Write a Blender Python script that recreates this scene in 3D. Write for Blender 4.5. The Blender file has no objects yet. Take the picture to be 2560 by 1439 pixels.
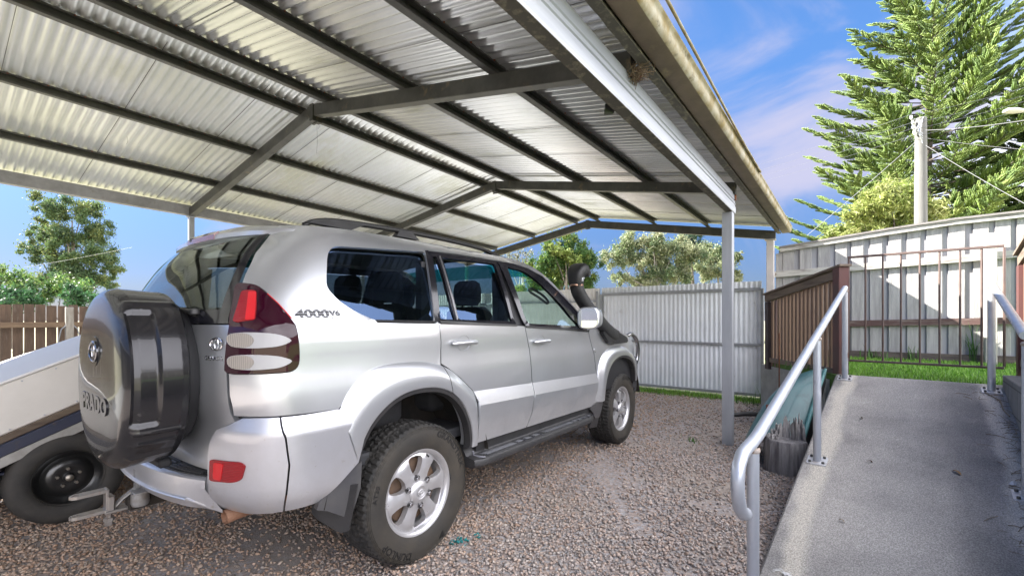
import bpy, bmesh, math, random
import numpy as np
from mathutils import Vector, Matrix, Euler
from mathutils.geometry import delaunay_2d_cdt
random.seed(7); RNG = np.random.default_rng(7)
SC = bpy.context.scene
COL = SC.collection
PI = math.pi

# ------------------------------------------------------------------ helpers
def lk(o, parent=None):
    COL.objects.link(o)
    if parent is not None:
        o.parent = parent
    return o

def tag(o, label=None, cat=None, group=None, kind=None):
    if label: o['label'] = label
    if cat: o['category'] = cat
    if group: o['group'] = group
    if kind: o['kind'] = kind
    return o

def empty(name, loc=(0, 0, 0), rz=0.0, label=None, cat=None, group=None):
    o = bpy.data.objects.new(name, None)
    o.empty_display_size = .1
    o.location = loc
    o.rotation_euler = (0, 0, rz)
    lk(o)
    return tag(o, label, cat, group)

def copy_tree(o, parent=None):
    c = o.copy(); COL.objects.link(c)
    if parent is not None: c.parent = parent
    for ch in list(o.children):
        copy_tree(ch, c)
    return c

class MB:
    """collects verts / faces for ONE mesh"""
    def __init__(s):
        s.v = []; s.f = []; s.m = []; s.mi = 0
    def add(s, vs, fs):
        n = len(s.v)
        s.v.extend([tuple(p) for p in vs])
        s.f.extend([tuple(i + n for i in f) for f in fs])
        s.m.extend([s.mi] * len(fs))
        return s
    def obox(s, c, ax, ay, az):
        c = Vector(c); ax = Vector(ax); ay = Vector(ay); az = Vector(az)
        vs = [c + sx * ax + sy * ay + sz * az for sz in (-1, 1) for sy in (-1, 1) for sx in (-1, 1)]
        return s.add(vs, [(0, 2, 3, 1), (4, 5, 7, 6), (0, 1, 5, 4), (2, 6, 7, 3), (1, 3, 7, 5), (0, 4, 6, 2)])
    def box(s, lo, hi):
        c = [(a + b) / 2 for a, b in zip(lo, hi)]; h = [(b - a) / 2 for a, b in zip(lo, hi)]
        return s.obox(c, (h[0], 0, 0), (0, h[1], 0), (0, 0, h[2]))
    def bbox(s, lo, hi, b=.006):
        """bevelled box"""
        x0, y0, z0 = lo; x1, y1, z1 = hi
        def ring(z, i):
            return [(x0 + i, y0 + b, z), (x0 + b, y0 + i, z), (x1 - b, y0 + i, z), (x1 - i, y0 + b, z), (x1 - i, y1 - b, z), (x1 - b, y1 - i, z), (x0 + b, y1 - i, z), (x0 + i, y1 - b, z)]
        return s.loft([ring(z0, b), ring(z0 + b, 0), ring(z1 - b, 0), ring(z1, b)], True, True)
    def bar(s, a, b, w, h, up=(0, 0, 1)):
        a = Vector(a); b = Vector(b); d = (b - a); L = d.length; d.normalize()
        side = d.cross(Vector(up))
        if side.length < 1e-5: side = d.cross(Vector((1, 0, 0)))
        side.normalize(); u = side.cross(d).normalized()
        return s.obox((a + b) / 2, d * L / 2, side * w / 2, u * h / 2)
    def loft(s, rings, cap=True, closed=True):
        n = len(rings[0]); vs = [p for r in rings for p in r]; fs = []
        for i in range(len(rings) - 1):
            for j in range(n if closed else n - 1):
                k = (j + 1) % n
                fs.append((i * n + j, i * n + k, (i + 1) * n + k, (i + 1) * n + j))
        if cap and closed:
            fs.append(tuple(range(n - 1, -1, -1)))
            fs.append(tuple((len(rings) - 1) * n + j for j in range(n)))
        return s.add(vs, fs)
    def tube(s, pts, r, n=10, cap=True, flat=1.0):
        pts = [Vector(p) for p in pts]
        rs = r if isinstance(r, (list, tuple)) else [r] * len(pts)
        rings = []; prev = None
        for i, p in enumerate(pts):
            if i == 0: t = pts[1] - p
            elif i == len(pts) - 1: t = p - pts[i - 1]
            else: t = (pts[i + 1] - p).normalized() + (p - pts[i - 1]).normalized()
            t.normalize()
            if prev is None:
                a = t.cross(Vector((0, 0, 1)))
                if a.length < .05: a = t.cross(Vector((1, 0, 0)))
            else:
                a = prev - t * prev.dot(t)
            a.normalize(); prev = a; b = t.cross(a)
            rings.append([p + rs[i] * (math.cos(2 * PI * k / n) * a + flat * math.sin(2 * PI * k / n) * b) for k in range(n)])
        return s.loft(rings, cap, True)
    def lathe(s, prof, n=32, axis='z', o=(0, 0, 0), cap=False, f=None):
        """prof: (radius, height)"""
        rings = []
        for (r, h) in prof:
            ring = []
            for k in range(n):
                a = 2 * PI * k / n; rr = r if f is None else r + f(a, r, h)
                c, q = rr * math.cos(a), rr * math.sin(a)
                p = {'z': (c, q, h), 'y': (c, h, q), 'x': (h, c, q)}[axis]
                ring.append((p[0] + o[0], p[1] + o[1], p[2] + o[2]))
            rings.append(ring)
        return s.loft(rings, cap, True)
    def prism(s, poly, v, off=None):
        """poly: list of 3d points, extruded by v"""
        v = Vector(v); a = [Vector(p) for p in poly]
        return s.loft([a, [p + v for p in a]], True, True)
    def xf(s, M):
        s.v = [tuple(M @ Vector(p)) for p in s.v]; return s
    def merge(s, o):
        n = len(s.v); s.v.extend(o.v); s.f.extend([tuple(i + n for i in f) for f in o.f]); s.m.extend(o.m); return s
    def mirror_y(s):
        n = len(s.v); s.v.extend([(p[0], -p[1], p[2]) for p in list(s.v)])
        s.f.extend([tuple(i + n for i in reversed(f)) for f in list(s.f)]); s.m.extend(list(s.m)); return s
    def build(s, name, mat, parent=None, smooth=None, fix=True):
        me = bpy.data.meshes.new(name)
        me.from_pydata(s.v, [], s.f)
        mats = mat if isinstance(mat, (list, tuple)) else [mat]
        for m in mats: me.materials.append(m)
        if len(mats) > 1: me.polygons.foreach_set('material_index', s.m)
        if fix:
            bm = bmesh.new(); bm.from_mesh(me)
            bmesh.ops.recalc_face_normals(bm, faces=bm.faces)
            bm.to_mesh(me); bm.free()
        if smooth is not None:
            me.polygons.foreach_set('use_smooth', [True] * len(me.polygons))
            me.set_sharp_from_angle(angle=math.radians(smooth))
        me.update()
        return lk(bpy.data.objects.new(name, me), parent)

def np_mesh(name, V, Fidx, mat, parent=None, col=None, smooth=False):
    """fast mesh, Fidx (m,k) array of k-gons, col (m,3) per face colour"""
    me = bpy.data.meshes.new(name); m, k = Fidx.shape
    me.vertices.add(len(V)); me.vertices.foreach_set('co', np.ascontiguousarray(V, dtype=np.float32).ravel())
    me.loops.add(m * k); me.loops.foreach_set('vertex_index', np.ascontiguousarray(Fidx, dtype=np.int32).ravel())
    me.polygons.add(m)
    me.polygons.foreach_set('loop_start', np.arange(0, m * k, k, dtype=np.int32))
    me.polygons.foreach_set('loop_total', np.full(m, k, dtype=np.int32))
    if smooth: me.polygons.foreach_set('use_smooth', np.ones(m, dtype=bool))
    if col is not None:
        at = me.color_attributes.new('tint', 'FLOAT_COLOR', 'CORNER')
        c = np.ones((m, k, 4), dtype=np.float32); c[:, :, :3] = col[:, None, :]
        at.data.foreach_set('color', c.ravel())
    me.materials.append(mat); me.update(calc_edges=True)
    return lk(bpy.data.objects.new(name, me), parent)

def text_mesh(txt, size=1.0, depth=.05, bevel=0.0, spacing=1.0, embolden=.012):
    cu = bpy.data.curves.new('lettering', 'FONT'); cu.body = txt; cu.size = size; cu.extrude = depth
    cu.bevel_depth = bevel; cu.offset = embolden * size; cu.space_character = spacing; cu.align_x = 'CENTER'; cu.align_y = 'CENTER'; cu.resolution_u = 4
    o = bpy.data.objects.new('lettering', cu); COL.objects.link(o)
    dg = bpy.context.evaluated_depsgraph_get()
    me = bpy.data.meshes.new_from_object(o.evaluated_get(dg))
    V = [tuple(v.co) for v in me.vertices]; F = [tuple(p.vertices) for p in me.polygons]
    bpy.data.objects.remove(o); bpy.data.meshes.remove(me); bpy.data.curves.remove(cu)
    return V, F

# ------------------------------------------------------------------ materials
def mk(name, base=(.5, .5, .5), rough=.5, metal=0., var=None, vscale=5., vdist=0., vpos=(.35, .65), bump=0., bscale=40., stretch=None, spec=.5, coat=0., coat_r=.05, wear=None, wscale=3., wpos=(.55, .7), detail=6., rvar=0., coord='Object', trans=0., emis=None, attr=None, aniso=None):
    m = bpy.data.materials.new(name); m.use_nodes = True
    nt = m.node_tree; N = nt.nodes; L = nt.links
    bs = N['Principled BSDF']
    bs.inputs['Base Color'].default_value = (*base, 1); bs.inputs['Roughness'].default_value = rough
    bs.inputs['Metallic'].default_value = metal; bs.inputs['Specular IOR Level'].default_value = spec
    bs.inputs['Coat Weight'].default_value = coat; bs.inputs['Coat Roughness'].default_value = coat_r
    tc = N.new('ShaderNodeTexCoord'); mp = N.new('ShaderNodeMapping')
    L.new(tc.outputs[coord], mp.inputs['Vector'])
    if stretch: mp.inputs['Scale'].default_value = stretch
    colsock = None
    if attr:
        at = N.new('ShaderNodeVertexColor'); at.layer_name = attr; colsock = at.outputs['Color']
    def noise(sc, det=detail, dist=0.):
        n = N.new('ShaderNodeTexNoise'); n.inputs['Scale'].default_value = sc; n.inputs['Detail'].default_value = det
        n.inputs['Roughness'].default_value = .62; n.inputs['Distortion'].default_value = dist
        L.new(mp.outputs['Vector'], n.inputs['Vector']); return n
    def mixc(fac, a, b, mode='MIX'):
        x = N.new('ShaderNodeMix'); x.data_type = 'RGBA'; x.blend_type = mode
        if hasattr(fac, 'is_output'): L.new(fac, x.inputs[0])
        else: x.inputs[0].default_value = fac
        for s, i in ((a, 6), (b, 7)):
            if hasattr(s, 'is_output'): L.new(s, x.inputs[i])
            else: x.inputs[i].default_value = (*s, 1)
        return x.outputs[2]
    def ramp(sock, lo, hi):
        r = N.new('ShaderNodeMapRange'); L.new(sock, r.inputs[0]); r.inputs[1].default_value = lo; r.inputs[2].default_value = hi
        return r.outputs[0]
    if var is not None:
        n = noise(vscale, dist=vdist); f = ramp(n.outputs['Fac'], *vpos)
        if colsock is None: colsock = mixc(f, base, var)
        else: colsock = mixc(f, colsock, var, 'MULTIPLY')
        if rvar:
            r = N.new('ShaderNodeMapRange'); L.new(f, r.inputs[0]); r.inputs[3].default_value = max(0, rough - rvar); r.inputs[4].default_value = min(1, rough + rvar)
            L.new(r.outputs[0], bs.inputs['Roughness'])
    if wear is not None:
        n = noise(wscale, 9.); f = ramp(n.outputs['Fac'], *wpos)
        colsock = mixc(f, colsock if colsock is not None else base, wear)
        if metal > 0:
            r = N.new('ShaderNodeMapRange'); L.new(f, r.inputs[0]); r.inputs[3].default_value = metal; r.inputs[4].default_value = metal * .3
            L.new(r.outputs[0], bs.inputs['Metallic'])
    if colsock is not None: L.new(colsock, bs.inputs['Base Color'])
    if bump:
        n = noise(bscale); b = N.new('ShaderNodeBump'); b.inputs['Strength'].default_value = min(1, bump); b.inputs['Distance'].default_value = .01 * max(1, bump)
        L.new(n.outputs['Fac'], b.inputs['Height']); L.new(b.outputs['Normal'], bs.inputs['Normal'])
    if trans:
        # thin leaf: add translucency
        tl = N.new('ShaderNodeBsdfTranslucent'); mx = N.new('ShaderNodeMixShader'); mx.inputs[0].default_value = trans
        if colsock is not None: L.new(colsock, tl.inputs['Color'])
        else: tl.inputs['Color'].default_value = (*base, 1)
        out = N['Material Output']; L.new(bs.outputs[0], mx.inputs[1]); L.new(tl.outputs[0], mx.inputs[2]); L.new(mx.outputs[0], out.inputs['Surface'])
    return m

def mk_glass(name, tint=(.3, .33, .33), ior=1.7, rough=0.0, refl=(1, 1, 1), boost=1.0):
    m = bpy.data.materials.new(name); m.use_nodes = True; nt = m.node_tree; N = nt.nodes; L = nt.links
    N.remove(N['Principled BSDF']); out = N['Material Output']
    tr = N.new('ShaderNodeBsdfTransparent'); tr.inputs[0].default_value = (*tint, 1)
    gl = N.new('ShaderNodeBsdfGlossy'); gl.inputs['Roughness'].default_value = rough; gl.inputs['Color'].default_value = (*refl, 1)
    fr = N.new('ShaderNodeFresnel')
    ge = N.new('ShaderNodeNewGeometry'); mi = N.new('ShaderNodeMix'); mi.data_type = 'FLOAT'       # a thin pane reflects alike from both sides
    L.new(ge.outputs['Backfacing'], mi.inputs[0]); mi.inputs[2].default_value = ior; mi.inputs[3].default_value = 1 / ior; L.new(mi.outputs[0], fr.inputs['IOR'])
    mx = N.new('ShaderNodeMixShader')
    L.new(fr.outputs[0], mx.inputs[0]); L.new(tr.outputs[0], mx.inputs[1]); L.new(gl.outputs[0], mx.inputs[2]); L.new(mx.outputs[0], out.inputs['Surface'])
    return m

M = {}
M['paint'] = mk('silver_paint', (.62, .638, .668), .34, .85, coat=.9, coat_r=.03, var=(.59, .607, .635), vscale=2.5)
M['paint_low'] = mk('silver_paint_dusty', (.585, .595, .64), .38, .8, coat=.6, coat_r=.08, var=(.53, .535, .56), vscale=4., wear=(.42, .40, .37), wscale=26., wpos=(.66, .74))
M['cover'] = mk('graphite_paint', (.022, .0215, .024), .26, .5, coat=.45, coat_r=.02, wear=(.10, .095, .09), wscale=9., wpos=(.66, .8))
M['black_gloss'] = mk('black_gloss_trim', (.010, .010, .014), .14, 0., coat=.3)
M['black_plastic'] = mk('black_plastic', (.022, .022, .024), .42, 0., var=(.035, .034, .034), vscale=8., bump=.15, bscale=220.)
M['grey_plastic'] = mk('dark_grey_plastic', (.05, .05, .056), .40, 0., var=(.075, .073, .072), vscale=5., bump=.12, bscale=260.)
M['liner'] = mk('interior_trim', (.035, .036, .04), .7)
M['seat'] = mk('seat_fabric', (.018, .018, .020), .8, bump=.2, bscale=120.)
M['underbody'] = mk('muddy_underbody', (.008, .007, .006), .9, var=(.030, .023, .017), vscale=6., bump=.5, bscale=25.)
M['tyre'] = mk('tyre_rubber', (.016, .0155, .015), .78, var=(.032, .029, .025), vscale=9., vpos=(.4, .75), bump=.15, bscale=90.)
M['sidewall'] = mk('tyre_sidewall', (.026, .024, .021), .72, var=(.055, .046, .034), vscale=4.5, vpos=(.35, .75), bump=.12, bscale=120.)
M['letter'] = mk('tyre_lettering', (.009, .009, .009), .5)
M['alloy'] = mk('silver_alloy', (.60, .60, .62), .33, .65, coat=.3, var=(.52, .51, .51), vscale=6., rvar=.06)
M['alloy_dark'] = mk('brake_rust', (.09, .06, .045), .7, .2, var=(.16, .10, .06), vscale=12.)
M['chrome'] = mk('chrome', (.62, .62, .64), .14, 1.)
M['chrome_dark'] = mk('dark_chrome', (.25, .25, .26), .14, 1.)
M['glass_dark'] = mk_glass('tinted_glass', (.26, .31, .32), 1.95, refl=(.34, .54, .98))
M['glass_front'] = mk_glass('front_glass', (.88, .96, .94), 1.5, refl=(.40, .58, .9))
M['glass_green'] = mk_glass('green_sunband', (.06, .42, .36), 1.5)
M['mirror'] = mk('mirror_glass', (.86, .90, .90), .02, 1.)
def mk_lens(name, base, rough=.08, scale=60., direction='X', lo=.7, emis=0):
    m = mk(name, base, rough, 0., coat=.35, spec=.4)
    nt = m.node_tree; N = nt.nodes; L = nt.links; bs = N['Principled BSDF']
    w = N.new('ShaderNodeTexWave'); w.inputs['Scale'].default_value = scale; w.bands_direction = direction
    tc = N.new('ShaderNodeTexCoord'); L.new(tc.outputs['Object'], w.inputs['Vector'])
    x = N.new('ShaderNodeMix'); x.data_type = 'RGBA'; L.new(w.outputs['Fac'], x.inputs[0])
    x.inputs[6].default_value = (*[c * lo for c in base], 1); x.inputs[7].default_value = (*base, 1); L.new(x.outputs[2], bs.inputs['Base Color'])
    b = N.new('ShaderNodeBump'); b.inputs['Strength'].default_value = .35; b.inputs['Distance'].default_value = .003
    L.new(w.outputs['Fac'], b.inputs['Height']); L.new(b.outputs[0], bs.inputs['Normal'])
    return m
M['lens_red'] = mk_lens('red_lens', (.27, .005, .010), .1, 45., 'Z', .75)
M['lens_redbright'] = mk_lens('bright_red_lens', (.66, .014, .020), .1, 70., 'Z', .7)  # brighter red comes from the base colour alone, no emission
M['lens_dark'] = mk('dark_maroon_lens', (.024, .002, .009), .05, 0., coat=.25, spec=.45)
M['lens_clear'] = mk_lens('clear_lens', (.42, .42, .43), .15, 110., 'Z', .85)
M['lens_bulb'] = mk_lens('ribbed_clear_lens', (.33, .30, .27), .15, 75., 'X', .75)
M['seam'] = mk('panel_seam', (.012, .012, .014), .6)
M['galv'] = mk('galvanised_steel', (.50, .52, .55), .42, .55, var=(.40, .42, .46), vscale=14., rvar=.08, wear=(.30, .30, .31), wscale=5., wpos=(.6, .8), bump=.05, bscale=60.)
M['galv_bright'] = mk('bright_galvanised_steel', (.52, .54, .585), .42, .35, var=(.38, .40, .45), vscale=3., stretch=(.25, 3, 3), wear=(.42, .38, .31), wscale=3.5, wpos=(.62, .8))
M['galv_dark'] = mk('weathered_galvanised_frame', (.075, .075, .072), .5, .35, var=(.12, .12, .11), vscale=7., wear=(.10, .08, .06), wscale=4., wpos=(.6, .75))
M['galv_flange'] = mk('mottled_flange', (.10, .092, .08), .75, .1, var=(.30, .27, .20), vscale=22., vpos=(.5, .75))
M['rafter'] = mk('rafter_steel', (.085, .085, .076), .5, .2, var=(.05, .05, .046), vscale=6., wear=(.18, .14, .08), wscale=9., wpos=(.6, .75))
M['roof_left'] = mk('weathered_zinc_sheet', (.745, .765, .775), .30, .55, var=(.64, .66, .62), vscale=1.3, wear=(.50, .51, .41), wscale=2.2, wpos=(.52, .75), stretch=(1, .45, 1))
M['roof_right'] = mk('zinc_sheet', (.72, .735, .745), .27, .62, var=(.56, .58, .59), vscale=1.5, wear=(.40, .41, .32), wscale=3., wpos=(.55, .8), stretch=(1, .4, 1))
M['gutter'] = mk('mouldy_gutter', (.21, .165, .125), .7, 0., var=(.14, .11, .085), vscale=5., wear=(.30, .25, .15), wscale=5., wpos=(.6, .75), bump=.1)
M['gutter_edge'] = mk('mouldy_gutter_edge', (.40, .37, .29), .8, 0., var=(.24, .18, .07), vscale=9., wear=(.16, .13, .08), wscale=14., wpos=(.58, .7), bump=.2)
M['colorbond'] = mk('corrugated_fence_steel', (.76, .79, .82), .5, .1, var=(.69, .72, .75), vscale=3., wear=(.45, .44, .42), wscale=6., wpos=(.62, .85))
M['fence_frame'] = mk('grey_gate_tube', (.34, .36, .37), .5, .3, var=(.27, .28, .29), vscale=6.)

def road_dust(m, top=.88, amount=.55):
    """dry tan dust thrown up by the wheels: heaviest low on the panels (car-frame height), broken up by noise"""
    nt = m.node_tree; N = nt.nodes; L = nt.links; bs = N['Principled BSDF']; src = bs.inputs['Base Color'].links[0].from_socket
    tc = N.new('ShaderNodeTexCoord'); sp = N.new('ShaderNodeSeparateXYZ'); L.new(tc.outputs['Object'], sp.inputs[0])
    h = N.new('ShaderNodeMapRange'); h.interpolation_type = 'SMOOTHSTEP'; L.new(sp.outputs['Z'], h.inputs[0]); h.inputs[1].default_value = top; h.inputs[2].default_value = .46
    ns = N.new('ShaderNodeTexNoise'); ns.inputs['Scale'].default_value = 5; ns.inputs['Detail'].default_value = 10; ns.inputs['Roughness'].default_value = .7; L.new(tc.outputs['Object'], ns.inputs['Vector'])
    a = N.new('ShaderNodeMapRange'); L.new(ns.outputs['Fac'], a.inputs[0]); a.inputs[1].default_value = .3; a.inputs[2].default_value = .7
    f = N.new('ShaderNodeMath'); f.operation = 'MULTIPLY'; L.new(h.outputs[0], f.inputs[0]); L.new(a.outputs[0], f.inputs[1])
    s2 = N.new('ShaderNodeTexNoise'); s2.inputs['Scale'].default_value = 75; s2.inputs['Detail'].default_value = 4; L.new(tc.outputs['Object'], s2.inputs['Vector'])
    b = N.new('ShaderNodeMapRange'); L.new(s2.outputs['Fac'], b.inputs[0]); b.inputs[1].default_value = .66; b.inputs[2].default_value = .72; b.inputs[4].default_value = .35
    g = N.new('ShaderNodeMath'); g.operation = 'MULTIPLY_ADD'; L.new(f.outputs[0], g.inputs[0]); g.inputs[1].default_value = amount; 
    q = N.new('ShaderNodeMath'); q.operation = 'MULTIPLY'; L.new(b.outputs[0], q.inputs[0]); L.new(h.outputs[0], q.inputs[1]); L.new(q.outputs[0], g.inputs[2]); g.use_clamp = True
    x = N.new('ShaderNodeMix'); x.data_type = 'RGBA'; L.new(g.outputs[0], x.inputs[0]); L.new(src, x.inputs[6]); x.inputs[7].default_value = (.30, .26, .215, 1); L.new(x.outputs[2], bs.inputs['Base Color'])
    for nm in ('Metallic', 'Coat Weight'):
        r = N.new('ShaderNodeMapRange'); L.new(g.outputs[0], r.inputs[0]); r.inputs[3].default_value = bs.inputs[nm].default_value; r.inputs[4].default_value = 0; L.new(r.outputs[0], bs.inputs[nm])
road_dust(M['paint']); road_dust(M['paint_low'], .80, .5)
# ------------------------------------------------------------------ frames of reference
# world: camera stands at (0,0,1.307) looking along +Y.  (u, n): along / across the carport
UD = Vector((.6, .8, 0)); ND = Vector((.8, -.6, 0)); CRZ = math.atan2(.8, .6)
def W(u, n, z=0.0):
    return Vector((.6 * u + .8 * n, .8 * u - .6 * n, z))

# ------------------------------------------------------------------ carport
M['rust'] = mk('rust', (.25, .085, .03), .9, var=(.12, .05, .03), vscale=30.)
U0, N0 = 2.33, -4.12
carport = empty('carport', W(U0, N0), CRZ, 'open steel carport with corrugated gable roof sheltering the silver four wheel drive', 'carport')
def K(u, n, z): return Vector((u - U0, -(n - N0), z))
def z_ridge(u): return 3.20 - .020 * (u - 5.1)
def z_raf(u, n):
    zr = z_ridge(u)
    if n < N0: return zr - .162 * (N0 - n)
    return zr - (zr - (2.572 - .010 * (u - 5.1))) / 3.32 * (n - N0)
UA, UB = -3.4, 8.16
def sheet(n0, n1, name, mat):
    pitch = .076; per = 8
    cols = int((UB - UA) / pitch * per)
    us = np.linspace(UA, UB, cols)
    lap = ((us - UA) / .762 % 1.0)
    V = []; F = []
    ns = np.linspace(n0, n1, 7)
    for side, th in ((0, 0.), (1, .0012)):
        for n in ns:
            for i, u in enumerate(us):
                z = z_raf(u, n) + .2005 + .0125 * math.sin(2 * PI * u / pitch) + th
                if lap[i] < .035: z += .0035
                V.append(K(u, n, z))
    nr = len(ns); c = cols
    for side in (0, 1):
        b = side * nr * c
        for r in range(nr - 1):
            for i in range(c - 1):
                q = (b + r * c + i, b + r * c + i + 1, b + (r + 1) * c + i + 1, b + (r + 1) * c + i)
                F.append(q if side else q[::-1])
    V = np.array([tuple(v) for v in V], dtype=np.float32)
    o = np_mesh(name, V, np.array(F, dtype=np.int32), mat, carport, smooth=True)
    return o
sheet(N0 - .02, -7.50, 'roof_sheet', M['roof_left'])
sheet(N0 + .02, -.80, 'roof_sheet', M['roof_right'])
# dark lap seams under the sheets are separate strips
m = MB()
for u in np.arange(UA + .762, UB, .762):
    for (a, b) in ((N0 - .1, -7.4), (N0 + .1, -.95)):
        p0 = K(u + .005, a, z_raf(u, a) + .1885); p1 = K(u + .005, b, z_raf(u, b) + .1885)
        m.bar(p0, p1, .004, .0025)
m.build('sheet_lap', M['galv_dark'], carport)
# ridge capping on top
m = MB(); rg = []
for u in (UA, UB):
    rg.append([K(u, N0 + d, z_raf(u, N0 + d) + .225 + e) for d, e in ((-.22, 0), (0, .01), (.22, 0), (.22, -.006), (0, -.002), (-.22, -.006))])
m.loft(rg).build('ridge_cap', M['roof_right'], carport)
def rafter(u, n0, n1, w, dep, mat, drop=0.):
    m = MB(); k = 5
    rings = []
    for i in range(k + 1):
        n = n0 + (n1 - n0) * i / k
        z = z_raf(u, n) - drop
        rings.append([K(u - w / 2, n, z + .004), K(u - w / 2 + .004, n, z), K(u + w / 2 - .004, n, z), K(u + w / 2, n, z + .004), K(u + w / 2, n, z + dep), K(u - w / 2, n, z + dep)])
    m.loft(rings)
    return m.build('rafter', mat, carport)
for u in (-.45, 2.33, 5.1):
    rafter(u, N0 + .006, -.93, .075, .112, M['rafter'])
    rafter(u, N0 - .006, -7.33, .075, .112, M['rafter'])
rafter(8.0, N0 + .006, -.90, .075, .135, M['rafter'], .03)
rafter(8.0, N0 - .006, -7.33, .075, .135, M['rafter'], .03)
for u in (-.45, 2.33, 5.1, 8.0):     # apex gusset plates
    m = MB(); z = z_ridge(u)
    m.box(tuple(K(u - .048, N0 + .03, z - .05)), tuple(K(u + .048, N0 - .03, z + .11)))
    m.box(tuple(K(u - .01, N0 + .05, z - .062)), tuple(K(u + .01, N0 - .05, z - .05)))
    m.build('apex_bracket', M['rafter'], carport)
def purlin(n, w=.048, h=.078, mat=None, lip=True):
    z = lambda u: z_raf(u, n) + .112
    m = MB()
    for a, b in ((UA, 8.05),):
        ra = []
        for u in (a, b):
            zz = z(u)
            ra.append([K(u, n - w / 2, zz), K(u, n + w / 2, zz), K(u, n + w / 2, zz + .016), K(u, n - w / 2 + .010, zz + .016), K(u, n - w / 2 + .010, zz + h - .012), K(u, n + w / 2, zz + h - .012), K(u, n + w / 2, zz + h), K(u, n - w / 2, zz + h)])
        m.loft(ra)
    m.mi = 1                                    # screws through the sheet, light ticks of the sheet clips
    for i in range(34):
        u = .2 + i * .228; m.lathe([(0, -.010), (.005, -.010), (.006, -.002), (.0, .0)], 6, 'z', K(u + .02, n + .034, z(u) + .074))
    m.mi = 2
    if n > -3:
        for u in np.arange(-2.8, 8, .19): m.box(tuple(K(u, n - w / 2 - .0005, z(u) + .012)), tuple(K(u + .004, n - w / 2 - .0025, z(u) + .07)))
    return m.build('purlin', [mat or M['galv_dark'], M['rust'], M['galv']], carport)
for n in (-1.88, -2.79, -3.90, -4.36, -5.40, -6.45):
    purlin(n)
# left eave beam
m = MB()
ra = []
for u in (UA, 8.05):
    z = z_raf(u, -7.36) + .02
    ra.append([K(u, -7.335, z), K(u, -7.43, z), K(u, -7.43, z + .012), K(u, -7.345, z + .012), K(u, -7.345, z + .125), K(u, -7.43, z + .125), K(u, -7.43, z + .137), K(u, -7.335, z + .137)])
m.loft(ra).build('eave_beam', mk('grey_eave_steel', (.34, .34, .35), .6, .3, var=(.24, .24, .24), vscale=7., wear=(.20, .17, .13), wscale=9., wpos=(.6, .8)), carport)
# right side beam: roll formed channel, profiled web facing out, dirty bottom flange
m = MB(); fl = MB()
ra = []; rb = []
for u in (UA, 5.21):
    zb = 2.42 - .009 * (u - 5.1)
    pr = [(-.045, .0), (.020, .0), (.024, .012), (.024, .066), (.017, .072), (.017, .092), (.024, .098), (.024, .104), (.017, .110), (.017, .128), (.024, .134), (.024, .188), (.020, .199), (-.045, .199), (-.045, .196), (.012, .196), (.012, .004), (-.045, .004)]
    ra.append([K(u, -.975 + a, zb + b) for a, b in pr])
    rb.append([K(u, -.975 + a, zb + b) for a, b in ((-.046, -.004), (.021, -.004), (.021, -.0005), (-.046, -.0005))])
m.loft(ra).build('side_beam', M['galv_bright'], carport)
fl.loft(rb).build('beam_flange', M['galv_flange'], carport)
# inner gutter flashing with a wavy stop-end
m = MB(); ra = []
for u in np.linspace(UA, UB + .02, 240):
    z = 2.655 - .002 * (u - 5.1); wv = .004 * (1 + math.sin(u * 2 * PI / .19)) ** 2 / 4
    ra.append([K(u, -.895 - wv, z), K(u, -.845, z), K(u, -.845, z + .012), K(u, -.872 - wv, z + .030), K(u, -.872, z + .1), K(u, -.895, z + .1)])
m.loft(ra).build('gutter_flashing', M['galv_flange'], carport, smooth=40)
# gutter
m = MB(); e = MB(); ra = []; rb = []
for u in (UA, 8.24):
    z = 2.668 - .003 * (u - 5.1)
    ra.append([K(u, a, z + b) for a, b in ((-.84, .11), (-.84, .004), (-.825, 0), (-.742, 0), (-.728, .006), (-.733, .010), (-.742, .004), (-.822, .004), (-.836, .008), (-.836, .11))])
    rb.append([K(u, -.700 + (a + .700) * .72, z + b) for a, b in ((-.744, .003), (-.728, .010), (-.716, .026), (-.712, .048), (-.716, .066), (-.708, .078), (-.700, .084), (-.698, .094), (-.706, .098), (-.714, .094), (-.722, .07), (-.719, .048), (-.724, .028), (-.735, .014))])
m.loft(ra).build('gutter', M['gutter'], carport, smooth=35)
e.loft(rb).build('gutter_lip', M['gutter_edge'], carport, smooth=50)
# stiffening bead that has sprung away from the lip at the camera end
m = MB(); pts = []
for u in np.linspace(UA, 5.0, 30):
    off = max(0., .034 - .0105 * (u - .8)) if u > .8 else .034
    pts.append(K(u, -.690 + off, 2.752 + off * .9 - .003 * (u - 5.1)))
m.tube(pts, .0085, 8)
m.build('loose_gutter_bead', M['gutter_edge'], carport, smooth=60)
m = MB()
for u in (1.95,):
    a = K(u, -.70, 2.765)
    m.tube([a, a + Vector((.004, -.016, -.03)), a + Vector((-.005, -.028, .01)), a + Vector((0, -.034, .03))], .0016, 5)
m.build('gutter_wire', M['galv_dark'], carport)
def post(u, n, w, z0, z1, mat, groove=True, cap=False, name='post'):
    m = MB()
    if groove:
        for s in (-1, 1):
            c = s * (w / 4 + .001)
            a = K(u, n, z0); b = K(u, n, z1)
            m.bbox((a.x + c - w / 4 + .0015, a.y - w / 2, z0), (a.x + c + w / 4 - .0015, a.y + w / 2, z1), .004)
    else:
        a = K(u, n, z0); m.bbox((a.x - w / 2, a.y - w / 2, z0), (a.x + w / 2, a.y + w / 2, z1), .005)
    if cap:
        a = K(u, n, z1); m.bbox((a.x - w * .75, a.y - w * .75, z1 + .0005), (a.x + w * .75, a.y + w * .75, z1 + .012), .003)
    return m.build(name, mat, carport)
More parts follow.
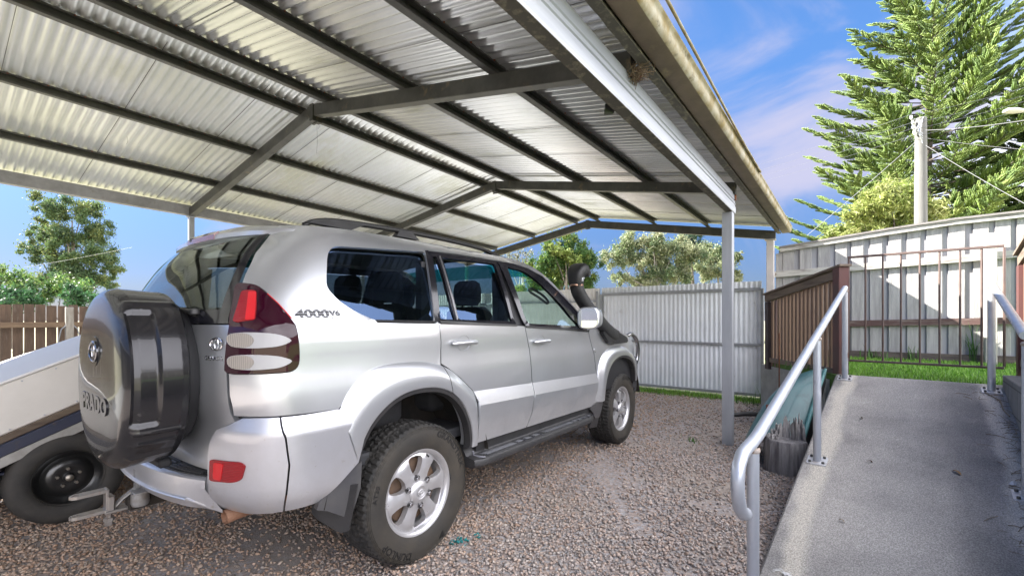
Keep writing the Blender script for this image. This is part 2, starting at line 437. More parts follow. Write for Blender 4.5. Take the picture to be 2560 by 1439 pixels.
M['post'] = mk('dull_galvanised_post', (.44, .46, .49), .45, .5, var=(.36, .38, .41), vscale=4., stretch=(3, 3, .5), wear=(.30, .28, .25), wscale=6., wpos=(.62, .85))
M['post_pale'] = mk('pale_painted_post', (.62, .57, .54), .55, 0., var=(.50, .46, .44), vscale=5.)
p = post(5.1, -1.005, .10, 0, 2.415, M['post'])
mm = MB(); a = K(5.155, -1.0, 2.39); mm.bbox(tuple(a - Vector((.004, .03, .0))), tuple(a + Vector((.006, .035, .08))), .003)
mm.build('rusty_bracket', M['rust'], carport); mm = MB()
mm.bbox(tuple(K(5.17, -.96, 2.55) - Vector((.03, .02, .0))), tuple(K(5.17, -.96, 2.55) + Vector((.02, .015, .06))), .004)
mm.build('rusty_bracket', M['rust'], carport)
post(8.0, -.97, .10, 0, z_raf(8.0, -.97) - .044, M['post_pale'], groove=False, cap=True)
for u in (2.33, 5.1, 8.0):
    post(u, -7.37, .066, 0, z_raf(u, -7.37) - .001, M['post'], groove=False, cap=True)
post(-3.3, -1.0, .10, 0, 2.49, M['post'])
# torn black plastic hanging from the beam
m = MB()
a = K(2.33, -1.022, 2.475)
m.prism([a, a + Vector((-.05, .0, .03)), a + Vector((-.075, .035, .0)), a + Vector((-.06, .05, -.05)), a + Vector((-.01, .02, -.035))], (.006, .004, 0))
m.build('plastic_flap', M['black_plastic'], carport)
# spider-web strands hanging off the steel
m = MB()
for (u, n, L) in ((2.36, -4.15, .28), (2.35, -4.10, .06), (2.31, -3.2, .05), (1.2, -5.42, .07)):
    a = K(u, n, z_raf(u, n) - .05)
    m.tube([a, a + Vector((.006, .004, -L * .6)), a + Vector((-.004, 0, -L))], .0012, 4)
m.build('cobweb_strand', M['galv_dark'], carport)

# bird nest jammed on the rafter end
nest = MB(); rr = random.Random(3)
for i in range(150):
    c = Vector((rr.gauss(0, .038), rr.gauss(0, .045), rr.gauss(0, .024)))
    d = Vector((rr.gauss(0, 1), rr.gauss(0, 1), rr.gauss(0, .45))).normalized() * rr.uniform(.03, .075)
    nest.tube([c - d, c + Vector((0, 0, rr.uniform(-.01, .01))), c + d], rr.uniform(.0014, .003), 4)
nb = nest.build('bird_nest', mk('nest_twigs', (.11, .075, .045), .9, var=(.24, .18, .12), vscale=40.))
nb.location = W(2.36, -.925, 2.635); nb.scale = (.72, .72, .72)
tag(nb, 'messy twig bird nest wedged between the silver side beam and the gutter', 'nest')
m = MB(); m.bbox((-.012, -.03, -.03), (.012, .03, .05), .004); m.box((-.004, -.055, -.045), (.004, -.02, -.03))
m.build('rusty_clip', M['rust'], nb).location = Vector((.03, .03, .015))
# ------------------------------------------------------------------ ramp frame
RD = Vector((.669, .743, 0)).normalized(); RN = Vector((.743, -.669, 0)).normalized()
RRZ = math.atan2(RD.y, RD.x); RO = Vector((2.13, 3.13, 0))
def RZ(s): return .316 + .249 * s
def R(s, w, z=None):
    p = RO + RD * s + RN * w
    p.z = RZ(s) if z is None else z
    return p
S_TOP = 1.80
M['concrete'] = mk('ramp_concrete', (.375, .355, .325), .85, var=(.165, .16, .155), vscale=1.1, vpos=(.40, .66), bump=.6, bscale=85., detail=10., wear=(.40, .37, .32), wscale=1.7, wpos=(.60, .80))
# worn pale strips along both rails are real stains in the concrete
def stain_concrete():
    m = M['concrete']; nt = m.node_tree; N = nt.nodes; L = nt.links; bs = N['Principled BSDF']
    src = bs.inputs['Base Color'].links[0].from_socket
    tc = N.new('ShaderNodeTexCoord'); sp = N.new('ShaderNodeSeparateXYZ'); L.new(tc.outputs['Object'], sp.inputs[0])
    ns = N.new('ShaderNodeTexNoise'); ns.inputs['Scale'].default_value = 2.2; ns.inputs['Detail'].default_value = 7; L.new(tc.outputs['Object'], ns.inputs['Vector'])
    fs = N.new('ShaderNodeTexNoise'); fs.inputs['Scale'].default_value = 160; fs.inputs['Detail'].default_value = 3; L.new(tc.outputs['Object'], fs.inputs['Vector'])
    def band(center, width):
        a = N.new('ShaderNodeMath'); a.operation = 'MULTIPLY_ADD'; L.new(ns.outputs['Fac'], a.inputs[0]); a.inputs[1].default_value = .16; a.inputs[2].default_value = -.08 - center
        b = N.new('ShaderNodeMath'); b.operation = 'ADD'; L.new(sp.outputs['Y'], b.inputs[0]); L.new(a.outputs[0], b.inputs[1])
        c = N.new('ShaderNodeMath'); c.operation = 'ABSOLUTE'; L.new(b.outputs[0], c.inputs[0])
        d = N.new('ShaderNodeMapRange'); L.new(c.outputs[0], d.inputs[0]); d.inputs[1].default_value = width; d.inputs[2].default_value = width * .35
        return d.outputs[0]
    s = src
    for cen, wd, colr, fac in ((-.03, .075, (.55, .51, .43), .75), (-.95, .07, (.56, .52, .45), .8), (-.42, .24, (.33, .32, .30), .35), (-.78, .13, (.14, .14, .142), .5)):
        x = N.new('ShaderNodeMix'); x.data_type = 'RGBA'; b = band(cen, wd)
        k = N.new('ShaderNodeMath'); k.operation = 'MULTIPLY'; L.new(b, k.inputs[0]); k.inputs[1].default_value = fac
        L.new(k.outputs[0], x.inputs[0]); L.new(s, x.inputs[6]); x.inputs[7].default_value = (*colr, 1); s = x.outputs[2]
    # grit: pale and dark specks
    r = N.new('ShaderNodeMapRange'); L.new(fs.outputs['Fac'], r.inputs[0]); r.inputs[1].default_value = .38; r.inputs[2].default_value = .66; r.inputs[3].default_value = .68; r.inputs[4].default_value = 1.34
    x = N.new('ShaderNodeMix'); x.data_type = 'RGBA'; x.blend_type = 'MULTIPLY'; x.inputs[0].default_value = 1.0
    L.new(s, x.inputs[6]); L.new(r.outputs[0], x.inputs[7]); L.new(x.outputs[2], bs.inputs['Base Color'])
stain_concrete()
rampo = empty('ramp_tmp'); bpy.data.objects.remove(rampo)
def rl(s, w, z): return Vector((s, -w, z))     # ramp local
m = MB()
wl, wr = -.085, 1.06
prof = [(-1.75, -.12)]
rings = []
for w in (wl, wl + .012, wr):
    dz = -.012 if w == wl else 0
    rings.append([rl(-1.75, w, -.3), rl(-1.75, w, RZ(-1.75) + dz), rl(S_TOP - .12, w, RZ(S_TOP - .12) + dz), rl(S_TOP - .04, w, RZ(S_TOP) - .012 + dz), rl(S_TOP + .04, w, .748 + dz), rl(S_TOP + .04, w, -.3)])
m.loft(rings)
o = m.build('concrete_ramp', M['concrete']); o.location = RO; o.rotation_euler.z = RRZ; tag(o, kind='structure')

# ------------------------------------------------------------------ ground sheets
M['earth'] = mk('dry_earth', (.32, .28, .20), .95, var=(.24, .25, .12), vscale=.5, bump=.3, bscale=8.)
m = MB(); m.add([(-300, -300, -.03), (300, -300, -.03), (300, 300, -.03), (-300, 300, -.03)], [(0, 1, 2, 3)])
tag(m.build('ground', M['earth'], fix=False), kind='structure')
def gravel_mat():
    m = bpy.data.materials.new('gravel_bed'); m.use_nodes = True; nt = m.node_tree; N = nt.nodes; L = nt.links; bs = N['Principled BSDF']
    bs.inputs['Roughness'].default_value = .9
    tc = N.new('ShaderNodeTexCoord'); v = N.new('ShaderNodeTexVoronoi'); v.inputs['Scale'].default_value = 62; L.new(tc.outputs['Object'], v.inputs['Vector'])
    r = N.new('ShaderNodeValToRGB'); e = r.color_ramp.elements
    e[0].color = (.32, .255, .22, 1); e[1].color = (.40, .37, .365, 1)
    for p, c in ((.25, (.23, .20, .19)), (.5, (.41, .33, .28)), (.75, (.27, .27, .275))):
        x = e.new(p); x.color = (*c, 1)
    sp = N.new('ShaderNodeSeparateColor'); L.new(v.outputs['Color'], sp.inputs[0]); L.new(sp.outputs[0], r.inputs[0])
    n = N.new('ShaderNodeTexNoise'); n.inputs['Scale'].default_value = .9; n.inputs['Detail'].default_value = 8; L.new(tc.outputs['Object'], n.inputs['Vector'])
    mr = N.new('ShaderNodeMapRange'); L.new(n.outputs['Fac'], mr.inputs[0]); mr.inputs[1].default_value = .50; mr.inputs[2].default_value = .64
    mx = N.new('ShaderNodeMix'); mx.data_type = 'RGBA'; L.new(mr.outputs[0], mx.inputs[0]); L.new(r.outputs[0], mx.inputs[6]); mx.inputs[7].default_value = (.31, .265, .225, 1)
    L.new(mx.outputs[2], bs.inputs['Base Color'])
    b = N.new('ShaderNodeBump'); b.inputs['Strength'].default_value = .8; b.inputs['Distance'].default_value = .006
    gr = N.new('ShaderNodeTexNoise'); gr.inputs['Scale'].default_value = 110; gr.inputs['Detail'].default_value = 6; gr.inputs['Roughness'].default_value = .7; L.new(tc.outputs['Object'], gr.inputs['Vector']); L.new(gr.outputs['Fac'], b.inputs['Height']); L.new(b.outputs[0], bs.inputs['Normal'])
    return m
M['gravel_bed'] = gravel_mat()
m = MB()
m.add([W(-7, -8.8, -.004), W(-7, 3.2, -.004), W(5.6, .25, -.004), W(8.25, -.3, -.004), W(8.25, -8.8, -.004)], [(0, 1, 2, 3, 4)])
tag(m.build('gravel_yard', M['gravel_bed'], fix=False), kind='structure')

m = MB(); m.add([W(-7, -8.7, .002), W(-7, -5.1, .002), W(7.6, -5.1, .002), W(7.6, -8.7, .002)], [(0, 1, 2, 3)])  # unseen pale slab, added to bounce light up onto the left roof slope
tag(m.build('bounce_slab', mk('pale_bounce_slab', (.52, .525, .52), .9, var=(.43, .435, .43), vscale=1.5), fix=False), kind='structure')
# loose stones, one mesh
M['stone'] = mk('gravel_stone', (.3, .3, .3), .85, attr='tint', bump=.3, bscale=300.)
def scatter_stones():
    protos = []
    rg = np.random.default_rng(11)
    base = np.array([(0, 0, 1), (.85, .0, .35), (.25, .8, .4), (-.7, .5, .3), (-.7, -.5, .38), (.25, -.85, .3), (.5, .5, -.5), (-.6, 0, -.6), (.4, -.5, -.55)], dtype=np.float32)
    fac = np.array([(0, 1, 2), (0, 2, 3), (0, 3, 4), (0, 4, 5), (0, 5, 1), (1, 6, 2), (2, 6, 7), (2, 7, 3), (3, 7, 4), (4, 7, 8), (4, 8, 5), (5, 8, 1), (1, 8, 6), (6, 8, 7)], dtype=np.int32)
    pts = []
    def zone(n, u0, u1, n0, n1, s0, s1, keep):
        u = rg.uniform(u0, u1, n * 2); nn = rg.uniform(n0, n1, n * 2)
        x = .6 * u + .8 * nn; y = .8 * u - .6 * nn
        k = keep(x, y, u, nn); x, y = x[k][:n], y[k][:n]
        sc = rg.uniform(s0, s1, len(x)) * rg.choice([1, 1, 1, 1.25, .75], len(x))
        pts.append(np.stack([x, y, sc], 1))
    def vis(x, y, lo, hi):
        px = 1280 + 1121 * x / np.maximum(y, .1)
        return (y > lo) & (y < hi) & (px > -80) & (px < 2640)
    def offramp(x, y):
        w = (x - RO.x) * RN.x + (y - RO.y) * RN.y
        return w < -.10
    def offlawn(u, nn):
        return (nn > -5.15) & ~((u > 7.9) | ((nn > -.55) & (u > 5.4)))
    def kp(lo, hi):
        return lambda x, y, u, nn: vis(x, y, lo, hi) & offramp(x, y) & offlawn(u, nn)
    zone(70000, -1.5, 5, -4.5, 1.5, .0068, .0125, kp(2.0, 3.0))
    zone(60000, -2.5, 6, -6, 1.5, .0078, .0130, kp(3.0, 4.6))
    zone(30000, -2.5, 8, -9, 1.5, .0100, .0160, kp(4.6, 8.6))
    P = np.concatenate(pts)
    # bare, driven-on patches where the stones have been pushed aside
    x_, y_ = P[:, 0], P[:, 1]
    nz = np.sin(x_ * 2.1 + 1.3 * np.sin(y_ * 1.7)) + np.sin(y_ * 2.9 + x_ * 1.1 + 2.) + .7 * np.sin(x_ * 5.3 - y_ * 4.1) + .5 * np.sin(x_ * 9.7 + y_ * 8.3)
    rut = np.exp(-((x_ - (.93 + .16 * np.sin(y_ * 1.4))) / .07) ** 2) * ((y_ > 2.7) & (y_ < 4.4)) * 1.6
    cull = np.clip((nz - 1.1) / 1.1, 0, .75) + rut * .6
    P = P[rg.random(len(P)) > cull]; n = len(P)
    J = base[None] * (1 + rg.uniform(-.28, .28, (n, 9, 3)))
    sx = P[:, 2] * rg.uniform(.8, 1.35, n); sy = P[:, 2] * rg.uniform(.7, 1.1, n); sz = P[:, 2] * rg.uniform(.45, .8, n)
    J = J * np.stack([sx, sy, sz], 1)[:, None, :]
    a = rg.uniform(0, 2 * PI, n); t = rg.normal(0, .35, n)
    c, s = np.cos(t)[:, None], np.sin(t)[:, None]
    X = J[:, :, 0] * c - J[:, :, 2] * s; Z = J[:, :, 0] * s + J[:, :, 2] * c; Y = J[:, :, 1]
    c, s = np.cos(a)[:, None], np.sin(a)[:, None]
    Xr = X * c - Y * s + P[:, 0:1]; Yr = X * s + Y * c + P[:, 1:2]; heap = np.zeros(n)
    for wx, wy in ((-.62, 2.47), (1.01, 4.73), (-.55, 2.36), (.95, 4.62)): heap += .016 * np.exp(-(np.hypot(P[:, 0] - wx, P[:, 1] - wy) / .16) ** 2)
    Zr = Z + (sz * rg.uniform(-.1, .75, n) + np.minimum(heap, .018))[:, None]
    V = np.stack([Xr, Yr, Zr], 2).reshape(-1, 3)
    F = (fac[None] + (np.arange(n) * 9)[:, None, None]).reshape(-1, 3)
    pal = np.array([(.37, .30, .265), (.35, .315, .305), (.27, .26, .262), (.42, .38, .355), (.32, .25, .21), (.21, .20, .20), (.39, .335, .31)])
    ci = rg.choice(7, n, p=[.25, .2, .15, .12, .13, .07, .08]); colr = pal[ci] * rg.uniform(.90, 1.32, (n, 1))
    nn = .8 * P[:, 0] - .6 * P[:, 1]
    brown = np.clip((-1.5 - nn + rg.normal(0, .25, n)) / .8, 0, 1)[:, None]      # browner stones where the car stands
    colr = colr * np.array([1.0, .965, .91]); colr = colr * (1 - brown) + brown * colr * np.array([.97, .85, .73])
    # a splash of teal paint beside the rear wheel
    d = np.hypot(P[:, 0] - (-.31), P[:, 1] - 2.63); d2 = np.hypot(P[:, 0] + .21, P[:, 1] - 2.70)
    k = ((d < .055) | (d2 < .035)) & (rg.random(n) < .75); colr[k] = np.array([.02, .20, .20]) * rg.uniform(.6, 1.3, (k.sum(), 1))
    o = np_mesh('loose_gravel', V, F, M['stone'], None, np.repeat(colr, 14, 0))
    tag(o, 'loose pinkish grey crushed gravel covering the carport floor', 'gravel', kind='stuff')
scatter_stones()

# raised lawn behind the ramp, held by the concrete wall and the block wall
M['lawn'] = mk('lawn_soil', (.10, .20, .035), .95, var=(.06, .11, .025), vscale=9., bump=.5, bscale=50.)
m = MB()
poly = [R(S_TOP + .03, wl, .742), R(S_TOP + .03, 1.06, .742), R(-3.5, 1.25, .742), R(-3.5, 9, .742), W(8.22, 9.5, .742), W(8.22, -.72, .742), W(6.87, -.84, .735)]
m.prism([Vector((p.x, p.y, -.2)) for p in poly], (0, 0, .94))
tag(m.build('lawn_terrace', M['lawn'], fix=True), kind='structure')

M['grass'] = mk('grass_blade', (.1, .2, .03), .6, attr='tint', trans=.35)
def blades(name, P, H, wd, cols, lean=.5, label=None):
    n = len(P); rg = np.random.default_rng(len(P))
    a = rg.uniform(0, 2 * PI, n); h = H * rg.uniform(.5, 1.25, n); ln = rg.normal(0, lean, n) * h
    d = np.stack([np.cos(a), np.sin(a), np.zeros(n)], 1); q = np.stack([-np.sin(a), np.cos(a), np.zeros(n)], 1)
    up = np.array([0, 0, 1.])[None]
    w = (wd * rg.uniform(.7, 1.3, n))[:, None]
    mid = P + up * (h * .55)[:, None] + d * (ln * .35)[:, None]; top = P + up * (h * .95)[:, None] + d * ln[:, None]
    V = np.stack([P - q * w, P + q * w, mid + q * w * .7, mid - q * w * .7, top + q * w * .12, top - q * w * .12], 1).reshape(-1, 3)
    F = (np.array([(0, 1, 2, 3), (3, 2, 4, 5)])[None] + (np.arange(n) * 6)[:, None, None]).reshape(-1, 4)
    c = np.array(cols)[rg.integers(0, len(cols), n)] * rg.uniform(.7, 1.25, (n, 1))
    return np_mesh(name, V, F, M['grass'], None, np.repeat(c, 2, 0))
def grass():
    rg = np.random.default_rng(5)
    n = 26000
    u = rg.uniform(4.6, 8.2, n); nn = rg.uniform(-.8, 2.6, n)
    x = .6 * u + .8 * nn; y = .8 * u - .6 * nn
    s = (x - RO.x) * RD.x + (y - RO.y) * RD.y
    s_edge = S_TOP + .04 - .03 * rg.random(n)
    k = (s > s_edge) & (x / y > .70) & (x / y < 1.2) & ~((nn < -.06 - .67 * (u - 5.71) + .03) )
    P = np.stack([x[k], y[k], np.full(k.sum(), .738)], 1)
    cols = [(.16, .36, .035), (.21, .42, .05), (.11, .27, .03), (.26, .44, .08)]
    tag(blades('lawn_grass', P, .045, .0032, cols), 'short green lawn between the ramp top and the weathered fence', 'grass', kind='stuff')
    n = 9000
    u = 8.02 + rg.normal(0, .13, n); nn = rg.uniform(-6.5, -.9, n)
    u = np.minimum(u, 8.14); keep = u > 7.6 + .12 * np.sin(nn * 3)
    P = np.stack([.6 * u + .8 * nn, .8 * u - .6 * nn, np.zeros(n)], 1)[keep]
    tag(blades('fence_grass', P, .065, .004, cols + [(.17, .20, .06)]), 'strip of green grass along the foot of the corrugated steel gate', 'grass', kind='stuff')
grass()
def weed(name, pos, n, H, label, spread=.04, col=(.07, .17, .03), lean=.45, wd=.007):
    rg = np.random.default_rng(int(abs(pos[0] * 1000)) + n)
    m = MB()
    for i in range(n):
        a = rg.uniform(0, 2 * PI); h = H * rg.uniform(.45, 1.1); l = rg.uniform(.1, 1) * lean * h
        p = Vector(pos) + Vector((rg.normal(0, spread), rg.normal(0, spread), 0))
        d = Vector((math.cos(a), math.sin(a), 0)); q = Vector((-d.y, d.x, 0)) * wd * rg.uniform(.6, 1.2)
        ring = []
        for t in (0, .35, .7, 1):
            c = p + d * l * t ** 2 + Vector((0, 0, h * (t - .18 * t * t)))
            k = (1 - t) ** .6 + .03
            ring.append((c - q * k, c + q * k))
        for j in range(3):
            m.add([ring[j][0], ring[j][1], ring[j + 1][1], ring[j + 1][0]], [(0, 1, 2, 3)])
    mt = M.setdefault('weed', mk('weed_leaf', col, .55, var=(.10, .20, .05), vscale=20., trans=.3))
    o = m.build(name, mt, fix=False); tag(o, label, 'weed'); return o
def on_fence(px, n_off=0.06, z=.745):
    r = (px - 1280) / 1121.; u = .6 * r + .8; t = (8.2 - n_off) / u
    return (r * t, t, z)
weed('grass_tuft', on_fence(2280, .10), 12, .36, 'tall grass tuft growing against the fence behind the middle of the barred gate', .03)
weed('grass_tuft', on_fence(2178, .10), 10, .26, 'small grass tuft at the fence foot behind the left bars of the gate', .03)
weed('grass_tuft', on_fence(2195, .22), 34, .17, 'low spreading weeds on the lawn in front of the fence plinth board', .09)
weed('grass_tuft', on_fence(2436, .05, .76), 16, .62, 'tallest weed climbing the fence beside the white timber post', .02)
weed('grass_tuft', W(8.0, -1.02, 0), 26, .42, 'dark weeds between the steel gate and the pale end post', .06)
weed('grass_tuft', W(7.75, -1.35, 0), 30, .20, 'low weeds on the gravel edge beside the grooved carport post', .14)
weed('grass_tuft', W(5.0, -1.35, 0), 16, .06, 'tiny green weeds sprouting from the open gravel', .05)
weed('grass_tuft', W(6.25, -.38, .735), 40, .12, 'grass poking through below the timber slat balustrade', .18)
# ------------------------------------------------------------------ corrugated gate and fence on the back boundary (u = 8.2)
def bx_frame(name, o, label, cat, group=None):   # local: x along +n, y towards +u (away), z up
    return empty(name, o, math.atan2(-.6, .8), label, cat, group)
def corr(width, h, pitch=.076, amp=.009, per=8, z0=0., wob=0.):
    cols = int(width / pitch * per) + 1; m = MB(); rg = random.Random(int(width * 100))
    vs = []
    for y2 in (0, .0015):
        for z in (z0, z0 + h):
            for i in range(cols):
                x = i * pitch / per
                lapz = (.006 if z > z0 and (int(x / .762) % 2) else 0) * (1 if wob else 0)
                vs.append((x, amp * math.sin(2 * PI * x / pitch) + y2, z + lapz))
    f = []
    for s in (0, 1):
        b = s * 2 * cols
        for i in range(cols - 1):
            f.append((b + i, b + i + 1, b + cols + i + 1, b + cols + i))
    m.add(vs, f); return m
g = bx_frame('steel_gate', W(8.16, -3.94, 0), 'corrugated grey steel gate with square tube frame behind the front of the car', 'gate')
gw = 2.86
c = corr(gw - .05, 1.86, z0=.06); c.xf(Matrix.Translation((.02, .035, 0)))
c.build('corrugated_sheet', M['colorbond'], g, smooth=50, fix=False)
for x in (0, gw - .045):
    m = MB(); m.bbox((x, -.02, .05), (x + .045, .022, 1.80), .004); m.build('gate_stile', M['fence_frame'], g)
for z, h in ((1.765, .05), (.87, .04), (.06, .045)):
    m = MB(); m.bbox((.0455, -.018, z), (gw - .0455, .02, z + h), .004)
    m.build('gate_rail', M['fence_frame'], g)
f = bx_frame('steel_fence', W(8.2, -9.0, 0), 'pale corrugated steel boundary fence seen past the bonnet left of the framed gate', 'fence')
c = corr(5.05, 1.90, z0=.02, amp=.008); c.build('corrugated_sheet', mk('bright_corrugated_steel', (.74, .73, .71), .5, .05, var=(.66, .65, .63), vscale=3.), f, smooth=50, fix=False)
m = MB(); m.bbox((4.98, -.06, 0), (5.03, -.012, 1.86), .004); m.build('fence_post', M['fence_frame'], f)
m = MB(); m.bbox((0, -.045, 1.64), (4.975, -.012, 1.68), .004); m.build('fence_rail', M['fence_frame'], f)

# ------------------------------------------------------------------ weathered paling fence on the right (overlapped palings, hardwood rails)
M['paling'] = mk('weathered_pale_paling', (.44, .425, .415), .9, var=(.30, .29, .285), vscale=5., stretch=(4, 4, .35), bump=.5, bscale=30., wear=(.50, .485, .46), wscale=6., wpos=(.54, .74))
M['paling_gap'] = mk('grey_recessed_paling', (.40, .395, .415), .9, var=(.31, .305, .315), vscale=4., stretch=(4, 4, .3))
M['rail_pale'] = mk('peeling_white_rail', (.50, .48, .44), .85, var=(.24, .21, .19), vscale=9., stretch=(.35, 3, 3), vpos=(.52, .68), bump=.6, bscale=20.)
M['rail_red'] = mk('flaking_maroon_rail', (.105, .060, .055), .85, var=(.20, .16, .14), vscale=8., stretch=(.4, 3, 3), vpos=(.5, .7), bump=.6, bscale=20.)
M['rail_dark'] = mk('dark_plinth_board', (.075, .060, .055), .9, var=(.16, .13, .11), vscale=7., stretch=(.4, 3, 3), bump=.5)
fz = lambda n: 2.41 + (.18 * min(1, (n + .89) / 1.9) + .02 * max(0, n - 1.0))        # fence top, along n
F0 = -.93
pf = bx_frame('paling_fence', W(8.2, F0, 0), 'tall weathered pale timber paling fence with capping behind the barred gate', 'fence')
m = MB(); mg = MB(); rr = random.Random(5)
x = .03; i = 0
while x < 5.2:
    n = F0 + x; wd = .145 + rr.uniform(-.012, .012); top = fz(n) - .01
    if i == 0:
        m.bbox((x - .02, -.004, .70), (x + .075, .012, 2.34), .003); x += .078; i += 1; continue
    t = rr.uniform(-.004, .004)
    m.bbox((x, -.016 + t, .78 + rr.uniform(-.03, .02)), (x + wd, .0 + t, top), .003)
    x += wd + rr.uniform(.052, .078); i += 1
m.build('palings', M['paling'], pf)
mg.prism([(.05, .006, .72), (5.3, .006, .72), (5.3, .006, fz(F0 + 5.3) - .02), (1.9, .006, fz(F0 + 1.9) - .02), (.05, .006, fz(F0) - .02)], (0, .016, 0)); mg.build('backing_palings', M['paling_gap'], pf)
def sloped_rail(name, x0, x1, zf, h, d0, d1, mat, k=8):
    m = MB(); rings = []
    for j in range(k + 1):
        xx = x0 + (x1 - x0) * j / k; z = zf(F0 + xx) + rr.uniform(-.004, .004)
        rings.append([(xx, -d1, z), (xx, -d1, z + h), (xx, -d0, z + h), (xx, -d0, z)])
    return m.loft(rings).build(name, mat, pf)
sloped_rail('capping_rail', .075, 5.3, lambda n: fz(n) - .055, .06, .022, .058, M['rail_pale'])
sloped_rail('capping_board', .06, 5.3, lambda n: fz(n) + .007, .026, -.03, .075, mk('grey_capping', (.30, .28, .27), .9, var=(.20, .18, .17), vscale=9., stretch=(.4, 3, 3), bump=.5))
sloped_rail('middle_rail', .0, 5.3, lambda n: 1.965 + .075 * (n + .9) / 1.9, .092, .022, .062, M['rail_pale'])
sloped_rail('lower_rail', .6, 5.3, lambda n: 1.17 + .03 * (n + .9), .085, .022, .060, M['rail_red'])
sloped_rail('plinth_rail', .6, 5.3, lambda n: .75, .10, .022, .055, M['rail_dark'])
m = MB(); m.lathe([(0, -.004), (.009, -.004), (.009, 0), (0, .001)], 8, 'y', (.02, -.066, 2.01)); m.build('rail_bolt', M['rust'], pf)
wp = MB(); wp.bbox((-.052, -.05, .0), (.052, .05, 1.66), .006)
o = wp.build('timber_post', mk('whitewashed_post', (.52, .49, .43), .8, var=(.40, .37, .32), vscale=5., stretch=(4, 4, .4), bump=.3), None)
q = on_fence(2476, .15); o.location = (q[0], q[1], .712); o.rotation_euler.z = math.atan2(-.6, .8)
tag(o, 'tall square whitewashed timber post standing in front of the paling fence', 'post')

# ------------------------------------------------------------------ brown paling fence on the left (u direction, n = -8.9)
M['brown_paling'] = mk('brown_timber_paling', (.135, .088, .058), .85, var=(.07, .047, .033), vscale=5., stretch=(3, 3, .45), bump=.4, bscale=25., wear=(.24, .19, .145), wscale=5., wpos=(.55, .75))
lf = empty('paling_fence', W(-3.0, -8.9, 0), CRZ, 'brown timber paling fence with gaps beyond the tilted trailer', 'fence')
m = MB(); rr = random.Random(9); x = 0
while x < 11.1:
    wd = .098 + rr.uniform(-.005, .004); top = 1.50 + rr.uniform(-.010, .010)
    m.bbox((x, -.008, .05), (x + wd, .009, top), .002); x += wd + rr.uniform(.006, .015)
m.build('palings', M['brown_paling'], lf)
for z in (1.19, .36):
    m = MB(); m.bbox((-.1, -.055, z), (11.2, -.010, z + .075), .003); m.build('fence_rail', mk('brown_fence_rail', (.25, .175, .105), .85, var=(.15, .10, .065), vscale=6., stretch=(.4, 3, 3)), lf)
m = MB(); m.bbox((-.04, -.045, 0), (.04, .045, 1.47), .006)
wp = m.build('leaning_post', mk('pale_grey_timber', (.40, .37, .32), .85, var=(.25, .22, .18), vscale=8., stretch=(3, 3, .5), bump=.3))
q = W(-.0, -8.62, 0); wp.location = (-.987 * 6.18, 6.18, 0); wp.rotation_euler.z = CRZ
tag(wp, 'pale grey post with a loop of wire in front of the brown paling fence', 'post')
m = MB()
for sg, dx in ((-1, .085), (1, .075)):
    m.tube([(sg * .035, -.03, 1.22), (sg * dx, -.04, 1.17), (sg * (dx + .035), -.045, .98), (sg * (dx + .025), -.045, .7), (sg * (dx + .03), -.04, .3)], .007, 6)
m.build('wire_loop', M['fence_frame'], wp, smooth=60)

# ------------------------------------------------------------------ barred gate on the lawn at the ramp head
M['bar_brown'] = mk('brown_painted_bar', (.115, .085, .08), .6, .2, var=(.16, .11, .09), vscale=15.)
A = Vector((3.56, 4.74, .86)); B = Vector((4.375, 3.985, .865)); d = (B - A).normalized(); L = (B - A).length
bg = empty('bar_gate', A, math.atan2(d.y, d.x), 'brown steel gate of thin upright bars standing at the top of the ramp', 'gate')
m = MB(); m.bbox((0, -.011, 0), (L, .011, .022), .003); m.build('bottom_rail', M['bar_brown'], bg)
m = MB(); m.bbox((-.01, -.012, 1.085), (L, .012, 1.108), .003); m.build('top_rail', M['bar_brown'], bg)
for i in range(9):
    t = i / 8
    m = MB()
    if i in (0, 8): m.bbox((t * L - .009, -.0105, .0225), (t * L + .009, .0105, 1.0845), .003)
    else: m.tube([(t * L, 0, .0225), (t * L, 0, 1.0845)], .0085, 8)
    m.build('upright_bar', M['bar_brown'], bg, smooth=40)

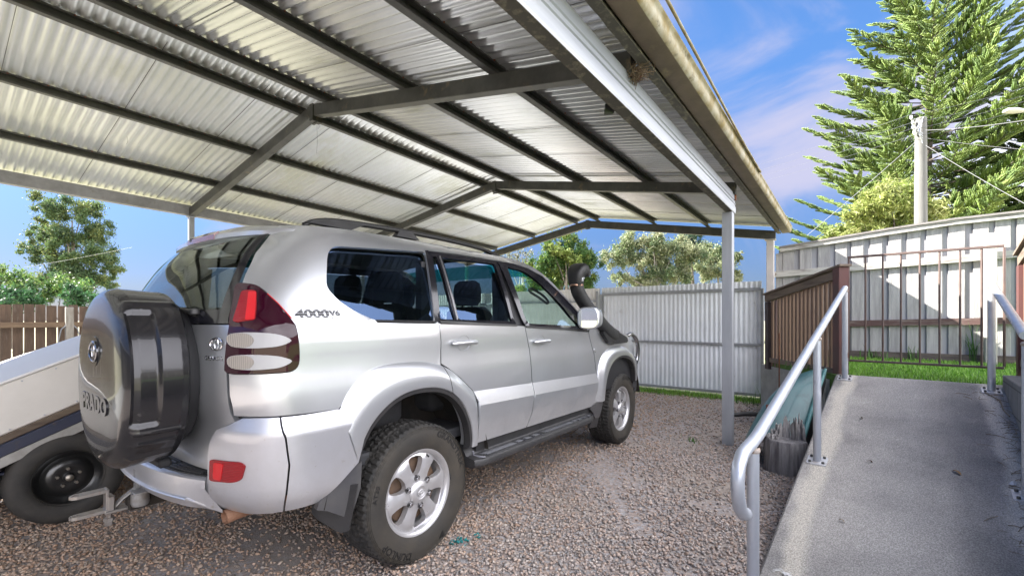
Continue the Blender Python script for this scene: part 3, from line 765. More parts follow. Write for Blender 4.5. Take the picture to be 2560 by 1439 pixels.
# ------------------------------------------------------------------ timber slat balustrades
M['slat'] = mk('brown_timber_slat', (.20, .13, .095), .8, var=(.30, .20, .13), vscale=2.4, stretch=(3.2, 3.2, .12), vpos=(.3, .7), bump=.2, wear=(.15, .10, .09), wscale=3.)
M['slat_gap'] = mk('shadowed_timber', (.05, .035, .03), .9)
M['rail_wood'] = mk('weathered_hardwood_rail', (.22, .175, .135), .85, var=(.12, .09, .07), vscale=8., stretch=(.35, 4, 4), bump=.5, bscale=18., vpos=(.45, .7))
M['post_red'] = mk('maroon_painted_post', (.125, .040, .038), .6, var=(.09, .045, .04), vscale=6.)
M['post_dark'] = mk('dark_brown_post', (.045, .032, .032), .7, var=(.07, .05, .045), vscale=6.)
def balustrade(name, A, B, zb, zta, ztb, label, postB=True):
    A = Vector(A); B = Vector(B); d = (B - A); L = d.length
    root = empty(name, (A.x, A.y, zb), math.atan2(d.y, d.x), label, 'balustrade')
    ta, tb = zta - zb, ztb - zb
    m = MB(); m.bbox((-.045, -.045, -.05), (.045, .045, ta - .09), .004); m.build('post', M['post_dark'], root)
    m = MB(); m.bbox((L - .05, -.05, -.05), (L + .05, .05, tb + .015), .004); m.build('post', M['post_red'], root)
    # rails
    rt = [(x, y, z) for x, y, z in ()]
    m = MB(); rings = []
    for x, t in ((-.07, ta - .002), (L - .052, tb - .022)):
        rings.append([(x, -.035, t - .085), (x, .035, t - .085), (x, .035, t), (x, -.035, t)])
    m.loft(rings).build('top_rail', M['rail_wood'], root)
    m = MB(); rings = []
    for x, t in ((-.08, ta + .001), (L + .075, tb + .018)):
        rings.append([(x, -.06, t + .001), (x, .06, t + .001), (x, .06, t + .022), (x, -.06, t + .022)])
    m.loft(rings).build('hand_rail', M['rail_wood'], root)
    m = MB(); m.bbox((.046, -.032, .045), (L - .051, .032, .105), .004); m.build('bottom_rail', M['rail_wood'], root)
    n = int((L - .12) / .074)
    for i in range(n):
        x = .075 + (L - .15) * i / (n - 1); zt = ta + (tb - ta) * x / L - .088
        m = MB(); m.bbox((x - .021, -.014, -.02 if i % 3 else .0), (x + .021, .010, zt), .003)
        m.build('slat', M['slat'], root)
    return root
balustrade('timber_balustrade', (3.45, 6.0, 0), (3.385, 4.62, 0), .69, 1.625, 1.825, 'brown timber slat balustrade with sloping top rail left of the ramp head')
rb = balustrade('timber_balustrade', (4.335, 3.79, 0), (3.085, 2.40, 0), .86, 1.85, 2.16, 'reddish timber slat balustrade on the block wall at the right edge')
# swap post colours on the right one: the near post in view is maroon
for ch in rb.children:
    if ch.name.startswith('post'): ch.data.materials.clear(); ch.data.materials.append(M['post_red'])

# ------------------------------------------------------------------ retaining walls
M['wall_conc'] = mk('lichen_concrete_wall', (.42, .42, .40), .9, var=(.30, .31, .28), vscale=5., bump=.4, wear=(.52, .52, .50), wscale=3.)
m = MB(); a = Vector((3.56, 6.28, 0)); b = Vector((3.33, 4.66, 0))
wd = (b - a).normalized(); wn = Vector((-wd.y, wd.x, 0))
m.bar(a + wn * .0 + Vector((0, 0, .33)), b + Vector((0, 0, .33)), .14, .70)
tag(m.build('retaining_wall', M['wall_conc']), 'pale concrete retaining wall under the left timber balustrade', 'wall')
def block_mat():
    m = bpy.data.materials.new('grey_block'); m.use_nodes = True; nt = m.node_tree; N = nt.nodes; L = nt.links; bs = N['Principled BSDF']; bs.inputs['Roughness'].default_value = .9
    tc = N.new('ShaderNodeTexCoord'); mp = N.new('ShaderNodeMapping'); mp.inputs['Rotation'].default_value = (PI / 2, 0, 0); L.new(tc.outputs['Object'], mp.inputs[0])
    b = N.new('ShaderNodeTexBrick'); b.inputs['Scale'].default_value = 1; b.inputs['Brick Width'].default_value = .40; b.inputs['Row Height'].default_value = .20; b.inputs['Mortar Size'].default_value = .006
    b.inputs['Color1'].default_value = (.22, .22, .205, 1); b.inputs['Color2'].default_value = (.19, .19, .18, 1); b.inputs['Mortar'].default_value = (.10, .10, .09, 1); L.new(mp.outputs[0], b.inputs['Vector'])
    n = N.new('ShaderNodeTexNoise'); n.inputs['Scale'].default_value = 7; n.inputs['Detail'].default_value = 8; L.new(tc.outputs['Object'], n.inputs['Vector'])
    r = N.new('ShaderNodeMapRange'); L.new(n.outputs['Fac'], r.inputs[0]); r.inputs[3].default_value = .65; r.inputs[4].default_value = 1.35
    x = N.new('ShaderNodeMix'); x.data_type = 'RGBA'; x.blend_type = 'MULTIPLY'; x.inputs[0].default_value = 1; L.new(b.outputs[0], x.inputs[6]); L.new(r.outputs[0], x.inputs[7]); L.new(x.outputs[2], bs.inputs['Base Color'])
    bp = N.new('ShaderNodeBump'); bp.inputs['Strength'].default_value = .6; bp.inputs['Distance'].default_value = .01; L.new(n.outputs['Fac'], bp.inputs['Height']); L.new(bp.outputs[0], bs.inputs['Normal'])
    return m
m = MB(); m.bbox((-2.6, -1.19, -.1), (1.72, -1.005 - .04, .845), .006)
o = m.build('block_wall', block_mat()); o.location = RO; o.rotation_euler.z = RRZ
tag(o, 'low grey concrete block wall along the right side of the ramp', 'wall')

# ------------------------------------------------------------------ galvanised handrails
def handrail(label, w, ss, s_end, endcap=True, near=False):
    root = empty('handrail', R(ss[0], w, RZ(ss[0])), RRZ, label, 'handrail', )
    o = R(ss[0], w)
    def Lc(s, dw, z):            # to root local
        return Vector((s - ss[0], -dw, z - o.z))
    rad = .0252
    pts = []
    h = .88
    top = ss[-1]
    for s in np.linspace(top, ss[0] + .07, 14): pts.append(Lc(s, 0, RZ(s) + h))
    if near:
        s0 = ss[0]; z0 = RZ(s0) + h
        # bends level over the near post, then loops down and back
        pts += [Lc(s0 + .03, 0, z0 + .012), Lc(s0 - .02, 0, z0 + .004), Lc(s0 - .10, 0, z0 - .002), Lc(s0 - .16, 0, z0 - .012), Lc(s0 - .205, 0, z0 - .045), Lc(s0 - .222, 0, z0 - .10), Lc(s0 - .215, 0, z0 - .16), Lc(s0 - .19, 0, z0 - .215), Lc(s0 - .15, 0, z0 - .25), Lc(s0 - .11, 0, z0 - .262)]
    m = MB(); m.tube(pts, rad, 16)
    m.build('rail', M['galv_rail'], root, smooth=50)
    for i, s in enumerate(ss):
        z0 = RZ(s) if not (near and i == 0) else -.05
        m = MB(); m.tube([Lc(s, 0, z0 + .004), Lc(s, 0, RZ(s) + h - rad * .9)], rad * .96, 16)
        p = m.build('post', M['galv_rail'], root, smooth=50)
        m = MB(); m.lathe([(rad * .97, -.012), (rad * 1.12, -.004), (rad * 1.12, .004), (rad * .9, .012)], 16, 'z', Lc(s, 0, RZ(s) + h - rad - .002)); m.build('weld', M['weld'], p)
        if not (near and i == 0):
            bp = MB(); a = math.atan(.249)
            q = [(-.058, -.05), (-.05, -.058), (.05, -.058), (.058, -.05), (.058, .05), (.05, .058), (-.05, .058), (-.058, .05)]
            c = Lc(s, 0, RZ(s))
            bp.prism([c + Vector((x, y, x * .249 + .0005)) for x, y in q], (0, 0, .008)); pl = bp.build('base_plate', M['galv_plate'], root)
            for x, y in ((-.038, -.038), (.038, -.038), (.038, .038), (-.038, .038)):
                bt = MB(); bt.lathe([(0, .022), (.007, .022), (.009, .018), (.009, .0086), (0, .0086)], 8, 'z', c + Vector((x, y, x * .249)))
                bt.build('plate_bolt', M['galv_dark'], pl)
    return root
M['galv_rail'] = mk('galvanised_pipe', (.50, .535, .59), .44, .6, var=(.46, .49, .54), vscale=9., rvar=.08, wear=(.66, .67, .69), wscale=4., wpos=(.58, .75), bump=.05, bscale=80.)
M['weld'] = mk('rusty_weld', (.30, .22, .16), .8, .2, var=(.45, .42, .40), vscale=60.)
M['galv_plate'] = mk('pitted_base_plate', (.60, .60, .60), .5, .4, var=(.40, .37, .34), vscale=30., vpos=(.5, .7))
h1 = handrail('galvanised pipe handrail with looped end on the left of the ramp', 0.0, (-1.66, 0.0, 1.653), -1.66, near=True)
h2 = handrail('galvanised pipe handrail partly seen at the right edge of the ramp', .972, (-.0, 1.60), 0, near=False)
m = MB(); o1 = R(1.653, 0); 
m.lathe([(.0256, -.022), (.0257, .0), (.0256, .03)], 10, 'z', (0, 0, 0))
b_ = MB(); b_.add([(math.cos(a) * .0258, math.sin(a) * .0258, z) for z in (-.03, .02) for a in np.linspace(-2.2, -1.0, 6)], [(i, i + 1, i + 7, i + 6) for i in range(5)])
r_ = b_.build('rust_patch', M['rust'], h1, smooth=60, fix=False); r_.location = (1.653 + 1.66, 0, RZ(1.653) + .235 - RZ(-1.66)); r_.rotation_euler.z = .2
# ------------------------------------------------------------------ splintered timber stump
def stump():
    root = empty('timber_stump', (2.36, 3.86, 0), .3, 'splintered grey hardwood post stump standing in the gravel beside the ramp', 'stump')
    M['stump'] = mk('grey_split_timber', (.30, .29, .285), .9, var=(.13, .12, .125), vscale=7., stretch=(5, 5, .5), vpos=(.35, .65), bump=.8, bscale=22.)
    rr = random.Random(4); m = MB()
    f = lambda a, r, h: .006 * math.sin(a * 5 + 1) + .004 * math.sin(a * 11) + .0035 * math.sin(a * 23 + h * 9)
    m.lathe([(0, -.05), (.155, -.05), (.156, .05), (.153, .17), (.150, .262), (.143, .275), (.06, .268), (0, .262)], 48, 'z', f=f)
    m.build('stump_base', M['stump'], root, smooth=50)
    s = MB()
    for i in range(90):                      # torn slivers along the back half
        a = rr.uniform(-.75, 2.9); r = rr.uniform(.075, .145); x, y = r * math.cos(a), r * math.sin(a)
        h = .03 + .17 * max(0, math.cos((a - .15) * .8)) ** 1.5 * rr.uniform(.35, 1.15) + rr.uniform(0, .03); w = rr.uniform(.007, .019)
        tx, ty = rr.gauss(0, .006), rr.gauss(0, .006)
        ring = []
        for t, k in ((0, 1), (.55, .95), (.8, .8), (.92, .5), (1, .2)):
            c = Vector((x + tx * t + rr.gauss(0, .002), y + ty * t + rr.gauss(0, .002), .25 + h * t)); e = Vector((-math.sin(a), math.cos(a), 0)) * w * k; q = Vector((math.cos(a), math.sin(a), 0)) * w * .40 * k
            ring.append([c - e - q, c + e - q, c + e + q, c - e + q])
        s.loft(ring)
    s.build('splinters', mk('pale_splinter', (.38, .365, .35), .9, var=(.20, .185, .18), vscale=14., stretch=(5, 5, .6)), root)
stump()
# ------------------------------------------------------------------ upturned teal hull leaning beside the ramp
def hull():
    root = empty('upturned_dinghy', (2.72, 4.02, 0), RRZ, 'upturned teal hull lying on its side between the ramp and the concrete wall', 'boat')
    teal = mk('faded_teal_fibreglass', (.018, .085, .095), .45, var=(.038, .125, .13), vscale=3., wear=(.012, .05, .055), wscale=5., coat=.2)
    dark = mk('dark_hull_inside', (.012, .013, .014), .7)
    def L3(x, y, z):
        p = Vector((x, y, z)) - Vector((2.72, 4.02, 0)); c, s = math.cos(-RRZ), math.sin(-RRZ)
        return Vector((c * p.x - s * p.y, s * p.x + c * p.y, p.z))
    G0 = Vector((2.46, 3.86, .16)); G1 = Vector((3.13, 4.50, .80))           # gunwale, low end to raised tip
    m = MB(); g = MB(); inn = MB(); rings = []; ins = []; k = 14; gl = []
    for i in range(k + 1):
        t = i / k; p = G0.lerp(G1, t); p.z += .03 * math.sin(PI * t)
        fat = max(.02, (1 - t ** 2.2)) ** .65
        out = Vector((-.72, .62, .0)); r = []; q = []
        wd = .50 * fat; ht = .30 * fat
        for j in range(9):
            s = j / 8
            r.append(L3(*(p + out * wd * (math.sin(s * PI / 2) ** .9) + Vector((0, 0, ht * math.sin(s * PI * .92) * .62 - .34 * s * s * fat)))))
        for j in range(8, -1, -1):
            s = j / 8
            q.append(L3(*(p + out * (wd - .012) * (math.sin(s * PI / 2) ** .9) + Vector((.006, -.006, ht * math.sin(s * PI * .92) * .62 - .34 * s * s * fat - .014)))))
        rings.append(r + q); gl.append(L3(*p))
    m.loft(rings); m.build('hull', teal, root, smooth=45)
    g.tube([p + Vector((.004, -.012, .004)) for p in gl], [.020] * (k - 1) + [.018, .014], 8); g.build('gunwale', mk('pale_teal_rim', (.06, .18, .18), .5, var=(.10, .25, .25), vscale=6.), root, smooth=50)
    # black lining hanging just inside the rim
    ins = []
    for i in range(k + 1):
        t = i / k; p = gl[i]
        ins.append([p + Vector((0, -.014, -.012)), p + Vector((0, -.022, -.012)), p + Vector((-.02, -.02, -.13 - .22 * (1 - t))), p + Vector((-.02, -.008, -.13 - .22 * (1 - t)))])
    inn.loft(ins); inn.build('lining', dark, root)
hull()
# small clutter by the stump
m = MB(); m.bbox((-.05, -.006, 0), (.05, .006, .34), .003)
m2 = m.build('rusty_plate', mk('rusty_plate_red', (.20, .07, .045), .85, var=(.11, .045, .03), vscale=20.)); m2.location = (2.44, 4.22, .17); m2.rotation_euler = (.12, 0, -.35)
tag(m2, 'small rust red metal plate poking up behind the splintered stump', 'plate')
mm = MB(); mm.bbox((-.045, -.045, 0), (.045, .045, .20), .004); mm.build('plate_foot', M['galv_dark'], m2).location = (0, .07, -.17)
m = MB(); m.tube([(0, 0, -.02), (0, 0, 1.02)], .0065, 6); st = m.build('rebar_stake', M['rust'], smooth=60); st.location = (3.17, 5.32, .12)
tag(st, 'thin rusty steel stake upright in front of the timber slats', 'stake')
m = MB(); m.tube([(-.30, .02, .04), (-.22, 0, .05), (-.1, 0, .058), (.05, .01, .055), (.2, .04, .04), (.3, .08, .03)], .028, 10)
o = m.build('drain_hose', M['black_plastic'], smooth=60); o.location = (3.03, 5.66, 0.05)
tag(o, 'short black drain hose lying in the grass near the steel gate', 'hose')
# litter on the ramp
def leaf(name, s, w, L, col, rz, label, cat='leaf'):
    m = MB(); pts = []
    for i, t in enumerate((0, .3, .65, 1)):
        k = math.sin(PI * (t * .86 + .08)) * L * .22
        z = .003 + .012 * math.sin(PI * t)
        pts.append(((t - .5) * L, -k, z), ); pts.append(((t - .5) * L, k, z + .005))
    vs = pts + [(x, y, z + .0012) for x, y, z in pts]
    fs = []
    for i in range(3):
        a = 2 * i; fs += [(a, a + 1, a + 3, a + 2), (a + 8, a + 10, a + 11, a + 9)]
    fs += [(0, 8, 9, 1), (6, 7, 15, 14)]
    for a in (0, 2, 4): fs += [(a, a + 2, a + 10, a + 8), (a + 1, a + 9, a + 11, a + 3)]
    m.add(vs, fs); o = m.build(name, mk(name + '_skin', col, .8, var=tuple(c * .6 for c in col), vscale=60.))
    o.location = R(s, w); o.rotation_euler = (0, -math.atan(.249), RRZ + rz); tag(o, label, cat)
leaf('dry_leaf', .15, .70, .055, (.30, .17, .07), .7, 'curled orange brown leaf near the lower right of the ramp')
leaf('dry_leaf', .10, .28, .035, (.16, .10, .06), 2.2, 'small dark leaf on the middle of the ramp left of centre')
leaf('dry_leaf', .78, .19, .035, (.10, .08, .06), .2, 'dark leaf scrap just right of the middle handrail post')
leaf('dry_leaf', -.62, .20, .03, (.30, .22, .12), 1.1, 'tiny tan leaf low on the ramp near the left stain')
def scrap(name, s, w, size, label, seed, fray=False):
    rr = random.Random(seed); m = MB(); n = 12; top = []; bot = []
    for i in range(n):
        a = 2 * PI * i / n; r = size * rr.uniform(.55, 1.15)
        top.append((r * math.cos(a), r * .7 * math.sin(a), .004 + rr.uniform(0, size * .5)))
    c = (0, 0, .004 + size * .45)
    m.add(top + [c], [(i, (i + 1) % n, n) for i in range(n)])
    m.add([(x, y, z - .002) for x, y, z in top] + [(0, 0, c[2] - .003)], [((i + 1) % n, i, n) for i in range(n)])
    if fray:
        for i in range(9):
            a = rr.uniform(0, 6.28); L = rr.uniform(.03, .07) if i else .13
            if i == 0: a = 2.5
            m.tube([(0, 0, .008), (L * .5 * math.cos(a), L * .5 * math.sin(a), .010 + rr.uniform(0, .01)), (L * math.cos(a + .5), L * math.sin(a + .5), .004)], .0013, 4)
    o = m.build(name, M.setdefault('scrap', mk('white_plastic_scrap', (.75, .75, .74), .5, var=(.5, .5, .5), vscale=50.)), smooth=25, fix=False)
    o.location = R(s, w); o.rotation_euler = (0, -math.atan(.249), RRZ + rr.uniform(0, 3)); tag(o, label, 'litter')
scrap('plastic_scrap', -1.17, .03, .024, 'frayed white plastic scrap at the foot of the ramp', 3, True)
scrap('plastic_scrap', .12, .93, .026, 'crumpled silver wrapper by the right edge of the ramp', 8)
# dry twigs and straw gathered against the block wall
tw = MB(); rr = random.Random(12)
for i in range(150):
    s = rr.uniform(-1.2, 1.7); w = 1.035 - abs(rr.gauss(0, .07 if s < 1.2 else .12)); p = R(s, w); p.z += .004
    a = rr.uniform(0, PI); L = rr.uniform(.01, .045); d = Vector((math.cos(a), math.sin(a), 0)) * L; d.z = d.dot(RD) * .249
    tw.tube([p - d, p + Vector((0, 0, .004)), p + d], rr.uniform(.0008, .002), 4)
p = [R(1.55, .93), R(1.40, 1.0), R(1.22, 1.0), R(1.1, 1.02)]
tw.tube([q + Vector((0, 0, .008)) for q in p], .004, 5)
tag(tw.build('straw_litter', mk('dry_straw', (.30, .23, .14), .9, var=(.14, .10, .06), vscale=30.)), 'dry twigs and straw along the right side of the ramp', 'litter', kind='stuff')

# ------------------------------------------------------------------ tilted box trailer on the left
def trailer():
    o = W(.6, -4.03, 0); root = empty('box_trailer', o, CRZ, 'white topped box trailer tipped nose up behind the rear of the car', 'trailer')
    TL = math.radians(23.5)
    white = mk('cream_panel', (.74, .71, .66), .5, var=(.66, .63, .58), vscale=3., wear=(.50, .46, .40), wscale=14., wpos=(.68, .8))
    navy = mk('navy_frame_paint', (.022, .028, .055), .4, 0., coat=.3, wear=(.09, .06, .04), wscale=9., wpos=(.62, .75))
    wood = mk('worn_timber_edge', (.17, .13, .09), .85, var=(.09, .065, .05), vscale=8., stretch=(.4, 3, 3))
    T = Matrix.Translation((-.3, 0, .545)) @ Matrix.Rotation(-TL, 4, 'Y')
    # local (before tilt): x forward, y left, z up; side face of box at y = 0
    def bld(m, name, mat, parent=root, **k):
        m.xf(T); return m.build(name, mat, parent, **k)
    m = MB(); m.bbox((-1.3, .004, .055), (1.05, 1.22, .335), .008); bld(m, 'box_body', white)
    m = MB(); m.bbox((-1.32, -.008, .3355), (1.07, 1.24, .352), .005); bld(m, 'lid', mk('white_lid', (.82, .81, .79), .45, wear=(.55, .52, .46), wscale=20., wpos=(.68, .8)))
    m = MB(); m.bbox((-1.3, -.004, .014), (1.05, .05, .0545), .004); bld(m, 'timber_edge', wood)
    m = MB(); m.bbox((-1.3, -.03, -.055), (1.1, .03, .013), .006); bld(m, 'chassis_rail', navy)
    m = MB(); m.bbox((-1.3, -.022, -.115), (.55, .0, -.0555), .004); bld(m, 'guard_strip', mk('grey_guard', (.38, .37, .35), .6, var=(.25, .24, .22), vscale=9.))
    m = MB(); m.bbox((-1.2, 1.15, -.075), (1.1, 1.21, .05), .004); bld(m, 'chassis_rail', navy)
    m = MB(); m.bbox((.3, .06, -.10), (.36, 1.14, -.02), .004); m.bbox((-.5, .06, -.10), (-.44, 1.14, -.02), .004); bld(m, 'cross_member', navy)
    m = MB(); m.bbox((1.1, .5, -.07), (1.75, .57, .0), .004); bld(m, 'drawbar', navy)
    m = MB()
    for x in np.arange(-1.2, 1.05, .16):
        m.lathe([(0, -.0065), (.004, -.006), (.005, .0), (.0, .004)], 8, 'y', (x, .004, .315))
        m.lathe([(0, -.0065), (.004, -.006), (.005, .0), (.0, .004)], 8, 'y', (x, .004, .072))
    bld(m, 'panel_rivet', M['galv'])
    m = MB(); m.bbox((-1.25, .80, .02), (1.05, .86, .60), .01); m.build('added_glare_board', mk('dark_glare_board', (.02, .02, .022), .8), root)  # dark board added to block the sunlit gravel showing under the trailer
    # axle and wheels
    tw = mk('dull_trailer_tyre', (.022, .021, .020), .75, var=(.045, .040, .034), vscale=7., bump=.15, bscale=70.)
    blk = mk('black_steel_rim', (.012, .012, .012), .3, coat=.5)
    for y0, sg in ((.06, 1), (1.25, -1)):
        wr = empty('wheel', (0, 0, 0)); wr.parent = root; wr.location = (0, y0 - .01 if sg > 0 else y0 - .08, .288)
        m = MB()
        m.lathe([(.165, -.062), (.175, -.076), (.205, -.088), (.245, -.086), (.270, -.074), (.283, -.058), (.288, -.03), (.288, .03), (.283, .058), (.27, .074), (.245, .086), (.205, .088), (.175, .076), (.165, .062)], 64, 'y', f=lambda a, r, h: (-.0045 if (r > .286 and math.sin(a * 60) > .5) else 0))
        m.build('tyre', tw, wr, smooth=40)
        m = MB()
        m.lathe([(.172, -.078), (.178, -.072), (.170, -.058), (.160, -.045), (.150, -.030), (.128, -.016), (.112, -.034), (.095, -.046), (.075, -.050), (.050, -.046), (.030, -.046), (.028, -.068), (.024, -.078), (.010, -.082), (0, -.083)], 48, 'y')
        m.build('rim', blk, wr, smooth=35)
        m = MB()
        for k in range(5):
            a = 2 * PI * k / 5 + .4
            m.lathe([(0, -.066), (.008, -.066), (.010, -.062), (.010, -.044), (0, -.044)], 6, 'y', (.055 * math.cos(a), 0, .055 * math.sin(a)))
        m.lathe([(0, -.089), (.012, -.088), (.02, -.083), (.021, -.079), (0, -.079)], 14, 'y')
        m.build('wheel_nut', mk('tarnished_nut', (.30, .27, .23), .4, .8), wr, smooth=40)
    m = MB(); m.tube([(0, .05, .288), (0, 1.2, .288)], .022, 8); m.build('axle', navy, root)
    m = MB(); m.bbox((-.04, .08, .30), (.04, .13, .56), .004); m.bbox((-.35, .075, .36), (.33, .125, .375), .003); m.build('leaf_spring', navy, root)
trailer()
# ------------------------------------------------------------------ the silver four wheel drive
# car frame: x forward from the rear axle, y left, z up
CA = math.radians(35.9); CD = Vector((math.sin(CA), math.cos(CA), 0)); CR = Vector((math.cos(CA), -math.sin(CA), 0))
CO = Vector((-.5, 2.415, 0)) - CR * .87
car = empty('four_wheel_drive', CO, math.atan2(CD.y, CD.x), 'silver four wheel drive with black snorkel and dark spare wheel cover under the carport', 'car')
WZ = [(.30, .86), (.45, .885), (.55, .895), (.8, .905), (1.0, .902), (1.10, .895), (1.20, .8965), (1.282, .893), (1.296, .876), (1.31, .868), (1.45, .82), (1.6, .762), (1.69, .722), (1.74, .69), (1.77, .65), (1.79, .59), (1.81, .5)]
XR = [(.3, -.865), (.6, -.885), (.86, -.900), (.95, -.930), (1.15, -.935), (1.28, -.925), (1.4, -.885), (1.5, -.84), (1.6, -.785), (1.68, -.72), (1.74, -.66), (1.81, -.58)]
DD = .36; PE = 3.2
def herm(T, z):
    n = len(T)
    if z <= T[0][0]: return T[0][1]
    if z >= T[-1][0]: return T[-1][1]
    for i in range(n - 1):
        if z <= T[i + 1][0]: break
    def sl(j):
        a, b = max(0, j - 1), min(n - 1, j + 1); return (T[b][1] - T[a][1]) / (T[b][0] - T[a][0])
    x0, y0 = T[i]; x1, y1 = T[i + 1]; h = x1 - x0; t = (z - x0) / h; m0, m1 = sl(i) * h, sl(i + 1) * h
    return (2 * t ** 3 - 3 * t * t + 1) * y0 + (t ** 3 - 2 * t * t + t) * m0 + (3 * t * t - 2 * t ** 3) * y1 + (t ** 3 - t * t) * m1
def SW(x, z):
    w = herm(WZ, z)
    if x > 1.9: w -= .018 * (x - 1.9) ** 2
    if x > 2.9: w -= .30 * (x - 2.9) ** 2
    return w
def XC(z): return herm(XR, z) + DD
def PS(s, z):
    x0 = XC(z)
    if s >= x0: return Vector((s, -SW(s, z), z))
    psi = min((x0 - s) / DD, PI / 2); w = SW(x0, z); c = max(math.cos(psi), 0); q = math.sin(psi)
    rho = (c ** PE + q ** PE) ** (-1 / PE)
    return Vector((x0 - DD * rho * q, -w * rho * c, z))
def s_psi(z, psi): return XC(z) - DD * psi          # param at a given corner angle
def nrm(s, z):
    h = .004
    a = PS(s + h, z) - PS(s - h, z); b = PS(s, z + h) - PS(s, z - h)
    n = a.cross(b); 
    if n.length < 1e-9: return Vector((0, -1, 0))
    return n.normalized()
def PO(s, z, off=0.):
    return PS(s, z) + nrm(s, z) * off if off else PS(s, z)
def dens(poly, d, closed=True):
    out = []; n = len(poly)
    for i in range(n if closed else n - 1):
        a = poly[i]; b = poly[(i + 1) % n]; L = math.dist(a, b); k = max(1, int(L / d + .5))
        for j in range(k): out.append((a[0] + (b[0] - a[0]) * j / k, a[1] + (b[1] - a[1]) * j / k))
    if not closed: out.append(tuple(poly[-1]))
    return out
def rnd(poly, r, k=4):
    """round polygon corners"""
    out = []; n = len(poly)
    for i in range(n):
        p0, p, p1 = (Vector(poly[(i - 1) % n]), Vector(poly[i]), Vector(poly[(i + 1) % n]))
        rr_ = r[i] if isinstance(r, (list, tuple)) else r
        a = p0 - p; b = p1 - p; t = min(rr_, a.length * .45, b.length * .45)
        if t < 1e-4: out.append(tuple(p)); continue
        A = p + a.normalized() * t; B = p + b.normalized() * t
        for j in range(k + 1):
            u = j / k; q = A * (1 - u) ** 2 + p * 2 * u * (1 - u) + B * u * u
            out.append(tuple(q))
    return out
def spl(pts, k=6, closed=False):
    """catmull-rom through points"""
    P = [Vector(p) for p in pts]; n = len(P); out = []
    for i in range(n if closed else n - 1):
        p1, p2 = P[i], P[(i + 1) % n]
        p0 = P[(i - 1) % n] if closed or i > 0 else p1 * 2 - p2
        p3 = P[(i + 2) % n] if closed or i + 2 < n else p2 * 2 - p1
        for j in range(k):
            t = j / k
            out.append(tuple(.5 * ((2 * p1) + (p2 - p0) * t + (2 * p0 - 5 * p1 + 4 * p2 - p3) * t * t + (3 * p1 - p0 - 3 * p2 + p3) * t ** 3)))
    if not closed: out.append(tuple(P[-1]))
    return out
def inside(p, poly):
    x, y = p; c = False; n = len(poly); j = n - 1
    for i in range(n):
        xi, yi = poly[i]; xj, yj = poly[j]
        if (yi > y) != (yj > y) and x < (xj - xi) * (y - yi) / (yj - yi) + xi: c = not c
        j = i
    return c
def tri2d(outline, holes=(), grid=.05, creases=(), d=None):
    d = d or grid
    loops = [dens(outline, d)] + [dens(h, d) for h in holes]
    V = []; E = []
    for lp in loops:
        b = len(V); V += lp; E += [(b + i, b + (i + 1) % len(lp)) for i in range(len(lp))]
    for c in creases:
        q = [p for p in dens(c, grid, False)]
        b = len(V); V += q; E += [(b + i, b + i + 1) for i in range(len(q) - 1)]
    xs = [p[0] for p in loops[0]]; ys = [p[1] for p in loops[0]]
    nb = len(V); allb = np.array(V)
    y = min(ys) + grid * .5; row = 0
    while y < max(ys):
        x = min(xs) + grid * (.25 if row % 2 else .75)
        while x < max(xs):
            if inside((x, y), loops[0]) and not any(inside((x, y), h) for h in loops[1:]):
                if np.min(np.hypot(allb[:nb, 0] - x, allb[:nb, 1] - y)) > grid * .45: V.append((x, y))
            x += grid
        y += grid; row += 1
    r = delaunay_2d_cdt([Vector(p) for p in V], E, [], 0, 1e-6)
    vs = [tuple(v) for v in r[0]]; fs = []
    for f in r[2]:
        c = (sum(vs[i][0] for i in f) / 3, sum(vs[i][1] for i in f) / 3)
        if inside(c, loops[0]) and not any(inside(c, h) for h in loops[1:]): fs.append(tuple(f))
    return vs, fs, loops
def panel(mb, outline, holes=(), off=0., grid=.05, rim=.012, creases=(), d=None, fn=None):
    """skin on the body surface; rim folds the edges inward"""
    fn = fn or PO
    o = off if callable(off) else (lambda s, z: off)
    vs, fs, loops = tri2d(outline, holes, grid, creases, d)
    P = [fn(s, z, o(s, z)) for s, z in vs]
    used = sorted({i for f in fs for i in f}); ix = {v: i for i, v in enumerate(used)}
    F = []
    for f in fs:
        a, b, c = (P[i] for i in f); n = (b - a).cross(c - a); s, z = vs[f[0]]
        ref = fn(s, z, .01) - fn(s, z, 0.)
        F.append(tuple(ix[i] for i in (f if n.dot(ref) >= 0 else f[::-1])))
    mb.add([P[i] for i in used], F)
    if rim:
        for li, lp in enumerate(loops):
            A = [fn(s, z, o(s, z)) for s, z in lp]; B = [fn(s, z, o(s, z) - rim) for s, z in lp]; n = len(lp)
            area = sum(lp[i][0] * lp[(i + 1) % n][1] - lp[(i + 1) % n][0] * lp[i][1] for i in range(n))
            fl = (area > 0) ^ (li > 0)
            mb.add(A + B, [((i, n + i, n + (i + 1) % n, (i + 1) % n) if fl else (i, (i + 1) % n, n + (i + 1) % n, n + i)) for i in range(n)])
    return mb
def both(m): return m.mirror_y()
def cbuild(m, name, mat, parent=car, smooth=24, mirror=False):
    if mirror: m.mirror_y()
    return m.build(name, mat, parent, smooth=smooth, fix=False)
def flipped(m):
    q = MB(); q.v = [(p[0], -p[1], p[2]) for p in m.v]; q.f = [tuple(reversed(f)) for f in m.f]; q.m = list(m.m); return q
def pair(m, name, mat, smooth=24, parent=car):
    a = cbuild(m, name, mat, parent, smooth); b = cbuild(flipped(m), name, mat, parent, smooth); return a, b

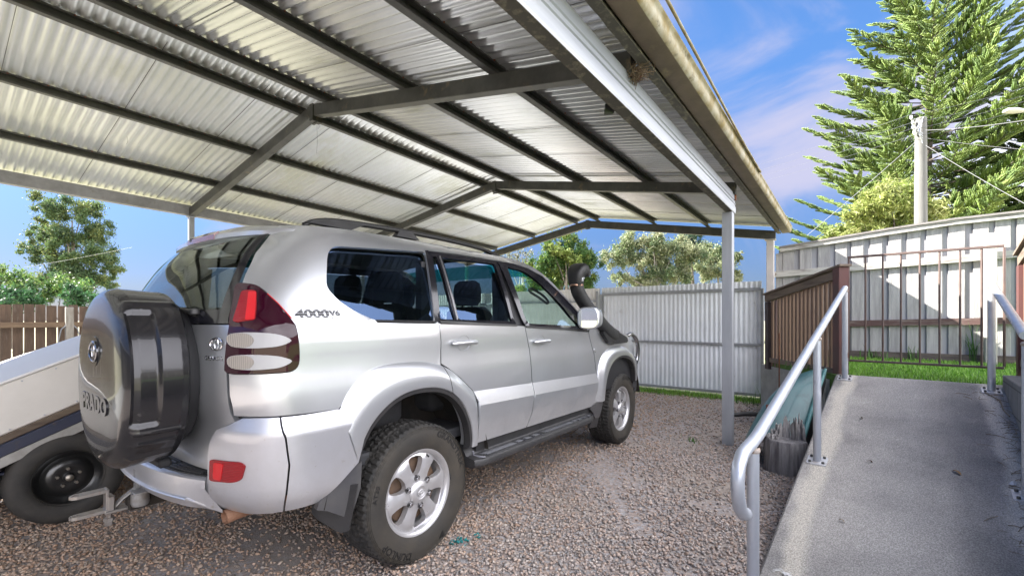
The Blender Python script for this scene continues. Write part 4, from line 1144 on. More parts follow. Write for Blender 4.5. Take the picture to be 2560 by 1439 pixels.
# ---- outlines in (s, z)
flareA = spl([(-.500, .905), (-.449, .986), (-.368, 1.050), (-.283, 1.078), (-.161, 1.086), (-.02, 1.080), (.090, 1.060), (.192, 1.022), (.293, .955), (.400, .868)], 4)
archB = spl([(-.425, .66), (-.404, .733), (-.348, .817), (-.262, .885), (-.166, .926), (-.052, .940), (.072, .930), (.187, .888), (.281, .806), (.343, .700), (.368, .600), (.365, .545)], 4)
qglass = rnd([(-.455, 1.655), (.190, 1.705), (.108, 1.292), (-.285, 1.300), (-.39, 1.343), (-.465, 1.392), (-.510, 1.45), (-.500, 1.50)], [.07, .03, .03, .03, .05, .05, .05, .05])
rdblack = [(.222, 1.712), (.895, 1.722), (.868, 1.268), (.137, 1.289)]
rdglass = rnd([(.318, 1.685), (.850, 1.697), (.842, 1.290), (.312, 1.303)], .02)
rdquart = rnd([(.236, 1.683), (.276, 1.685), (.280, 1.303), (.160, 1.306)], .012)
fdblack = [(.905, 1.722), (1.10, 1.724), (1.266, 1.705), (1.458, 1.654), (1.627, 1.543), (1.799, 1.415), (1.925, 1.318), (1.95, 1.205), (.980, 1.258)]
fdglass = rnd([(.992, 1.690), (1.209, 1.676), (1.352, 1.612), (1.507, 1.500), (1.645, 1.396), (1.765, 1.265), (1.775, 1.246), (1.020, 1.275)], [.02, .1, .1, .1, .1, .02, .02, .02])
ztop = spl([(-.48, 1.752), (-.30, 1.765), (0, 1.775), (.5, 1.785), (1.0, 1.785), (1.15, 1.772), (1.31, 1.742), (1.46, 1.688), (1.60, 1.600), (1.75, 1.480), (1.90, 1.355), (2.03, 1.235)], 4)
# ---- body side skin (quarter panel, roof side, pillars)
rear_edge = [(s_psi(z, .80), z) for z in (1.752, 1.69, 1.6, 1.5, 1.4, 1.29, 1.2, 1.1, 1.0, .916)]
side = ztop[::-1] + [(s_psi(1.754, .55), 1.754)] + rear_edge + [(-.70, .916), (-.505, .910)] + flareA[1:27] + [(.132, 1.052), (.136, 1.181), (.122, 1.283), (.130, 1.292), (.215, 1.716), (.5, 1.727), (.9, 1.728), (1.10, 1.730), (1.270, 1.711), (1.462, 1.660), (1.631, 1.549), (1.803, 1.421), (1.932, 1.322), (1.956, 1.208), (2.00, 1.215)]
m = MB(); panel(m, side, [qglass], grid=.045, rim=.015)
# roof skin lofted between the two side tops
rx = [-.56, -.52, -.48] + [p[0] for p in ztop[4:29:2]]
rings = []
def roof_edge(x):
    if x < -.48: return PS(s_psi(1.752, .55 + (-.48 - x) * 3), 1.752)
    zt = herm([(a, b) for a, b in ztop], x); return PS(x, zt)
xs_r = [-.48 + i * .082 for i in range(20)] + [1.12, 1.2]
for x in xs_r:
    e = roof_edge(x); ring = []
    for j in range(17):
        t = -1 + j / 8; c = (1 - abs(t) ** 2.4)
        ring.append(Vector((e.x - .02 * c * (1 if x < -.3 else 0), e.y * -t, e.z + .048 * c)))
    rings.append(ring)
m.loft(rings, False, False)
# bonnet-side fender skin
fend = [(2.0, 1.213), (2.25, 1.223), (2.457, 1.217), (2.70, 1.185), (2.95, 1.13), (3.15, 1.06), (3.30, .97), (3.33, .80), (3.33, .70), (3.25, .70), (3.165, .745), (2.972, .885), (2.73, .918), (2.459, .886), (2.33, .80), (2.262, .68), (2.20, .52), (2.085, .538), (2.135, .645), (2.143, .763), (2.088, .991), (1.99, 1.185)]
mf = MB(); panel(mf, fend, grid=.06, rim=.015)
m.merge(mf); m.mirror_y()
body = cbuild(m, 'body_shell', M['paint'], smooth=30)

# ---- black liner just inside the skin so that seams read dark, with window openings
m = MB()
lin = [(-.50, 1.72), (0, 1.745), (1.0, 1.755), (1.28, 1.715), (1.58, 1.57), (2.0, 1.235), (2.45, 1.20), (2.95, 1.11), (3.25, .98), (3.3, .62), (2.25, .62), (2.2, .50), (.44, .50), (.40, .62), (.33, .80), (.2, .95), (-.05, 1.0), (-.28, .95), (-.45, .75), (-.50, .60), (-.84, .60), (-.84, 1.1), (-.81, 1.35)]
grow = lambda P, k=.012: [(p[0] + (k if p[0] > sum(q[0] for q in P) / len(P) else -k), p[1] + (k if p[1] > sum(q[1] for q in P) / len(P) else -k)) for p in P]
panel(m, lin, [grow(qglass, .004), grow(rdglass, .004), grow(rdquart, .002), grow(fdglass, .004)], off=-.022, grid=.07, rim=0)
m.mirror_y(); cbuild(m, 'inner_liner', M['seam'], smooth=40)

# ---- doors
MT = lambda s: .866 - .034 * (s - .444); ML = lambda s: .781 - .031 * (s - .411)
def mould(s, z):
    a, b = MT(s), ML(s)
    if z >= a: return 0.
    if z >= b: return .024 * (a - z) / (a - b)
    return .024 - .010 * max(0, (.68 - z) / .13)
rdoor = [(.126, 1.283), (.142, 1.181), (.140, 1.058), (.192, 1.029), (.293, .962), (.404, .872), (.438, .80), (.440, .551), (.972, .541), (.984, .560), (1.022, .632), (1.050, .770), (1.041, .948), (1.026, 1.093), (.968, 1.256)]
fdoor = [(.976, 1.256), (1.034, 1.093), (1.049, .948), (1.058, .770), (1.030, .630), (.992, .556), (.984, .541), (2.02, .522), (2.065, .542), (2.121, .648), (2.130, .763), (2.075, .991), (1.980, 1.188)]
rd = MB(); panel(rd, rdoor, off=mould, grid=.04, creases=[[(s, MT(s)) for s in (.42, 1.045)], [(s, ML(s)) for s in (.445, 1.047)]])
fd = MB(); panel(fd, fdoor, off=mould, grid=.04, creases=[[(s, MT(s)) for s in (1.058, 2.11)], [(s, ML(s)) for s in (1.059, 2.125)]])
rdR, rdL = pair(rd, 'rear_door', M['paint'], 6)
fdR, fdL = pair(fd, 'front_door', M['paint'], 6)
def on_doors(mb, name, mat, which, smooth=30):
    R_, L_ = (rdR, rdL) if which == 'r' else (fdR, fdL)
    return cbuild(mb, name, mat, R_, smooth), cbuild(flipped(mb), name, mat, L_, smooth)
m = MB(); panel(m, rdblack, [rdglass, rdquart], grid=.06, off=.001); on_doors(m, 'window_frame', M['black_gloss'], 'r')
m = MB(); panel(m, fdblack, [fdglass], grid=.06, off=.001); on_doors(m, 'window_frame', M['black_gloss'], 'f')
tilt_in = lambda s, z: -.006 - .026 * max(0, z - 1.29) / .4
m = MB(); panel(m, rdglass, off=tilt_in, grid=.1, rim=.003); on_doors(m, 'window_pane', M['glass_dark'], 'r')
m = MB(); panel(m, rdquart, off=tilt_in, grid=.1, rim=.003); on_doors(m, 'window_pane', M['glass_dark'], 'r')
m = MB(); panel(m, fdglass, off=tilt_in, grid=.1, rim=.003); on_doors(m, 'window_pane', M['glass_front'], 'f')
m = MB(); panel(m, qglass, off=tilt_in, grid=.1, rim=.003); pair(m, 'quarter_window', M['glass_dark'])
m = MB(); panel(m, [(.193, 1.714), (.219, 1.716), (.138, 1.290), (.110, 1.291)], off=.0025, grid=.05, rim=.004); pair(m, 'pillar_trim_strip', M['black_gloss'])
# bright beads on the window surrounds and the belt moulding
def seam_tube(mb, pts, r, off=.002, n=6):
    mb.tube([PO(s, z, off) for s, z in dens(pts, .05, False)], r, n); return mb
m = MB(); seam_tube(m, [(.297, 1.690), (.292, 1.30)], .006, .004); on_doors(m, 'division_bar', mk('satin_bar', (.20, .20, .21), .3, .6), 'r')
m = MB(); panel(m, [(.140, 1.291), (.868, 1.269), (.868, 1.256), (.140, 1.279)], off=.008, grid=.08); on_doors(m, 'belt_moulding', M['black_plastic'], 'r')
m = MB(); panel(m, [(.982, 1.259), (1.945, 1.210), (1.945, 1.197), (.982, 1.246)], off=.008, grid=.08); on_doors(m, 'belt_moulding', M['black_plastic'], 'f')
m = MB(); panel(m, [(-.285, 1.302), (.112, 1.294), (.112, 1.286), (-.275, 1.292)], off=.004, grid=.08); pair(m, 'belt_moulding', M['black_plastic'])
# door handles: recess cup + pull
def handle(sx, z, which):
    m = MB(); k = 20
    cup = [(sx + .056 * math.cos(2 * PI * i / k), z - .002 + .047 * math.sin(2 * PI * i / k)) for i in range(k)]
    vs = [PO(s, zz, .0022 + mould(s, zz)) for s, zz in cup] + [PO(sx + (s - sx) * .55, z + (zz - z) * .6, -.016) for s, zz in cup] + [PO(sx, z, -.020)]
    m.add(vs, [(i, (i + 1) % k, k + (i + 1) % k, k + i) for i in range(k)] + [(k + i, k + (i + 1) % k, 2 * k) for i in range(k)])
    c = on_doors(m, 'handle_cup', M['paint_low'], which, 40)
    m = MB(); pts = []; 
    for i in range(13):
        t = i / 12; s = sx - .105 + .21 * t; o = .012 + .026 * math.sin(PI * t) ** .5
        pts.append(PO(s, z + .004 * math.sin(PI * t), o))
    m.tube(pts, [.008] + [.0135] * 11 + [.008], 10, flat=1.0)
    on_doors(m, 'door_handle', M['paint'], which, 50)
handle(.325, 1.166, 'r'); handle(1.185, 1.140, 'f')

# ---- rear flare (ruled strips with a rolled lip)
def ruled(mb, A, B, prof, n=44):
    def res(P):
        L = [0.]
        for a, b in zip(P, P[1:]): L.append(L[-1] + math.dist(a, b))
        out = []
        for k in range(n):
            t = L[-1] * k / (n - 1); i = 0
            while i < len(L) - 2 and L[i + 1] < t: i += 1
            u = (t - L[i]) / (L[i + 1] - L[i] + 1e-9); out.append((P[i][0] + (P[i + 1][0] - P[i][0]) * u, P[i][1] + (P[i + 1][1] - P[i][1]) * u))
        return out
    a, b = res(A), res(B); rings = []
    for (t, o) in prof:
        rings.append([PO(a[k][0] + (b[k][0] - a[k][0]) * t, a[k][1] + (b[k][1] - a[k][1]) * t, o) for k in range(n)])
    q = MB(); q.loft(rings, False, False); mb.add(q.v, [f for f in q.f]); return mb
fprof = [(0, -.010), (0, .003), (.05, .010), (.18, .022), (.34, .034), (.42, .039), (.55, .041), (.85, .040), (.96, .037), (1.0, .028), (1.01, -.01), (1.02, -.06)]
fA = flareA + spl([(.400, .868), (.432, .80), (.438, .70), (.440, .551)], 4)[1:]
fB = archB
m = MB()
k0 = 27
# split line between quarter and door part of the flare
jA = min(range(len(fA)), key=lambda i: abs(fA[i][0] - .150)); jB = min(range(len(fB)), key=lambda i: abs(fB[i][0] - .19))
ruled(m, [( -.512, .900)] + fA[:jA + 1], fB[:jB + 1], fprof)
ff = flipped(m); cbuild(m, 'rear_flare', M['paint'], smooth=26); cbuild(ff, 'rear_flare', M['paint'], smooth=26)
m = MB(); A2 = [(fA[jA][0] + .005, fA[jA][1])] + fA[jA + 1:]; B2 = [(fB[jB][0] + .004, fB[jB][1])] + fB[jB + 1:]
ruled(m, A2, B2, fprof); on_doors(m, 'flare_extension', M['paint'], 'r', 26)
# black arch lip strip
m = MB(); rings = []
AB = dens(archB, .04, False)
for (dz, o) in ((0, .036), (0, -.005), (.0, -.14)):
    rings.append([PO(s, z, o) for s, z in AB])
cx, cz = -.02, .39
r2 = []
for (kk, o) in ((1.0, .030), (.965, .026), (.955, .0), (.95, -.02)):
    r2.append([PO(cx + (s - cx) * kk, cz + (z - cz) * kk, o) for s, z in AB])
m.loft(r2, False, False); pair(m, 'arch_trim', M['black_plastic'], 40)
# front flare
fa2 = spl([(2.135, .545), (2.140, .70), (2.165, .86), (2.25, .965), (2.42, 1.020), (2.65, 1.034), (2.88, 1.005), (3.08, .93), (3.22, .80), (3.28, .66)], 4)
fb2 = spl([(2.262, .545), (2.272, .66), (2.320, .785), (2.43, .880), (2.58, .924), (2.74, .930), (2.90, .905), (3.05, .84), (3.16, .74), (3.21, .62)], 4)
m = MB(); ruled(m, fa2, fb2, fprof, 36); pair(m, 'front_flare', M['paint'], 26)
m = MB(); r2 = []; AB2 = dens(fb2, .05, False)
for (kk, o) in ((1.0, .03), (.965, .026), (.955, 0), (.95, -.02)):
    r2.append([PO(2.76 + (s - 2.76) * kk, .39 + (z - .39) * kk, o) for s, z in AB2])
m.loft(r2, False, False); pair(m, 'arch_trim', M['black_plastic'], 40)
# dark plastic piece behind the front wheel
m = MB(); panel(m, [(2.09, .535), (2.265, .545), (2.245, .44), (2.215, .39), (2.12, .40), (2.065, .46), (2.0, .50), (2.0, .522)], off=.016, grid=.05, rim=.05); pair(m, 'front_guard', M['grey_plastic'], 30)
m = MB(); panel(m, [(2.09, .395), (2.24, .40), (2.225, .295), (2.06, .315), (2.07, .36)], off=.006, grid=.05, rim=.02); pair(m, 'front_mud_flap', M['black_plastic'], 30)
# inner wheel arches
def inner_arch(cx, r, y0, y1):
    m = MB(); rings = []
    for y in (y0, (y0 + y1) / 2, y1):
        rings.append([(cx + r * math.cos(a), -y, .40 + r * .98 * math.sin(a)) for a in np.linspace(.16, PI - .16, 30)])
    m.loft(rings, False, False)
    m.add([(cx, -y1, .40)] + rings[-1], [(0, i, i + 1) for i in range(1, 30)])
    return m
for a_ in (inner_arch(-.02, .565, .915, .50), inner_arch(2.76, .545, .885, .48)): pair(a_, 'wheel_arch', M['underbody'], 40)
# underbody, chassis, exhaust
m = MB(); m.box((-.80, -.80, .56), (-.58, .80, .64)); m.box((.42, -.84, .42), (2.15, .84, .54)); m.box((-.6, -.48, .40), (.45, .48, .62)); m.box((2.1, -.46, .40), (3.3, .46, .62))
for y in (-.38, .38): m.bbox((-.80, y - .05, .42), (3.2, y + .05, .52), .01)
m.tube([(0, -.8, .385), (0, .8, .385)], .045, 10); m.tube([(2.79, -.8, .385), (2.79, .8, .385)], .04, 10)
m.lathe([(0, -.10), (.10, -.09), (.13, -.04), (.13, .04), (.1, .09), (0, .1)], 20, 'x', (0, -.1, .385))
cbuild(m, 'underbody', M['underbody'], smooth=35)
m = MB(); m.tube([(-.35, -.56, .46), (-.6, -.57, .475), (-.74, -.575, .470), (-.835, -.58, .464)], .030, 14, cap=False); m.tube([(-.835, -.58, .464), (-.74, -.575, .470), (-.6, -.57, .475)], .026, 14, cap=False)
cbuild(m, 'exhaust_pipe', mk('rusty_exhaust', (.22, .10, .055), .7, .3, var=(.35, .20, .13), vscale=20.), smooth=50)

# ---- bumper: corner pods, wings and the centre with step pad
def bpo(s, z):
    if z > .905: return .0
    if z > .845: return .036 * (1 - ((z - .845) / .060) ** 1.6)
    if z > .60: return .036
    return .036 - .06 * ((.60 - z) / .11) ** 1.7
y_s = lambda y, z: min((s_psi(z, p / 200) for p in range(0, 314)), key=lambda s: abs(-PS(s, z).y - y))
sI = y_s(.585, .72)
pod = [(sI + .045, .905), (sI + .010, .860), (sI - .002, .80), (sI - .005, .735), (sI - .004, .640), (sI - .040, .632), (sI - .042, .56), (sI - .036, .500), (-.81, .490), (-.712, .515), (-.706, .60), (-.702, .72), (-.714, .83), (-.737, .909), (-.80, .909)]
m = MB(); panel(m, pod, off=bpo, grid=.03, rim=.05, creases=[[(sI + .03, .845), (-.717, .845)]]); 
wing = [(-.732, .909), (-.709, .83), (-.697, .72), (-.701, .60), (-.707, .516), (-.60, .525), (-.505, .60), (-.425, .66), (-.404, .733), (-.385, .80), (-.47, .87), (-.507, .909)]
m2 = MB(); panel(m2, wing, off=bpo, grid=.03, rim=.03, creases=[[(-.711, .845), (-.44, .845)]])
bump = MB(); bump.merge(m)
psI = (XC(.60) - sI) / DD
def bc(y_, z, o):          # centre face continues the pods' surface
    best = min((abs(-PO(s_psi(z, psI + (PI / 2 - psI) * k / 160), z, .036).y - abs(y_)), k) for k in range(-12, 161))[1]
    p = PO(s_psi(z, psI + (PI / 2 - psI) * best / 160), z, .036)
    return Vector((p.x - o - .068 * max(0, 1 - (abs(y_) / .60) ** 2), y_, z))
YE = -PO(sI - .004, .60, .036).y
ys = [YE * (-1 + 2 * i / 36) for i in range(37)]
low = lambda y: .548 - .058 * min(1, max(0, (abs(y) - .46) / (YE - .46))) ** 1.6
prof = []
for y in ys:
    l = low(y)
    c_ = bc(y, .60, 0).x; lp_ = 1 - (abs(y) / YE) ** 6
    prof.append([Vector((c_ + .05, y, .643)), Vector((c_ + .008, y, .641)), Vector((c_ + .001, y, .634)), Vector((c_ - .0005, y, .60)), Vector((c_ - .001, y, l + .008)), Vector((c_ - .002 - .008 * lp_, y, l + .003)), Vector((c_ - .002 - .007 * lp_, y, l - .004)), Vector((c_ + .004, y, l - .010)), Vector((c_ + .020, y, min(l - .012, .505))), Vector((c_ + .06, y, .487)), Vector((c_ + .12, y, .487))])
def bcz(y_, z):
    best = min((abs(-PO(s_psi(z, psI + (PI / 2 - psI) * k / 160), z, bpo(0, z)).y - abs(y_)), k) for k in range(-40, 161))[1]
    return PO(s_psi(z, psI + (PI / 2 - psI) * best / 160), z, bpo(0, z)).x - .068 * max(0, 1 - (abs(y_) / .60) ** 2)
for y, row in zip(ys, prof):       # towards the pods the lower edge tucks under with them
    w_e = min(1, max(0, (abs(y) - .44) / (YE - .44))) ** 1.5
    if w_e > 0:
        for i_ in range(3, len(row)):
            row[i_].x = row[i_].x * (1 - w_e) + bcz(y, max(.492, row[i_].z)) * w_e
bump.loft([list(r) for r in zip(*prof)], False, False)
for s in (-1, 1):
    c_ = bc(.585, .60, 0).x
    bump.add([(c_ + .03, s * .50, .6435), (c_ + .015, s * .60, .645), (-.84, s * .64, .655), (-.84, s * .50, .655)], [(0, 1, 2, 3)] if s < 0 else [(3, 2, 1, 0)])
q = flipped(m); bump.merge(q)
bumper = cbuild(bump, 'rear_bumper', M['paint_low'], smooth=22)
cbuild(m2, 'bumper_wing', M['paint_low'], bumper, 22); cbuild(flipped(m2), 'bumper_wing', M['paint_low'], bumper, 22)
m = MB(); m.tube([Vector((bc(y, .60, 0).x - .007, y, low(y) + .001)) for y in ys[3:-3]], .0045, 6); cbuild(m, 'bumper_lip', M['paint'], bumper, 50)
# step pad with ribs
m = MB(); pv = []
def pad_pt(y, t, z=.6455): x0 = bc(y, .60, 0).x + .022; return Vector((x0 + t * (-.835 - x0), y, z))
top = []
for y in np.linspace(-.54, .54, 21): top.append([pad_pt(y, 0, .640), pad_pt(y, .02), pad_pt(y, .98, .652), pad_pt(y, 1.0, .650)])
m.loft(top, False, False)
for t in (.14, .3, .46, .62, .78):
    for a, b in ((-.50, -.27), (-.24, .24), (.27, .50)):
        m.tube([pad_pt(y, t, .6485 + .005 * t) for y in np.linspace(a, b, 8)], .0045, 6)
m.add([pad_pt(-.54, 0, .640), pad_pt(-.54, 1, .650), pad_pt(-.54, 1, .62), pad_pt(-.54, 0, .62)], [(0, 1, 2, 3)])
cbuild(m, 'step_pad', M['black_plastic'], bumper, 40)
m = MB(); rflo = [(sI + .002, .733), (-.805, .738), (-.793, .725), (-.800, .665), (-.818, .650), (sI + .002, .640)]
panel(m, rnd(rflo, .012), off=.040, grid=.03, rim=.03)
for o_, f_ in ((m, False), (flipped(m), True)): cbuild(o_, 'reflector', M['lens_red'], bumper, 30)
m = MB(); panel(m, rnd([(sI + .012, .722), (sI + .034, .722), (sI + .030, .652), (sI + .012, .652)], .006), off=.0415, grid=.03, rim=.003); cbuild(flipped(m), 'reflector_bright_inset', M['lens_redbright'], bumper, 30); cbuild(m, 'reflector_bright_inset', M['lens_redbright'], bumper, 30)
# mud flap behind rear wheel
m = MB(); panel(m, [(-.60, .528), (-.505, .598), (-.43, .655), (-.395, .650), (-.398, .53), (-.44, .40), (-.56, .48), (-.605, .50)], off=.020, grid=.04, rim=.03); pair(m, 'mud_flap_mount', M['grey_plastic'], 30)
m = MB(); a = [Vector((-.425, -.935, .56)), Vector((-.455, -.915, .36)), Vector((-.47, -.875, .345)), Vector((-.505, -.75, .385)), Vector((-.53, -.745, .42)), Vector((-.535, -.745, .56))]
m.prism(a, (-.012, -.008, 0)); pair(m, 'mud_flap', M['black_plastic'], 30)

# ---- tail lights
tl = spl([(-.800, 1.447), (-.768, 1.449), (-.750, 1.436), (-.731, 1.395), (-.710, 1.347), (-.693, 1.297), (-.684, 1.242), (-.679, 1.173), (-.681, 1.122), (-.699, 1.099), (-.733, 1.093), (-.811, 1.091), (-.862, 1.093), (-.866, 1.13), (-.863, 1.20), (-.855, 1.265), (-.843, 1.315), (-.822, 1.38)], 3, True)
def tlens(mat, poly, off, nm, grid=.03, rim=.012):
    m = MB(); panel(m, poly, off=off, grid=grid, rim=rim); return m
t_r = tlens(None, tl, .014, 'x', rim=.03)
TLr = cbuild(t_r, 'tail_light', M['lens_dark'], smooth=30); TLl = cbuild(flipped(t_r), 'tail_light', M['lens_dark'], smooth=30)
def on_tl(m, nm, mat): cbuild(m, nm, mat, TLr, 30); cbuild(flipped(m), nm, mat, TLl, 30)
on_tl(tlens(None, rnd([(-.792, 1.420), (-.757, 1.420), (-.772, 1.355), (-.789, 1.293), (-.843, 1.285)], .012), .0165, '', rim=.004), 'brake_lens', M['lens_red'])
on_tl(tlens(None, rnd([(-.777, 1.414), (-.759, 1.414), (-.774, 1.355), (-.790, 1.297), (-.812, 1.293)], .006), .018, '', rim=.003), 'bright_red_strip', M['lens_redbright'])
def ell(cx, cz, a, b, n=28): return [(cx + a * math.cos(2 * PI * i / n), cz + b * math.sin(2 * PI * i / n)) for i in range(n)]
for cz, tip, tz in ((1.222, -.705, 1.220), (1.136, -.703, 1.137)):
    body_l = spl([(-.860, cz + .004), (-.850, cz + .024), (-.815, cz + .030), (-.775, cz + .028), (-.735, cz + .020), (tip, tz), (-.735, cz - .022), (-.775, cz - .029), (-.815, cz - .031), (-.850, cz - .024)], 3, True)
    on_tl(tlens(None, body_l, .0175, '', rim=.006), 'indicator_lens', M['lens_clear'])
    on_tl(tlens(None, spl([(-.859, cz + .003), (-.850, cz + .022), (-.830, cz + .027), (-.810, cz + .022), (-.800, cz), (-.810, cz - .024), (-.830, cz - .029), (-.850, cz - .022)], 3, True), .0195, '', rim=.004), 'bulb_lens', M['lens_bulb'])
m = MB(); m.tube([PO(s, z, .016) for s, z in ((-.734, 1.405), (-.716, 1.365), (-.700, 1.325), (-.691, 1.300))], .0022, 5); on_tl(m, 'edge_reflex', M['lens_redbright'])
m = MB(); tb = [PO(s, z, .004) for s, z in tl]; m.tube(tb + [tb[0]], .005, 6); on_tl(m, 'lamp_gasket', M['black_plastic'])

# ---- tailgate and rear glass
def rear_grid(mb, z0, z1, psi0, off, nz=14, n=22, rim=0):
    rings = []
    zs = [z0 + (z1 - z0) * i / nz for i in range(nz + 1)]
    for z in zs:
        half = []
        for j in range(n + 1):
            ps = psi0 + (PI / 2 - psi0) * j / n
            half.append(PO(s_psi(z, ps), z, off))
        rings.append(half + [Vector((p.x, -p.y, p.z)) for p in half[-2::-1]])
    mb.loft(rings, False, False)
    if rim:
        mb.loft([[r[0] for r in rings], [r[0] + Vector((rim, .01, 0)) for r in rings]], False, False)
    return mb
m = MB(); rear_grid(m, .66, 1.283, .815, 0., rim=.03); gate_o = cbuild(m, 'tailgate', M['paint'], smooth=30)
m = MB(); rear_grid(m, 1.292, 1.700, .815, .002, nz=20, rim=.015); cbuild(m, 'rear_window', mk_glass('rear_glass', (.40, .46, .46), 1.55, refl=(.85, .92, .88)), smooth=40)
# black frit band round the glass foot and sides
m = MB(); rear_grid(m, 1.287, 1.345, .815, .0035, nz=3); cbuild(m, 'window_frit', M['black_gloss'], smooth=40)
for sg in (1, -1):
    m = MB(); rings = []
    for i in range(17):
        z = 1.345 + (1.700 - 1.345) * i / 16
        rings.append([(p.x, p.y * sg, p.z) for p in (PO(s_psi(z, ps), z, .0035) for ps in (.815, .85, .88))])
    m.loft(rings, False, False)
    cbuild(m, 'window_frit', M['black_gloss'], smooth=40)
m = MB(); rear_grid(m, .52, 1.74, .80, -.03, nz=6); 
q = MB(); q.v = m.v; q.f = [f for f in m.f if sum(m.v[i][2] for i in f) / 4 < 1.3]; cbuild(q, 'tailgate_liner', M['seam'], smooth=40)
# roof spoiler with high brake lamp
m = MB(); rings = []
for y in np.linspace(-.648, .648, 33):
    t = abs(y) / .648; xb = -.722 + .085 * t ** 2.6 + .10 * t ** 12; zt = 1.742 - .016 * t ** 2.2
    rings.append([(xb + .24, y, zt + .060 * (1 - t * t) + .014), (xb + .12, y, zt + .036 * (1 - t * t) + .012), (xb + .03, y, zt + .004 + .008 * (1 - t * t)), (xb + .002 + .02 * t ** 8, y, zt - .014), (xb + .02 * t ** 8, y, zt - .036 + .018 * t ** 8), (xb + .014 + .01 * t ** 8, y, zt - .044 + .022 * t ** 8), (xb + .10, y, zt - .035 + .012 * t ** 8)])
m.loft(rings, True, True); sp_ = cbuild(m, 'roof_spoiler', M['paint'], smooth=35)
m = MB(); rings = []
for y in np.linspace(-.17, .17, 9):
    t = abs(y) / .60; xb = -.722 + .085 * t ** 2.6; zt = 1.742 - .016 * t ** 2.2
    rings.append([(xb + .02, y, zt + .010), (xb - .003, y, zt - .010), (xb - .004, y, zt - .036), (xb + .01, y, zt - .030)])
m.loft(rings); cbuild(m, 'brake_lamp', mk('smoky_red_lens', (.20, .03, .035), .12, coat=1.), sp_, 30)
m = MB(); m.bbox((-.725, .10, 1.715), (-.70, .14, 1.74), .006); cbuild(m, 'washer_jet', M['black_plastic'], sp_, 30)
# rear wiper
m = MB(); wp_ = [PO(s_psi(z, ps), z, o) for z, ps, o in ((1.325, 1.05, .012), (1.335, 1.10, .028), (1.345, 1.25, .024), (1.36, 1.45, .02))]
m.tube(wp_, [.012, .010, .008, .005], 8); m.lathe([(0, 0), (.022, 0), (.02, .02), (0, .026)], 12, 'z', wp_[0]); cbuild(m, 'rear_wiper', M['black_plastic'], smooth=50)

# ---- emblem (three nested ovals) and lettering, laid on any local frame
def emblem(mb, c, r, u, n, size, t=.0045):
    c = Vector(c); r = Vector(r).normalized(); u = Vector(u).normalized(); n = Vector(n).normalized()
    def oval(cx, cy, a, b, rad):
        k = 30; pts = [c + r * (cx + a * math.cos(2 * PI * i / k)) + u * (cy + b * math.sin(2 * PI * i / k)) + n * t * .5 for i in range(k + 1)]
        mb.tube(pts, rad, 6, cap=False)
    s = size
    oval(0, 0, s * .50, s * .345, s * .042); oval(0, -.0 * s, s * .145, s * .315, s * .034); oval(0, s * .165, s * .37, s * .14, s * .032)
    return mb
def place_text(txt, c, r, u, n, size, depth=.003, spacing=1., xs=1.):
    V, F = text_mesh(txt, 1., depth / size / 2, 0, spacing, .03); c = Vector(c); r = Vector(r).normalized(); u = Vector(u).normalized(); n = Vector(n).normalized()
    mb = MB(); mb.add([c + r * p[0] * size * xs + u * p[1] * size + n * p[2] * size for p in V], F); return mb
def surf_frame(s, z, off=.003):
    p = PO(s, z, off); n = nrm(s, z); r = (PS(s + .01, z) - PS(s - .01, z)).normalized(); u = n.cross(r); u = u if u.z > 0 else -u; return p, r, u, n
p, r, u, n = surf_frame(-.889, 1.205); m = MB(); emblem(m, p, r, u, n, .072); cbuild(m, 'maker_emblem', M['chrome'], gate_o, 50)
p, r, u, n = surf_frame(-.897, 1.146); m = place_text('GRANDE', p, r, u, n, .023, .003, 1.1, 1.1); cbuild(m, 'badge_lettering', M['chrome'], gate_o, 30)
p, r, u, n = surf_frame(-.601, 1.328); m = place_text('4000', p, r, u, n, .052, .0012, 1., 1.45)
p, r, u, n = surf_frame(-.496, 1.332); m.merge(place_text('V6', p, r, u, n, .036, .0012, 1., 1.3)); p, r, u, n = surf_frame(-.496, 1.309); m.merge(place_text('VVT-i', p, r, u, n, .014, .0012, 1.1, 1.5))
bd = mk('striped_badge', (.10, .10, .11), .4)
nt = bd.node_tree; w_ = nt.nodes.new('ShaderNodeTexWave'); w_.bands_direction = 'Z'; w_.inputs['Scale'].default_value = 26; w_.inputs['Phase Offset'].default_value = 1.9; tc_ = nt.nodes.new('ShaderNodeTexCoord'); nt.links.new(tc_.outputs['Object'], w_.inputs['Vector'])
rp_ = nt.nodes.new('ShaderNodeValToRGB'); rp_.color_ramp.elements[0].color = (.02, .02, .022, 1); rp_.color_ramp.elements[1].color = (.20, .20, .22, 1); rp_.color_ramp.elements[0].position = .55; rp_.color_ramp.elements[1].position = .95
nt.links.new(w_.outputs['Fac'], rp_.inputs[0]); nt.links.new(rp_.outputs[0], nt.nodes['Principled BSDF'].inputs['Base Color'])
cbuild(m, 'side_lettering', bd, smooth=30)
m = MB(); p, r, u, n = surf_frame(2.10, 1.02, .003)
for a in (0,): m.tube([p + r * x + u * y for x, y in ((.012, .016), (-.012, .016), (-.014, 0), (-.012, -.016), (.012, -.016))], .002, 6)
cbuild(m, 'fender_badge', M['chrome'], smooth=40)

